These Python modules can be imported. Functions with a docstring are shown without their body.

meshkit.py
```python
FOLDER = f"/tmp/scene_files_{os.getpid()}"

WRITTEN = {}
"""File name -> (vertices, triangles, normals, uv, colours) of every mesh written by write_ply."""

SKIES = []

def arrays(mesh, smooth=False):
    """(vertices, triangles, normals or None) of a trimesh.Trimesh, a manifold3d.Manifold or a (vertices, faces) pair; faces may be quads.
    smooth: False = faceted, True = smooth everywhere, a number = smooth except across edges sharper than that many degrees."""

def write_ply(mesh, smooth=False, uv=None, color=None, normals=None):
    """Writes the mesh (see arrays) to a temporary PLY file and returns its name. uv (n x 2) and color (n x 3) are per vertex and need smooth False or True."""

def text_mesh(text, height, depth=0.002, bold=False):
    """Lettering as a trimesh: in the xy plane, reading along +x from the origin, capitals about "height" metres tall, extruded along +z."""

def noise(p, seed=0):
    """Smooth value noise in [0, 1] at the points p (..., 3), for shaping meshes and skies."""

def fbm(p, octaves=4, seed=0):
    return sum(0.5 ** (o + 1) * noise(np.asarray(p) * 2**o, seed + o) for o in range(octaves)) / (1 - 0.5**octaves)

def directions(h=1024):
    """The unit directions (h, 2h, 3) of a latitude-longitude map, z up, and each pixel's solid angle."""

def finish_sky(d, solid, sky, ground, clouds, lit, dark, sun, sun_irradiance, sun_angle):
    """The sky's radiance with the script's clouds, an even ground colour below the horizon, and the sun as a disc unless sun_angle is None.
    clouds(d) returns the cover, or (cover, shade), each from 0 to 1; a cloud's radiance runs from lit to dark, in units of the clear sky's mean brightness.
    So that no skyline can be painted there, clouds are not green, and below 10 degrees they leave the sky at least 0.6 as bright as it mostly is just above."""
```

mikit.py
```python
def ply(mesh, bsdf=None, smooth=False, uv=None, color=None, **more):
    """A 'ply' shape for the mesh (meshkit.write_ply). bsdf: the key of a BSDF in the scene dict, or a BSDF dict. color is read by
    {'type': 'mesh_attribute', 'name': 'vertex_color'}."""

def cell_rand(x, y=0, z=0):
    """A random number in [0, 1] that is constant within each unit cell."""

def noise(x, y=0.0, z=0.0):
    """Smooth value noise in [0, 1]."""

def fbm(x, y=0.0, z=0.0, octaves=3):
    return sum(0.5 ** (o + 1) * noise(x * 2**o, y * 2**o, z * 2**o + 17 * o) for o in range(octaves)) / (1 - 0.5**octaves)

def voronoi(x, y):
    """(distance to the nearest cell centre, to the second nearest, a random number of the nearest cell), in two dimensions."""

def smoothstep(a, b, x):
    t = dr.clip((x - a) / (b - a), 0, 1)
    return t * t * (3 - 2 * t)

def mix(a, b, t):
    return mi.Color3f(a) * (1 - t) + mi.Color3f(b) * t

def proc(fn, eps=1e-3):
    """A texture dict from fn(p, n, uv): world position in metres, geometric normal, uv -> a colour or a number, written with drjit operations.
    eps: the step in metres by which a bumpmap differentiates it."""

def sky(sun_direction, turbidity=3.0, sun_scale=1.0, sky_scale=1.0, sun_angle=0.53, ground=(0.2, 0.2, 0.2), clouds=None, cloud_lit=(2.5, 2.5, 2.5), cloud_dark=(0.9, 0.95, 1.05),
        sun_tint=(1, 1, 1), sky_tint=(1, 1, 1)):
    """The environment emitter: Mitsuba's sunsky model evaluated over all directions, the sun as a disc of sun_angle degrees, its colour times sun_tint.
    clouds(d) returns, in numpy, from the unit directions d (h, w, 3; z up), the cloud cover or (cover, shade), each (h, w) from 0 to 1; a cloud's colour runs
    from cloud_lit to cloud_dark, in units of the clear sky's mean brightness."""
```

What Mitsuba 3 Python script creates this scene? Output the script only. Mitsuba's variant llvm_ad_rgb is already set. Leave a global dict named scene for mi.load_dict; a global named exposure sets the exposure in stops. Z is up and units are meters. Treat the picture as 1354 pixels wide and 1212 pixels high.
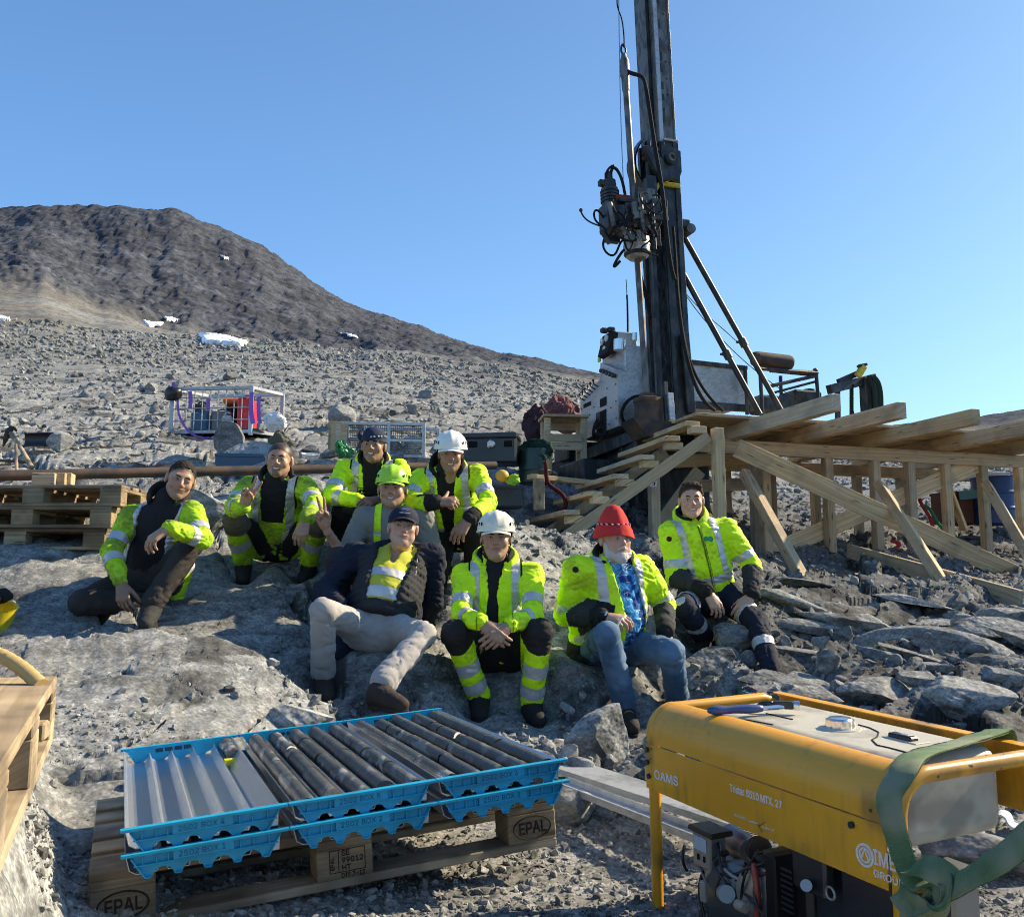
import math, random
import numpy as np, trimesh
import drjit as dr
import mitsuba as mi
import mikit, meshkit
from mikit import noise as dnoise, fbm as dfbm, voronoi as dvor, cell_rand, smoothstep as dss, mix as dmix
from scipy.interpolate import PchipInterpolator, CubicSpline
from scipy.spatial import ConvexHull, cKDTree

# ------------------------------------------------------------------ camera, sky, exposure
F_PX, PITCH = 1230.0, math.atan((775 - 606) / 1230.0)
T = mi.ScalarTransform4f
scene, labels = {}, {}
scene['camera'] = {'type': 'perspective', 'fov_axis': 'x', 'fov': 2 * math.degrees(math.atan(677 / F_PX)), 'near_clip': 0.05, 'far_clip': 9000.0,
                   'to_world': T().look_at(origin=[0, 0, 0], target=[0, math.cos(PITCH), math.sin(PITCH)], up=[0, 0, 1])}
SUN = np.array([1.0, 0.38, 0.74])
scene['sky'] = mikit.sky(SUN.tolist(), turbidity=3.0, sun_scale=1.55, sky_scale=1.24, sky_tint=(0.83, 1.03, 1.19), sun_tint=(0.965, 1.0, 0.985))
exposure = 2.15

rng = np.random.default_rng(7)

def at(px, py, d):
    """The point at forward distance d that the photograph shows at this pixel."""
    u, v = (px - 677) / F_PX, (606 - py) / F_PX
    c, s = math.cos(PITCH), math.sin(PITCH)
    y = c - v * s
    return np.array([u, y, s + v * c]) * (d / y)

def V(*a):
    return np.array(a, float)

def unit(v):
    v = np.asarray(v, float)
    return v / (np.linalg.norm(v) + 1e-12)

def lin(h):
    """sRGB hex -> linear rgb."""
    c = np.array([int(h[i:i + 2], 16) for i in (0, 2, 4)]) / 255.0
    return np.where(c <= 0.04045, c / 12.92, ((c + 0.055) / 1.055) ** 2.4)

# ------------------------------------------------------------------ scene bookkeeping
used = {}
def numbered(name):
    n = used.get(name, 0)
    used[name] = n + 1
    return name if n == 0 else f'{name}_{n:03d}'

def tag(key, label=None, cat=None, group=None, kind=None):
    d = labels.setdefault(key, {})
    for k, v in (('label', label), ('category', cat), ('group', group), ('kind', kind)):
        if v: d[k] = v
    return key

def thing(name, label, cat, group=None):
    return tag(numbered(name), label, cat, group)

def add(name, mesh, mat, parent=None, smooth=35, color=None, uv=None, label=None, cat=None, group=None, kind=None):
    """ONE entry of the scene; name is numbered under its parent."""
    key = numbered(f'{parent}__{name}' if parent else name)
    if len(mesh) == 3 and isinstance(mesh, tuple):
        uv, mesh = mesh[2], (mesh[0], mesh[1])
    if color is not None:
        if smooth not in (True, False):
            m = trimesh.graph.smooth_shade(trimesh.Trimesh(mesh[0], mesh[1], process=False), angle=np.radians(smooth), facet_minarea=None)
            mesh, smooth = (np.array(m.vertices), np.array(m.faces)), True
        c = np.asarray(color(np.asarray(mesh[0])) if callable(color) else color, float)
        color = np.broadcast_to(c, (len(mesh[0]), 3)).copy()
    if uv is not None and smooth not in (True, False):
        smooth = False
    scene[key] = mikit.ply(mesh, mat, smooth=smooth, uv=uv, color=color)
    if label or cat or group or kind: tag(key, label, cat, group, kind)
    return key

# ------------------------------------------------------------------ mesh helpers: meshes are (v, f) or (v, f, uv)
def merge(ms):
    vs, fs, n = [], [], 0
    for m in ms:
        v, f = np.asarray(m[0], float), np.asarray(m[1], int)
        if f.shape[1] == 4: f = np.vstack([f[:, [0, 1, 2]], f[:, [0, 2, 3]]])
        vs.append(v); fs.append(f + n); n += len(v)
    if all(len(m) == 3 for m in ms): return np.vstack(vs), np.vstack(fs), np.vstack([m[2] for m in ms])
    return np.vstack(vs), np.vstack(fs)

def _cbox_faces():
    s, c = np.ones(3), 0.2
    p = _cbox_pts(s, c)
    h = ConvexHull(p)
    f = h.simplices.copy()
    n = np.cross(p[f[:, 1]] - p[f[:, 0]], p[f[:, 2]] - p[f[:, 0]])
    flip = (n * p[f].mean(1)).sum(1) < 0
    f[flip] = f[flip][:, ::-1]
    return f

def _cbox_pts(s, c):
    out = []
    for sx in (-1, 1):
        for sy in (-1, 1):
            for sz in (-1, 1):
                q = np.array([sx * s[0] / 2, sy * s[1] / 2, sz * s[2] / 2])
                for k in range(3):
                    e = q - np.array([sx, sy, sz]) * c
                    e[k] = q[k]
                    out.append(e)
    return np.array(out)

CB = _cbox_faces()
uvn = [0]
def cbox(s, c=0.003, wood=False):
    v = _cbox_pts(np.asarray(s, float), min(c, min(s) * 0.3))
    if not wood: return v, CB
    uvn[0] += 1
    uv = np.stack([v[:, 0] + (uvn[0] % 97) * 50.0 + 10.0, v[:, 1] + 1.7 * v[:, 2] + 3.0], 1)
    return v, CB, uv

def place(m, R=None, t=(0, 0, 0)):
    v = np.asarray(m[0], float)
    v = v @ np.asarray(R).T if R is not None else v
    return (v + np.asarray(t, float),) + tuple(m[1:])

def frame(x, up=(0, 0, 1)):
    """Columns: along, side, up."""
    x = unit(x); up = np.asarray(up, float)
    y = np.cross(up, x)
    if np.linalg.norm(y) < 1e-6: y = np.cross([0, 1.0, 0.1], x)
    y = unit(y)
    return np.stack([x, y, np.cross(x, y)], 1)

def rotz(a):
    c, s = math.cos(a), math.sin(a)
    return np.array([[c, -s, 0], [s, c, 0], [0, 0, 1.0]])

def rotx(a):
    c, s = math.cos(a), math.sin(a)
    return np.array([[1.0, 0, 0], [0, c, -s], [0, s, c]])

def roty(a):
    c, s = math.cos(a), math.sin(a)
    return np.array([[c, 0, s], [0, 1.0, 0], [-s, 0, c]])

def bar(a, b, w, h, up=(0, 0, 1), c=0.003, wood=False):
    """A chamfered bar from a to b, w wide and h high."""
    a, b = np.asarray(a, float), np.asarray(b, float)
    return place(cbox((np.linalg.norm(b - a), w, h), c, wood), frame(b - a, up), (a + b) / 2)

def tube(pts, r, n=10, cap=True):
    p = np.asarray(pts, float)
    r = np.broadcast_to(r, (len(p),)).astype(float)
    t = np.gradient(p, axis=0); t /= np.linalg.norm(t, axis=1, keepdims=True) + 1e-12
    a = np.zeros_like(p)
    ref = np.array([0, 0, 1.0]) if abs(t[0, 2]) < 0.9 else np.array([1.0, 0, 0])
    a0 = unit(np.cross(t[0], ref))
    for i in range(len(p)):
        a0 = unit(a0 - t[i] * (a0 @ t[i])); a[i] = a0
    b = np.cross(t, a)
    ang = np.arange(n) * 2 * np.pi / n
    v = (p[:, None] + r[:, None, None] * (np.cos(ang)[None, :, None] * a[:, None] + np.sin(ang)[None, :, None] * b[:, None])).reshape(-1, 3)
    i, j = np.meshgrid(np.arange(len(p) - 1), np.arange(n), indexing='ij')
    q = np.stack([i * n + j, i * n + (j + 1) % n, (i + 1) * n + (j + 1) % n, (i + 1) * n + j], -1).reshape(-1, 4)
    f = np.vstack([q[:, [0, 1, 2]], q[:, [0, 2, 3]]])
    if cap:
        k = len(v); v = np.vstack([v, p[:1], p[-1:]])
        jj = np.arange(n); e = (len(p) - 1) * n
        f = np.vstack([f, np.stack([jj * 0 + k, (jj + 1) % n, jj], 1), np.stack([jj * 0 + k + 1, e + jj, e + (jj + 1) % n], 1)])
    return v, f

def cyl(a, b, r, r2=None, n=20):
    return tube([a, b], [r, r if r2 is None else r2], n)

def lathe(prof, a, axis=(0, 0, 1), n=28):
    """prof: (distance along the axis, radius) pairs."""
    a, ax = np.asarray(a, float), unit(axis)
    F = frame(ax, (0, 0, 1) if abs(ax[2]) < 0.9 else (0, 1, 0))
    ang = np.arange(n) * 2 * np.pi / n
    v = np.vstack([a + ax * s + r * (np.cos(ang)[:, None] * F[:, 1] + np.sin(ang)[:, None] * F[:, 2]) for s, r in prof])
    m = len(prof)
    i, j = np.meshgrid(np.arange(m - 1), np.arange(n), indexing='ij')
    q = np.stack([i * n + j, i * n + (j + 1) % n, (i + 1) * n + (j + 1) % n, (i + 1) * n + j], -1).reshape(-1, 4)
    f = np.vstack([q[:, [0, 1, 2]], q[:, [0, 2, 3]]])
    k = len(v); v = np.vstack([v, [a + ax * prof[0][0]], [a + ax * prof[-1][0]]])
    jj = np.arange(n); e = (m - 1) * n
    return v, np.vstack([f, np.stack([jj * 0 + k, (jj + 1) % n, jj], 1), np.stack([jj * 0 + k + 1, e + jj, e + (jj + 1) % n], 1)])

def extrude(poly, h):
    """A shapely polygon or point list in xy, pushed up by h."""
    from shapely.geometry import Polygon
    from shapely.geometry.base import BaseGeometry
    g = poly if isinstance(poly, BaseGeometry) else Polygon(poly)
    ms = [trimesh.creation.extrude_polygon(q, h, engine='earcut') for q in getattr(g, 'geoms', [g])]
    return merge([(np.array(m.vertices), np.array(m.faces)) for m in ms])

def spline(pts, n=40):
    p = np.asarray(pts, float)
    s = np.concatenate([[0], np.cumsum(np.linalg.norm(np.diff(p, axis=0), axis=1))])
    if len(p) > 3: return CubicSpline(np.concatenate([[0], np.cumsum(np.linalg.norm(np.diff(p, axis=0), axis=1) ** .6)]), p)(np.linspace(0, np.sum(np.linalg.norm(np.diff(p, axis=0), axis=1) ** .6), n))
    return PchipInterpolator(s, p)(np.linspace(0, s[-1], n)) if len(p) > 2 else np.linspace(p[0], p[1], n)

def normals(v, f):
    n = np.zeros_like(v); c = np.cross(v[f[:, 1]] - v[f[:, 0]], v[f[:, 2]] - v[f[:, 0]])
    for k in range(3): np.add.at(n, f[:, k], c)
    return n / (np.linalg.norm(n, axis=1, keepdims=True) + 1e-12)

def text(s, h, at_, xdir, ndir, depth=0.0012, bold=False, width=None):
    """Lettering standing on a face: xdir reads along it, ndir is the face's normal."""
    m = meshkit.text_mesh(s, h, depth, bold)
    v = np.array(m.vertices)
    if width: v[:, 0] *= width / max(v[:, 0].max(), 1e-6)
    x, n = unit(xdir), unit(ndir)
    return np.asarray(at_) + v @ np.stack([x, np.cross(n, x), n], 0), np.array(m.faces)
# ------------------------------------------------------------------ materials
def rough(col, r=0.6, **k):
    return {'type': 'twosided', 'bsdf': {'type': 'principled', 'base_color': col if isinstance(col, dict) else {'type': 'rgb', 'value': [float(x) for x in col]}, 'roughness': r, **k}}

VC = {'type': 'mesh_attribute', 'name': 'vertex_color'}
scene['vc_matte'] = rough(VC, 0.85, specular=0.25)
scene['vc_plastic'] = rough(VC, 0.35, specular=0.5)
scene['vc_metal'] = rough(VC, 0.38, metallic=0.75)
scene['skin'] = rough(VC, 0.48, specular=0.4, sheen=0.2)
scene['chrome'] = rough((0.75, 0.75, 0.73), 0.22, metallic=1.0)
scene['reflective'] = rough((0.50, 0.51, 0.52), 0.42, metallic=0.35)
scene['snow'] = rough((0.85, 0.88, 0.92), 0.7)

def hivis_fn(p, n, uv):
    d = dfbm(p.x * 9, p.y * 9, p.z * 9, octaves=3)
    e = dnoise(p.x * 60, p.y * 60, p.z * 60)
    dirt = dss(0.52, 0.78, d * 0.8 + e * 0.25) * 0.5
    return dmix((0.60, 0.93, 0.012), (0.22, 0.27, 0.03), dirt)
scene['hivis'] = rough(mikit.proc(hivis_fn), 0.65, specular=0.3)
def hivis_dirty_fn(p, n, uv):
    d = dfbm(p.x * 7, p.y * 7, p.z * 7, octaves=3)
    e = dnoise(p.x * 70, p.y * 70, p.z * 70)
    dirt = dss(0.35, 0.75, d * 0.8 + e * 0.25) * 0.75
    return dmix((0.42, 0.68, 0.02), (0.10, 0.13, 0.03), dirt)
scene['hivis_dirty'] = rough(mikit.proc(hivis_dirty_fn), 0.75, specular=0.25)

def rock_val(p):
    a = dfbm(p.x * 1.3, p.y * 1.3, p.z * 1.6, octaves=3)
    b = dfbm(p.x * 22, p.y * 22, p.z * 22, octaves=3)
    band = dfbm(p.x * 2 + p.z * 9, p.y * 3 + p.z * 14, p.z * 30, octaves=3)
    return a, b, band
def stone_fn(p, n, uv):
    a, b, band = rock_val(p)
    sp = dnoise(p.x * 150, p.y * 150, p.z * 150)
    v = 0.235 * (0.55 + 0.65 * a) * (0.4 + 1.2 * b) * (0.7 + 0.6 * band) * (0.65 + 0.7 * sp)
    dark = dss(0.60, 0.72, dfbm(p.x * 5, p.y * 5, p.z * 5 + 9, octaves=3))
    gr = dnoise(p.x * 75, p.y * 75, p.z * 75)
    v = v * (1 - 0.55 * dark) * (0.7 + 0.65 * uv.x) * (0.62 + 0.72 * gr) * (1 + 0.40 * dss(0.74, 0.86, dnoise(p.x * 105 + 7, p.y * 105, p.z * 105)))
    warm = dnoise(p.x * 0.9, p.y * 0.9 + 40, p.z)
    return dmix((v * 1.0, v * 1.0, v * 0.95), (v * 0.95, v * 1.0, v * 1.02), warm * 0.7 + uv.y * 0.3)
scene['stone'] = rough(mikit.proc(stone_fn), 0.92, specular=0.15)
def stone_h(p, n, uv):
    return dfbm(p.x * 26, p.y * 26, p.z * 26, octaves=4)
scene['stone_b'] = {'type': 'twosided', 'bsdf': {'type': 'bumpmap', 'arbitrary': mikit.proc(stone_h, eps=0.004), 'scale': 0.018, 'bsdf': scene['stone']['bsdf']}}

def ground_fn(p, n, uv):
    r = dr.sqrt(p.x * p.x + p.y * p.y)
    a, b, band = rock_val(p)
    sp = dnoise(p.x * 150, p.y * 150, p.z * 150)
    far = dss(14.0, 60.0, r)
    a2 = dfbm(p.x * 0.05, p.y * 0.05, p.z * 0.05, octaves=3)
    b2 = dfbm(p.x * 0.9, p.y * 0.9, p.z * 0.9, octaves=3)
    near = 0.225 * (0.55 + 0.65 * a) * (0.35 + 1.3 * b) * (0.7 + 0.6 * band) * (0.65 + 0.7 * sp)
    dark = dss(0.56, 0.70, dfbm(p.x * 3, p.y * 3, p.z * 3 + 9, octaves=3))
    gr = dnoise(p.x * 75, p.y * 75, p.z * 75)
    near = near * (1 - 0.6 * dark) * (0.62 + 0.72 * gr) * (1 + 0.40 * dss(0.72, 0.86, dnoise(p.x * 105 + 7, p.y * 105, p.z * 105)))
    scree = 0.175 * (0.5 + 0.6 * a2) * (0.25 + 1.5 * b2) * (0.6 + 0.8 * dfbm(p.x * 4, p.y * 4, p.z * 4, octaves=3))
    v = near * (1 - far) + scree * far
    col = dmix((v * 1.0, v * 1.0, v * 0.95), (v * 0.95, v * 1.0, v * 1.02), dnoise(p.x * 0.9, p.y * 0.9 + 40, p.z))
    # trodden gravel and soil darker between the slabs: uv.x carries how deep in a joint
    col = dmix(col, (0.055, 0.050, 0.044), dss(0.22, 0.8, uv.x) * 0.88)
    isfar = dss(290.0, 310.0, r)
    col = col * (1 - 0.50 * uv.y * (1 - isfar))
    tan = dss(90.0, 190.0, r) * dss(0.35, 0.6, dfbm(p.x * 0.02, p.y * 0.02 + 3, 0, octaves=3) + 0.22 * dss(20.0, -90.0, p.x + 0.35 * p.y))
    col = dmix(col, (v * 0.90, v * 0.83, v * 0.73), tan * 0.8)
    m1 = dfbm(p.x * 0.03, p.y * 0.03, p.z * 0.06, octaves=3)
    m2 = dfbm(p.x * 0.16, p.y * 0.16, p.z * 0.22, octaves=3)
    m3 = dfbm(p.x * 0.5 + p.z * .2, p.y * 0.5, p.z * 0.8, octaves=3)
    mv = 0.052 * (0.4 + 1.2 * m1) * (0.25 + 1.5 * m2) * (0.35 + 1.3 * m3)
    return dmix(col, (mv * 0.86, mv * 0.96, mv * 1.20), uv.y * isfar)
scene['ground_rock'] = rough(mikit.proc(ground_fn), 0.93, specular=0.12)
def ground_h(p, n, uv):
    return 0.35 * dfbm(p.x * 16, p.y * 16, p.z * 16, octaves=3) + 0.65 * dfbm(p.x * 70, p.y * 70, p.z * 70, octaves=3) * 0.5
scene['ground_rock_b'] = {'type': 'twosided', 'bsdf': {'type': 'bumpmap', 'arbitrary': mikit.proc(ground_h, eps=0.004), 'scale': 0.011, 'bsdf': scene['ground_rock']['bsdf']}}

def wood_fn(p, n, uv):
    bid = cell_rand(dr.floor(uv.x / 50.0), 3, 5)
    b2 = cell_rand(dr.floor(uv.x / 50.0), 8, 1)
    w = dnoise(uv.x * 2.2, uv.y * 9, bid * 31)
    g = dfbm(uv.x * 1.6, uv.y * 75 + w * 5, bid * 77, octaves=3)
    fine = dnoise(uv.x * 14, uv.y * 520, 3)
    v1, v2, vr = dvor(uv.x * 1.7, uv.y * 7 + bid * 9)
    knot = dss(0.11, 0.03, v1) * dss(0.35, 0.5, vr)
    dirt = dss(0.45, 0.8, dfbm(p.x * 5, p.y * 5, p.z * 5, octaves=3))
    c = dmix((0.60, 0.445, 0.255), (0.40, 0.265, 0.13), dss(0.3, 0.75, g) * 0.75 + 0.2 * (fine - 0.5))
    c = dmix(c, (0.12, 0.065, 0.03), knot * 0.8)
    c = c * (0.72 + 0.5 * bid)
    grey = dr.luminance(c) if hasattr(dr, 'luminance') else mi.luminance(c)
    c = dmix(c, (grey * 0.85, grey * 0.82, grey * 0.74), 0.05 + 0.45 * b2 * b2)
    return dmix(c, (0.10, 0.09, 0.075), dirt * 0.4)
scene['timber'] = rough(mikit.proc(wood_fn), 0.75, specular=0.25)
def oldwood_fn(p, n, uv):
    c = wood_fn(p, n, uv)
    g = mi.luminance(c)
    d = dss(0.35, 0.7, dfbm(p.x * 8, p.y * 8, p.z * 8, octaves=3))
    return dmix(dmix(c, (g * 1.0, g * 0.80, g * 0.56), 0.40) * 0.80, (0.05, 0.042, 0.035), d * 0.6)
scene['pallet_wood'] = rough(mikit.proc(lambda p, n, uv: dmix(wood_fn(p, n, uv) * 0.62, (0.06, 0.045, 0.03), dss(0.4, 0.75, dfbm(p.x * 6, p.y * 6, p.z * 6, octaves=3)) * 0.6)), 0.85, specular=0.15)
scene['old_timber'] = rough(mikit.proc(oldwood_fn), 0.85, specular=0.15)

def yellow_fn(p, n, uv):
    d = dfbm(p.x * 7, p.y * 7, p.z * 7, octaves=3)
    s = dfbm(p.x * 30, p.y * 30, p.z * 12, octaves=3)
    c = dmix((0.66, 0.315, 0.012), (0.56, 0.25, 0.010), dnoise(p.x * 4, p.y * 4, p.z * 4))
    c = dmix(c, (0.16, 0.10, 0.03), dss(0.50, 0.80, d * 0.7 + s * 0.35) * 0.35)
    st = dfbm(p.x * 60, p.y * 60, p.z * 3.5, octaves=3)
    c = dmix(c, (0.10, 0.07, 0.028), dss(0.50, 0.75, st * 0.6 + d * 0.45) * 0.28)
    c = dmix(c, (0.055, 0.042, 0.022), dss(0.60, 0.75, d) * 0.35)
    chip = dss(0.80, 0.815, dnoise(p.x * 75, p.y * 75, p.z * 75) * 0.5 + d * 0.55)
    return dmix(c, (0.035, 0.022, 0.016), chip)
scene['yellow_paint'] = rough(mikit.proc(yellow_fn), 0.36, specular=0.5, clearcoat=0.3)

def steel_fn(p, n, uv):
    d = dfbm(p.x * 3, p.y * 3, p.z * 3, octaves=3)
    s = dfbm(p.x * 17, p.y * 17, p.z * 6, octaves=3)
    c = dmix((0.022, 0.028, 0.033), (0.065, 0.067, 0.066), dss(0.4, 0.75, s))
    return dmix(c, (0.06, 0.036, 0.022), dss(0.58, 0.78, d * 0.6 + s * 0.45) * 0.6)
scene['dark_steel'] = rough(mikit.proc(steel_fn), 0.45, metallic=0.4)
def worn_fn(p, n, uv):
    d = dfbm(p.x * 2.5, p.y * 2.5, p.z * 2.5, octaves=3)
    s = dfbm(p.x * 20, p.y * 20, p.z * 7, octaves=3)
    c = dmix((0.16, 0.16, 0.155), (0.075, 0.073, 0.07), dss(0.35, 0.7, s))
    return dmix(c, (0.08, 0.055, 0.035), dss(0.48, 0.7, d * 0.6 + s * 0.4) * 0.65)
scene['worn_steel'] = rough(mikit.proc(worn_fn), 0.5, metallic=0.45)
def alu_fn(p, n, uv):
    d = dfbm(p.x * 4, p.y * 4, p.z * 4, octaves=3)
    s = dfbm(p.x * 40, p.y * 40, p.z * 40, octaves=3)
    return dmix((0.46, 0.47, 0.48), (0.22, 0.22, 0.21), dss(0.42, 0.75, d * 0.6 + s * 0.45) * 0.7)
scene['aluminium'] = rough(mikit.proc(alu_fn), 0.42, metallic=0.55)
def rust_fn(p, n, uv):
    d = dfbm(p.x * 9, p.y * 9, p.z * 9, octaves=3)
    return dmix((0.085, 0.052, 0.034), (0.034, 0.029, 0.027), dss(0.32, 0.65, d))
scene['rust'] = rough(mikit.proc(rust_fn), 0.8)
def core_fn(p, n, uv):
    d = dfbm(p.x * 14, p.y * 14, p.z * 14, octaves=3)
    s = dnoise(p.x * 170, p.y * 170, p.z * 170)
    v = 0.055 * (0.5 + 0.9 * d) * (0.65 + 0.7 * s)
    pale = dss(0.54, 0.68, dfbm(p.x * 26 + 5, p.y * 9, p.z * 26, octaves=3)) * 0.75
    return dmix((v, v * 0.99, v * 0.96), (0.34, 0.335, 0.32), pale * (0.12 + 0.7 * uv.x * uv.x))
scene['core_rock'] = rough(mikit.proc(core_fn), 0.38, specular=0.4)
def tray_fn(p, n, uv):
    d = dfbm(p.x * 12, p.y * 12, p.z * 12, octaves=3)
    return dmix((0.006, 0.30, 0.50), (0.012, 0.17, 0.27), dss(0.45, 0.8, d) * 0.7)
scene['blue_plastic'] = rough(mikit.proc(tray_fn), 0.38, specular=0.5)
def strap_fn(p, n, uv):
    w = dnoise(uv.x * 700, uv.y * 260, 0)
    d = dfbm(p.x * 12, p.y * 12, p.z * 12, octaves=3)
    c = dmix((0.095, 0.165, 0.072), (0.05, 0.105, 0.045), w)
    return dmix(c, (0.22, 0.225, 0.155), dss(0.36, 0.7, d) * 0.8)
scene['webbing'] = rough(mikit.proc(strap_fn), 0.8, specular=0.2, sheen=0.4)
def denim_fn(p, n, uv):
    d = dfbm(p.x * 8, p.y * 8, p.z * 5, octaves=3)
    w = dnoise(p.x * 240, p.y * 240, p.z * 240)
    return dmix((0.050, 0.098, 0.165), (0.125, 0.20, 0.30), dss(0.35, 0.7, d) * 0.8 + 0.25 * (w - 0.5))
scene['denim'] = rough(mikit.proc(denim_fn), 0.85, specular=0.2, sheen=0.3)

def print_fn(p, n, uv):
    a, b, c = dvor(p.x * 34 + 3 * dnoise(p.x * 20, p.y * 20, p.z * 20), p.z * 30)
    k = dnoise(p.x * 26, p.y * 26, p.z * 26)
    col = dmix((0.012, 0.045, 0.20), (0.05, 0.32, 0.62), dss(0.35, 0.6, k))
    return dmix(col, (0.55, 0.72, 0.82), dss(0.10, 0.04, dr.abs(b - a)) * dss(.3, .5, c))
scene['printed_cloth'] = rough(mikit.proc(print_fn), 0.8, specular=0.2)
# ------------------------------------------------------------------ the ground
COLS = [-700, 30, 120, 205, 280, 480, 660, 830, 1050, 1300, 1370, 2000]
DS = [0.3, 1.5, 2.3, 3.0, 3.5, 4.2, 4.8, 5.3, 6.0, 7.0, 8.5, 11, 14, 20, 40, 100, 250, 420, 650, 850, 1000, 1300]
# height above the camera for d <= 8.5, image row of the photograph beyond (both along lines of sight through these columns)
ZN = {-700: [-.8, -.62, -.47, -.52, -.52, -.45, -.33, -.18, .14, .42, .95],
      30: [-.8, -.62, -.47, -.53, -.54, -.46, -.33, -.18, .14, .42, .95],
      120: [-.9, -.86, -.80, -.76, -.64, -.48, -.34, -.19, .10, .41, .95],
      205: [-.9, -.865, -.81, -.77, -.65, -.485, -.35, -.205, .05, .40, .95],
      280: [-.9, -.87, -.82, -.78, -.66, -.49, -.36, -.22, .00, .38, .95],
      480: [-.9, -.88, -.82, -.80, -.77, -.70, -.62, -.30, .00, .42, .95],
      660: [-.9, -.88, -.82, -.81, -.79, -.75, -.69, -.38, -.02, .33, .68],
      830: [-.9, -.88, -.84, -.82, -.80, -.77, -.72, -.45, -.18, .13, .42],
      1050: [-.9, -.88, -.86, -.84, -.81, -.73, -.63, -.54, -.36, -.14, .08],
      1300: [-.9, -.88, -.86, -.83, -.79, -.70, -.60, -.53, -.40, -.22, .00],
      1370: [-.9, -.88, -.86, -.83, -.79, -.70, -.60, -.53, -.40, -.22, -.02],
      2000: [-.9, -.88, -.86, -.83, -.79, -.72, -.66, -.60, -.50, -.35, -.20]}
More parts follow.
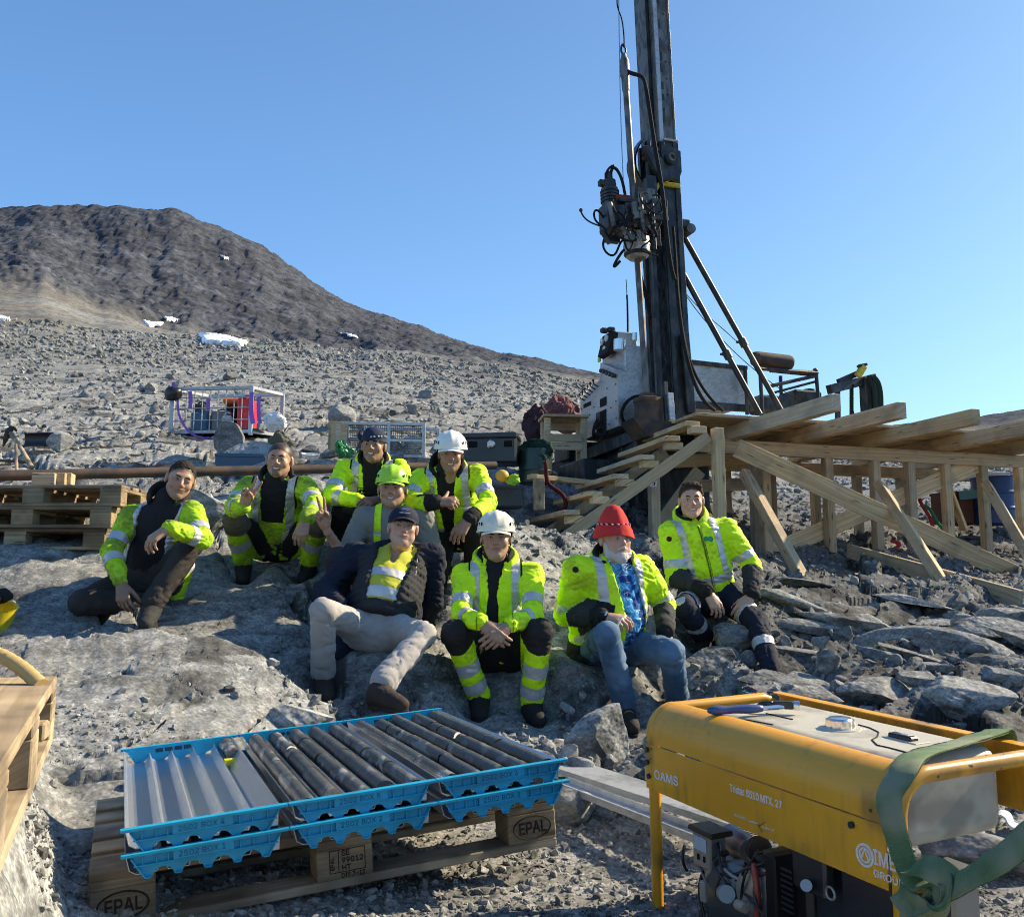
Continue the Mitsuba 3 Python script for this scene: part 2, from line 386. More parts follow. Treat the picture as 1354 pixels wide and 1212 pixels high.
PYF = {-700: [590, 555, 518, 470, 440, 390, 345, 310, 290, 284, 300],
       30: [590, 555, 518, 474, 448, 405, 362, 318, 282, 273, 290],
       120: [590, 555, 518, 476, 455, 428, 398, 345, 284, 271, 285],
       205: [591, 556, 519, 478, 457, 440, 428, 362, 290, 274, 288],
       280: [592, 557, 520, 480, 460, 448, 446, 385, 318, 305, 320],
       480: [600, 565, 527, 490, 474, 468, 466, 446, 424, 415, 430],
       660: [622, 585, 545, 510, 492, 486, 485, 478, 470, 469, 480],
       830: [660, 635, 600, 560, 525, 512, 510, 506, 503, 502, 515],
       1050: [720, 690, 655, 630, 605, 592, 588, 585, 582, 580, 590],
       1300: [736, 690, 652, 622, 596, 572, 562, 556, 553, 552, 565],
       1370: [738, 692, 652, 620, 590, 560, 550, 545, 543, 542, 560],
       2000: [740, 700, 660, 620, 590, 570, 566, 563, 560, 560, 575]}
TAB = np.array([[z for z in ZN[c]] + [at(c, py, d)[2] for py, d in zip(PYF[c], DS[11:])] for c in COLS])
TANC = np.array([(c - 677) / F_PX for c in COLS])
_along = [PchipInterpolator(np.log(DS), row) for row in TAB]
SKYC = [-700, 0, 75, 150, 205, 235, 300, 350, 385, 402, 450, 500, 560, 600, 640, 700, 760, 830, 1050, 1300, 2000]

def vnoise(x, y, s, seed=0, o=3):
    return meshkit.fbm(np.stack([np.asarray(x) * s, np.asarray(y) * s, np.zeros_like(x) + 0.37 * seed], -1), o, seed)

def hsh(a, b, k):
    h = (a.astype(np.int64) * 374761393 + b.astype(np.int64) * 668265263 + k * 144665) & 0xFFFFFFFF
    h = ((h ^ (h >> 13)) * 1274126177) & 0xFFFFFFFF
    return ((h ^ (h >> 16)) & 0xFFFFFF) / 16777215.0

def vor2(x, y, seed):
    """F1, F2, cell random, and the offset to the cell's centre."""
    cx, cy = np.floor(x), np.floor(y)
    F1 = np.full(x.shape, 9.0); F2 = F1.copy(); ra = F1 * 0; ox = F1 * 0; oy = F1 * 0
    for a in (-1, 0, 1):
        for b in (-1, 0, 1):
            gx, gy = cx + a, cy + b
            dx, dy = gx + hsh(gx, gy, seed) - x, gy + hsh(gx, gy, seed + 1) - y
            d = np.hypot(dx, dy)
            near = d < F1
            F2 = np.where(near, F1, np.minimum(F2, d))
            ra = np.where(near, hsh(gx, gy, seed + 2), ra); ox = np.where(near, -dx, ox); oy = np.where(near, -dy, oy)
            F1 = np.minimum(F1, d)
    return F1, F2, ra, ox, oy

def sstep(a, b, x):
    t = np.clip((x - a) / (b - a), 0, 1)
    return t * t * (3 - 2 * t)

PADS = [(.30, 9.0, .36, .55), (.8, 9.4, .37, .62), (1.4, 9.4, .40, .6), (.1, 9.5, .42, .5)]
PADS += [(-1.35 + .39 * t, 1.88 - .92 * t, -.375, .36) for t in (0, .35, .7, 1.0)] + [(-1.75 + .39 * t, 1.70 - .92 * t, -.375, .36) for t in (0, .4, .8)]      # (x, y, z, radius): where somebody sits or stands, the rock is just there
def base_ground(x, y):
    d = np.maximum(np.hypot(x * 0.55, y) * np.sign(np.where(y == 0, 1, y)), 0.3)
    d = np.where(y > 0, np.maximum(y, 0.3), 0.3)
    t = np.clip(x / np.maximum(d, 1e-6), TANC[0], TANC[-1])
    vals = np.stack([p(np.log(np.clip(d, DS[0], DS[-1]))) for p in _along], 0)
    k = np.clip(np.searchsorted(TANC, t) - 1, 0, len(TANC) - 2)
    w = (t - TANC[k]) / (TANC[k + 1] - TANC[k])
    w = w * w * (3 - 2 * w) * 0.5 + w * 0.5
    idx = np.arange(x.size).reshape(x.shape)
    flat = vals.reshape(len(TANC), -1)
    return (flat[k.ravel(), idx.ravel()] * (1 - w.ravel()) + flat[k.ravel() + 1, idx.ravel()] * w.ravel()).reshape(x.shape)

def near_detail(x, y, z):
    gravel = sstep(3.9, 3.3, y + 0.25 * (vnoise(x, y, 1.3, 5) - .5) * 4 - 0.15 * np.clip(-x, -1, 1)) * sstep(-1.5, -0.7, x)
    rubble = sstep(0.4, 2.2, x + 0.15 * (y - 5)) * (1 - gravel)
    nearf = sstep(26, 11, np.hypot(x, y))
    # slabs of bedrock with joints between them, dipping to the right
    wx, wy = x + 0.30 * (vnoise(x, y, 1.1, 11) - .5) * 2, y + 0.30 * (vnoise(x, y, 1.1, 12) - .5) * 2
    a = 0.5
    u, v_ = (wx * math.cos(a) + wy * math.sin(a)), (-wx * math.sin(a) + wy * math.cos(a))
    F1, F2, ra, ox, oy = vor2(u / 1.5, v_ / 0.8, 21)
    slab = (ra - .5) * 0.16 + oy * 0.11 + ox * 0.06 * (ra - .5)
    M1, M2, rm, mx, my = vor2(u / 0.75 + 7, v_ / 0.36 + 2, 61)
    j3 = sstep(0.05, 0.0, M2 - M1)
    slab = slab + ((rm - .5) * .085 + my * .06 - (.045 * j3)) * (.75 + .5 * rubble)
    j1 = sstep(0.055, 0.0, F2 - F1)
    G1, G2, rb, px_, py_ = vor2(u / 0.50 + 3, v_ / 0.20, 41)
    chip = (rb - .5) * 0.05 + py_ * 0.04
    j2 = sstep(0.10, 0.0, G2 - G1)
    det = slab * (1 - .85 * gravel) - 0.10 * j1 * (1 - gravel) * (1 - .8 * rubble)
    det = det + (chip - 0.012 * j2) * (0.18 + 0.35 * rubble) * (1 - gravel)
    det = det + (vnoise(x, y, 0.9, 3) - .5) * 0.08 + (vnoise(x, y, 5.5, 4) - .5) * (0.05 - .02 * gravel) + (vnoise(x, y, 26, 6, 2) - .5) * 0.016
    det = det * nearf
    bump = 0.03 * (vnoise(x, y, 9, 8) - .5)
    for q in PADS:
        r2 = ((x - q[0]) ** 2 + (y - q[1]) ** 2) / q[3] ** 2
        k = np.nonzero(r2 < 3.5)
        w = np.exp(-r2[k] ** 1.5)
        det[k] = det[k] * (1 - w) + w * (q[2] - z[k] + bump[k])
    return det, np.clip(np.maximum(np.maximum(j1, .8 * j3), 0.8 * j2 * (0.4 + 0.6 * rubble)) * (1 - gravel) * nearf + 0.25 * gravel, 0, 1), rubble * nearf

def ground(x, y, extra=False):
    shp = np.shape(x)
    x, y = np.asarray(x, float).ravel(), np.asarray(y, float).ravel()
    r = np.hypot(x, y)
    z = base_ground(x, y)
    joint, dark = np.zeros(len(x)), np.zeros(len(x))
    k = np.nonzero(r < 26)[0]
    if len(k):
        d, joint[k], dark[k] = near_detail(x[k], y[k], z[k]); z[k] += d
    k = np.nonzero((r > 9) & (r < 400))[0]
    if len(k):
        q = r[k]
        z[k] += sstep(9, 22, q) * sstep(400, 150, q) * ((vnoise(x[k], y[k], 0.22, 31, 4) - .5) * 0.02 * q ** 0.75 + (vnoise(x[k], y[k], 1.6, 32, 3) - .5) * 0.25)
    k = np.nonzero(r > 40)[0]
    if len(k): z[k] += sstep(40, 110, r[k]) * ((vnoise(x[k], y[k], 0.045, 35, 5) - .5) * 0.012 * np.minimum(r[k], 300))
    mt = sstep(330, 470, r)
    k = np.nonzero(mt > 0)[0]
    if len(k):                                           # crags of the far mountain
        a, b = x[k], y[k]
        n1 = vnoise(a, b, 0.008, 51, 5); n2 = 1 - np.abs(2 * vnoise(a, b, 0.018, 52, 5) - 1); n3 = 1 - np.abs(2 * vnoise(a + .6 * b, b - .3 * a, 0.06, 53, 4) - 1)
        z[k] += mt[k] * ((n1 - .5) * 8 + (n2 - .6) * 5 + (n3 - .6) * 4.5 + (meshkit.fbm(np.stack([np.arctan2(a, b) * 46 + 1.5 * vnoise(a, b, .012, 57), r[k] * .009, 0 * a], -1), 4, 58) - .5) * 8 + (1 - np.abs(2 * vnoise(a + .4 * b, b, 0.16, 54, 3) - 1) - .6) * 3.5) * sstep(1500, 900, r[k]) * (.3 + .7 * sstep(.2, -.1, a / b))
    if extra: return z.reshape(shp), joint.reshape(shp), np.where(r > 300, mt, dark).reshape(shp)
    return z.reshape(shp)

def gz(x, y):
    return float(ground(np.array([x]), np.array([y]))[0])

def hit(px, py, d0=1.0, d1=60.0):
    """Where the line of sight through this pixel first meets the ground."""
    d = np.geomspace(d0, d1, 900)
    e = at(px, py, 1.0)
    z = ground(e[0] * d, d)
    k = np.nonzero(z >= e[2] * d)[0]
    k = k[0] if len(k) else len(d) - 1
    return V(e[0] * d[k], d[k], z[k])

def build_ground():
    ang = np.radians(np.unique(np.concatenate([np.linspace(-34, 34, 640), np.linspace(-75, -34, 60), np.linspace(34, 75, 60), np.linspace(75, 285, 60)])))
    rs = np.unique(np.concatenate([np.geomspace(0.25, 1.8, 30), np.geomspace(1.8, 8, 270), np.geomspace(8, 40, 150), np.geomspace(40, 330, 120), np.geomspace(330, 1000, 150), np.geomspace(1000, 4500, 12)]))
    A, Rr = np.meshgrid(ang[:-1], rs)
    x, y = Rr * np.sin(A), Rr * np.cos(A)
    z, joint, mt = ground(x, y, True)
    z = np.where(Rr > 1100, z - (Rr - 1100) * 0.25, z)
    n = len(ang) - 1
    v = np.stack([x, y, z], -1).reshape(-1, 3)
    i, j = np.meshgrid(np.arange(len(rs) - 1), np.arange(n), indexing='ij')
    q = np.stack([i * n + j, i * n + (j + 1) % n, (i + 1) * n + (j + 1) % n, (i + 1) * n + j], -1).reshape(-1, 4)
    f = np.vstack([q[:, [0, 2, 1]], q[:, [0, 3, 2]]])
    k = len(v); v = np.vstack([v, [[0, 0, v[:n, 2].mean()]]])
    jj = np.arange(n)
    f = np.vstack([f, np.stack([jj * 0 + k, (jj + 1) % n, jj], 1)])
    uv = np.stack([np.append(joint.ravel(), 0), np.append(mt.ravel(), 0)], 1)
    far = (Rr > 9).ravel()
    ff = far[np.minimum(f, len(far) - 1)].all(1)
    ff[-n:] = False
    # one sheet: the near rock with fine relief, the far slope and mountain behind it
    def sub(fs):
        u, inv = np.unique(fs, return_inverse=True)
        return (v[u], inv.reshape(-1, 3)), uv[u]
    # near rock: smooth where it is rounded, faceted where it is broken or in the rubble
    (mv, mf), w = sub(f[~ff])
    vn = normals(mv, mf); fn = np.cross(mv[mf[:, 1]] - mv[mf[:, 0]], mv[mf[:, 2]] - mv[mf[:, 0]]); fn /= np.linalg.norm(fn, axis=1, keepdims=True) + 1e-12
    bend = np.min((vn[mf] * fn[:, None]).sum(2), 1)
    flat = (bend < math.cos(math.radians(24))) | (w[mf][:, :, 1].mean(1) > .45)
    g = mf[flat]; k = len(mv)
    nv = np.vstack([mv, mv[g].reshape(-1, 3)]); nn = np.vstack([vn, np.repeat(fn[flat], 3, 0)]); nw = np.vstack([w, w[g].reshape(-1, 2)])
    nf = np.vstack([mf[~flat], np.arange(len(g) * 3).reshape(-1, 3) + k])
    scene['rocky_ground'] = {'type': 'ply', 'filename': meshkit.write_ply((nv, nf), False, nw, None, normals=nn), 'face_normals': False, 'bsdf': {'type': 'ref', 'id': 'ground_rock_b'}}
    tag('rocky_ground', kind='structure')
    m, w = sub(f[ff]); add('mountain_slope', m, 'ground_rock', smooth=True, uv=w, kind='structure')

# ------------------------------------------------------------------ rocks
ICO = {k: trimesh.creation.icosphere(subdivisions=k) for k in (0, 1, 2, 3, 4)}
def rock(seed, size, sub=3, planes=9, rough_=0.05, cut=(0.45, 0.9)):
    g = np.random.default_rng(seed)
    m = ICO[sub]; v = np.array(m.vertices)
    nn = g.normal(size=(planes, 3)); nn /= np.linalg.norm(nn, axis=1, keepdims=True)
    for k in range(2):
        for q, o in zip(nn, g.uniform(*cut, planes)):
            v = v - q * np.maximum(v @ q - o, 0)[:, None]
    if sub >= 2:
        n0 = v / (np.linalg.norm(v, axis=1, keepdims=True) + 1e-9)
        v = v + n0 * ((meshkit.fbm(v * 3.2 + seed * 1.7, 4, seed % 50) - .5) * 2 * rough_)[:, None]
    v = v / (np.abs(v).max(0) + 1e-9) * np.asarray(size) / 2
    return v, np.array(m.faces)

def rand_rot(g, n, tilt=0.5):
    a = g.uniform(0, 2 * np.pi, n); b = g.normal(0, tilt, n); c = g.normal(0, tilt, n)
    ca, sa, cb, sb, cc, sc = np.cos(a), np.sin(a), np.cos(b), np.sin(b), np.cos(c), np.sin(c)
    Z = np.zeros(n); O = np.ones(n)
    Rz = np.stack([ca, -sa, Z, sa, ca, Z, Z, Z, O], -1).reshape(n, 3, 3)
    Rx = np.stack([O, Z, Z, Z, cb, -sb, Z, sb, cb], -1).reshape(n, 3, 3)
    Ry = np.stack([cc, Z, sc, Z, O, Z, -sc, Z, cc], -1).reshape(n, 3, 3)
    return Rz @ Rx @ Ry

LIB = []
for k in range(14):
    g_ = np.random.default_rng(900 + k)
    p_ = g_.normal(size=(13, 3)); p_ /= np.linalg.norm(p_, axis=1, keepdims=True); p_ *= g_.uniform(0.75, 1, (13, 1))
    p_ *= np.array([1, g_.uniform(.6, .95), g_.uniform(.35, .75)])
    h_ = ConvexHull(p_); f_ = h_.simplices.copy()
    nn_ = np.cross(p_[f_[:, 1]] - p_[f_[:, 0]], p_[f_[:, 2]] - p_[f_[:, 0]])
    fl_ = (nn_ * p_[f_].mean(1)).sum(1) < 0; f_[fl_] = f_[fl_][:, ::-1]
    LIB.append((p_, f_))

def scatter_mesh(x, y, s, seed, sink=0.25, tilt=0.5, lib=None):
    """All the stones at x, y (half-size s) as one mesh, with a random tint in uv."""
    g = np.random.default_rng(seed); lib = lib or LIB
    z = ground(x, y); R = rand_rot(g, len(x), tilt); kind = g.integers(0, len(lib), len(x)); tint = g.uniform(0, 1, (len(x), 2))
    vs, fs, us, n = [], [], [], 0
    for k, (p, f) in enumerate(lib):
        i = np.nonzero(kind == k)[0]
        if not len(i): continue
        w = np.einsum('nij,vj->nvi', R[i], p) * s[i][:, None, None]
        w[..., 0] += x[i][:, None]; w[..., 1] += y[i][:, None]; w[..., 2] += (z[i] + s[i] * (0.45 - sink))[:, None]
        vs.append(w.reshape(-1, 3)); fs.append((f[None] + (np.arange(len(i)) * len(p))[:, None, None]).reshape(-1, 3) + n)
        us.append(np.repeat(tint[i], len(p), 0)); n += len(i) * len(p)
    return (np.vstack(vs), np.vstack(fs)), np.vstack(us)
# ------------------------------------------------------------------ people: smooth bodies from distance fields
class Field:
    def __init__(self, lo, hi, h):
        self.lo, self.h = np.asarray(lo, float), h
        self.n = np.ceil((np.asarray(hi) - lo) / h).astype(int) + 1
        self.D = np.full(self.n, 9.0, np.float32)
    def block(self, lo, hi):
        a = np.clip(np.floor((lo - self.lo) / self.h).astype(int), 0, self.n)
        b = np.clip(np.ceil((hi - self.lo) / self.h).astype(int) + 1, 0, self.n)
        if np.any(b - a < 1): return None, None
        g = [((np.arange(a[k], b[k]) * self.h + self.lo[k]).astype(np.float32)) for k in range(3)]
        return tuple(slice(a[k], b[k]) for k in range(3)), (g[0][:, None, None], g[1][None, :, None], g[2][None, None, :])
    def mixin(self, sl, d, k, cut=False):
        o = self.D[sl]
        if cut:
            d = -d
            h = np.maximum(k - np.abs(o - d), 0) / k if k > 0 else 0
            self.D[sl] = np.maximum(o, d) + h * h * k * 0.25
        else:
            h = np.maximum(k - np.abs(o - d), 0) / k if k > 0 else 0
            self.D[sl] = np.minimum(o, d) - h * h * k * 0.25
    def cone(self, a, b, ra, rb, k=0.03, flat=None, cut=False):
        """flat = (axis, factor): the cone is squeezed by factor along the axis."""
        a, b = np.asarray(a, float), np.asarray(b, float)
        m = max(ra, rb) + k + 3 * self.h
        sl, P = self.block(np.minimum(a, b) - m, np.maximum(a, b) + m)
        if sl is None: return
        q = [P[i] - np.float32(a[i]) for i in range(3)]
        ab = b - a; fac = 1.0
        if flat is not None:
            ax, fac = flat
            s = (q[0] * np.float32(ax[0]) + q[1] * np.float32(ax[1]) + q[2] * np.float32(ax[2])) * np.float32(1 / fac - 1)
            q = [q[i] + s * np.float32(ax[i]) for i in range(3)]
            ab = ab + ax * (ab @ ax) * (1 / fac - 1)
        L2 = max(ab @ ab, 1e-9)
        t = np.clip((q[0] * np.float32(ab[0]) + q[1] * np.float32(ab[1]) + q[2] * np.float32(ab[2])) / np.float32(L2), 0, 1)
        d = np.sqrt((q[0] - t * np.float32(ab[0])) ** 2 + (q[1] - t * np.float32(ab[1])) ** 2 + (q[2] - t * np.float32(ab[2])) ** 2) - (np.float32(ra) + t * np.float32(rb - ra))
        self.mixin(sl, d * np.float32(0.5 + 0.5 * fac), k, cut)
    def ell(self, c, r, R=np.eye(3), k=0.02, cut=False):
        c, r = np.asarray(c, float), np.asarray(r, float)
        m = r.max() + k + 3 * self.h
        sl, P = self.block(c - m, c + m)
        if sl is None: return
        q = [P[i] - np.float32(c[i]) for i in range(3)]
        l = [(q[0] * np.float32(R[0, j]) + q[1] * np.float32(R[1, j]) + q[2] * np.float32(R[2, j])) / np.float32(r[j]) for j in range(3)]
        n = np.sqrt(l[0] ** 2 + l[1] ** 2 + l[2] ** 2)
        g = np.sqrt((l[0] / r[0]) ** 2 + (l[1] / r[1]) ** 2 + (l[2] / r[2]) ** 2) + 1e-6
        self.mixin(sl, (n * (n - 1) / g).astype(np.float32), k, cut)
    def where(self):
        return [((np.arange(self.n[k]) * self.h + self.lo[k]).astype(np.float32)).reshape([-1 if i == k else 1 for i in range(3)]) for k in range(3)]
    def mesh(self):
        D = self.D; s = D < 0
        c = [D[i:D.shape[0] - 1 + i, j:D.shape[1] - 1 + j, k:D.shape[2] - 1 + k] for i in (0, 1) for j in (0, 1) for k in (0, 1)]
        neg = sum((q < 0).astype(np.int8) for q in c)
        act = np.nonzero((neg > 0) & (neg < 8))
        if not len(act[0]): return np.zeros((0, 3)), np.zeros((0, 3), int)
        idx = np.full(neg.shape, -1, np.int64); idx[act] = np.arange(len(act[0]))
        val = np.stack([q[act] for q in c], 1)
        off = np.array([[i, j, k] for i in (0, 1) for j in (0, 1) for k in (0, 1)], float)
        acc, cnt = np.zeros((len(val), 3)), np.zeros(len(val))
        for a in range(8):
            for b in range(a + 1, 8):
                if np.abs(off[a] - off[b]).sum() != 1: continue
                x = (val[:, a] < 0) != (val[:, b] < 0)
                t = val[x, a] / (val[x, a] - val[x, b])
                acc[x] += off[a] + t[:, None] * (off[b] - off[a]); cnt[x] += 1
        v = (np.stack(act, 1) + acc / cnt[:, None]) * self.h + self.lo
        fs = []
        for ax in range(3):
            o1, o2 = [(1, 2), (2, 0), (0, 1)][ax]
            n = list(D.shape)
            lo = tuple(slice(0, n[q] - 1) if q == ax else slice(1, n[q] - 1) for q in range(3))
            hi = tuple(slice(1, n[q]) if q == ax else slice(1, n[q] - 1) for q in range(3))
            A, Bq = s[lo], s[hi]
            e = np.array(np.nonzero(A != Bq)).T
            if not len(e): continue
            inside = A[tuple(e.T)]
            base = e.copy()
            for q in range(3):
                if q != ax: base[:, q] += 1
            def cell(d1, d2):
                w = base.copy(); w[:, o1] -= d1; w[:, o2] -= d2
                return idx[w[:, 0], w[:, 1], w[:, 2]]
            q4 = np.stack([cell(1, 1), cell(0, 1), cell(0, 0), cell(1, 0)], 1)
            q4[~inside] = q4[~inside][:, ::-1]
            fs.append(q4)
        q = np.vstack(fs); q = q[(q >= 0).all(1)]
        return v, np.vstack([q[:, [0, 1, 2]], q[:, [0, 2, 3]]])

def relax(v, f, it=2, lam=0.5):
    e = np.vstack([f[:, [0, 1]], f[:, [1, 2]], f[:, [2, 0]]])
    cnt = np.bincount(e.ravel(), minlength=len(v))[:, None]
    for _ in range(it):
        a = np.zeros_like(v); np.add.at(a, e[:, 0], v[e[:, 1]]); np.add.at(a, e[:, 1], v[e[:, 0]])
        v = v + lam * (a / np.maximum(cnt, 1) - v)
    return v

def seg(v, a, b):
    """(distance to the segment, length along it) of every vertex."""
    ab = b - a; L = np.linalg.norm(ab); t = np.clip((v - a) @ ab / L ** 2, 0, 1)
    return np.linalg.norm(v - a - t[:, None] * ab, axis=1), ((v - a) @ ab) / L

def wrinkle(v, f, amp, sc, seed, dirs=None, it=1):
    """Folds of cloth: ridged noise pushed along the normals; dirs = (point, axis, spread) adds folds across a limb at a joint."""
    n = normals(v, f)
    w = v * sc
    w = w + 1.3 * (np.stack([meshkit.noise(w * .7, seed + 1), meshkit.noise(w * .7, seed + 2), meshkit.noise(w * .7, seed + 3)], 1) - .5)
    a = np.abs(2 * meshkit.fbm(w, 2, seed) - 1)
    b = np.abs(2 * meshkit.noise(w * 2.1, seed + 5) - 1)
    c = np.abs(2 * meshkit.noise(w * np.array([.8, .8, 3.0]), seed + 6) - 1)
    d = -np.exp(-(a / .10) ** 1.3) * amp * .85 - np.exp(-(b / .13) ** 1.3) * amp * .4 - np.exp(-(c / .14) ** 1.3) * amp * .6 + (meshkit.noise(w * .55, seed + 8) - .35) * amp * 1.3
    for (p, ax, sp) in dirs or ():
        r = v - p; s = r @ ax
        fall = np.exp(-(s / sp) ** 2) * np.exp(-(np.linalg.norm(r, axis=1) / (sp * 1.8)) ** 4)
        ph = s / 0.026 * 2.0 + 7 * meshkit.noise(v * 11, seed + 9)
        d = d - fall * np.exp(-np.abs(np.sin(ph * .5)) / .22) * amp * .75
    return v + n * d[:, None]

def clip(v, f, at_, s):
    """The part of a mesh where s > 0, cut along s = 0; at_ holds per-vertex rows carried along (s is interpolated too)."""
    v = np.hstack([v, at_]); p = s > 0; k = p[f].sum(1)
    out_f = [f[k == 3]]; extra = []; n = len(v)
    def cut(i, j):
        t = (s[i] / (s[i] - s[j]))[:, None]
        return v[i] + t * (v[j] - v[i])
    for want in (1, 2):
        g = f[k == want]
        if not len(g): continue
        pp = p[g]
        odd = np.argmax(pp if want == 1 else ~pp, 1)
        r = np.arange(len(g))
        a, b, c = g[r, odd], g[r, (odd + 1) % 3], g[r, (odd + 2) % 3]
        ab, ac = cut(a, b), cut(a, c)
        iab = n + np.arange(len(g)); iac = iab + len(g); n += 2 * len(g)
        extra += [ab, ac]
        if want == 1: out_f.append(np.stack([a, iab, iac], 1))
        else: out_f += [np.stack([iab, b, c], 1), np.stack([iab, c, iac], 1)]
    V_ = np.vstack([v] + extra); F = np.vstack(out_f)
    u, inv = np.unique(F, return_inverse=True)
    return V_[u, :3], inv.reshape(-1, 3), V_[u, 3:]

def overlay(v, f, conds, off):
    """A patch lying on the mesh where every cond > 0, lifted by off; returns (v, f, normals)."""
    n = normals(v, f); at_ = np.hstack([n] + [c[:, None] for c in conds])
    for i in range(len(conds)):
        v, f, at_ = clip(v, f, at_, at_[:, 3 + i])
        if not len(f): return None
    n = at_[:, :3] / (np.linalg.norm(at_[:, :3], axis=1, keepdims=True) + 1e-9)
    return v + n * off, f, n

def pieces(m):
    """The separate pieces of a patch, crumbs left out."""
    v, f, n = m
    u, inv = np.unique(np.round(v, 5), axis=0, return_inverse=True); inv = inv.ravel()
    lab = trimesh.graph.connected_component_labels(np.vstack([inv[f][:, [0, 1]], inv[f][:, [1, 2]]]), len(u))[inv[f[:, 0]]]
    out = []
    for k in np.unique(lab):
        g = f[lab == k]
        ar = np.linalg.norm(np.cross(v[g[:, 1]] - v[g[:, 0]], v[g[:, 2]] - v[g[:, 0]]), axis=1).sum() / 2
        if ar < 8e-4: continue
        q, i = np.unique(g, return_inverse=True)
        out.append((v[q], i.reshape(-1, 3), n[q]))
    return out

def add_n(name, m, mat, parent, color=None, label=None, split=False):
    """An entry whose normals are given."""
    if m is None or not len(m[1]): return None
    if split:
        q = pieces(m)
        if len(q) != 1:
            return [add_n(name, p, mat, parent, color, label, False) for p in q][:1]
        m = q[0]
    key = numbered(f'{parent}__{name}')
    c = None if color is None else np.broadcast_to(np.asarray(color, float), m[0].shape).copy()
    path = meshkit.write_ply((m[0], m[1]), False, None, c, normals=m[2])
    scene[key] = {'type': 'ply', 'filename': path, 'face_normals': False, 'bsdf': {'type': 'ref', 'id': mat}}
    if label: tag(key, label)
    return key

def cloth(name, v, f, mat, parent, color=None, label=None):
    return add_n(name, (v, f, normals(v, f)), mat, parent, color, label)

# ---- hands
def hand_mesh(wrist, Y, N, right, curl, spread=0.10, thumb=(0.6, 0.3), size=1.0, tcol=None):
    """curl: four (knuckle, middle, tip) bends in radians, index first; thumb: (angle out from the palm, bend towards it)."""
    Y = unit(Y); N = unit(np.asarray(N, float) - Y * (np.asarray(N, float) @ Y)); A = np.cross(Y, N) if right else np.cross(N, Y)
    s = size
    W = lambda a, y, n=0.0: np.asarray(wrist) + s * (A * a + Y * y + N * n)
    c = np.asarray(wrist) + Y * .09 * s
    F = Field(c - .15 * s, c + .15 * s, 0.0034)
    K = [(.031, .090), (.010, .096), (-.011, .092), (-.030, .082)]
    F.cone(W(0, -.035), W(0, .015), .026 * s, .025 * s, .012, flat=(N, .78))
    for (a, y) in K: F.cone(W(a * .45, .010), W(a, y), .0165 * s, .0125 * s, .012)
    F.cone(W(.0, .02, .004), W(.0, .07, .005), .02 * s, .02 * s, .02)
    for i, (a, y) in enumerate(K):
        L = (.074, .082, .076, .060)[i] * s; r = (.0098, .0100, .0096, .0086)[i] * s
        ang = 0.0; p = W(a, y, 0); side = spread * (1.5, .4, -.6, -1.7)[i]
        d0 = unit(Y + A * side)
        for q, fr in enumerate((.46, .30, .26)):
            ang += curl[i][q]
            d = d0 * math.cos(ang) + N * math.sin(ang)
            e = p + d * L * fr
            F.cone(p, e, r * (1 - .08 * q), r * (1 - .08 * (q + 1)), .004)
            p = e
    t0 = W(.020, .018, .006); d = unit(Y * math.cos(thumb[0]) + A * math.sin(thumb[0]) + N * .35)
    t1 = t0 + d * .042 * s
    d2 = unit(d + (N * .6 - A * .5 + Y * .3) * thumb[1]); t2 = t1 + d2 * .034 * s
    d3 = unit(d2 + (N * .5 - A * .4 + Y * .2) * thumb[1]); t3 = t2 + d3 * .028 * s
    F.cone(t0, t1, .0155 * s, .0125 * s, .012); F.cone(t1, t2, .0118 * s, .0108 * s, .004); F.cone(t2, t3, .0108 * s, .0085 * s, .004)
    v, f = F.mesh()
    return relax(v, f, 1, .4), f

RELAX = [(.35, .45, .25), (.45, .5, .3), (.5, .55, .3), (.55, .6, .35)]
FIST = [(1.2, 1.5, .9), (1.25, 1.55, .9), (1.3, 1.55, .9), (1.35, 1.5, .9)]
DROOP = [(.55, .35, .2), (.65, .45, .25), (.75, .5, .3), (.8, .55, .3)]
FLAT = [(.15, .2, .1), (.15, .22, .1), (.18, .25, .1), (.2, .3, .15)]
VSIGN = [(-.05, .05, .05), (-.05, .05, .05), (1.3, 1.5, .8), (1.4, 1.5, .8)]

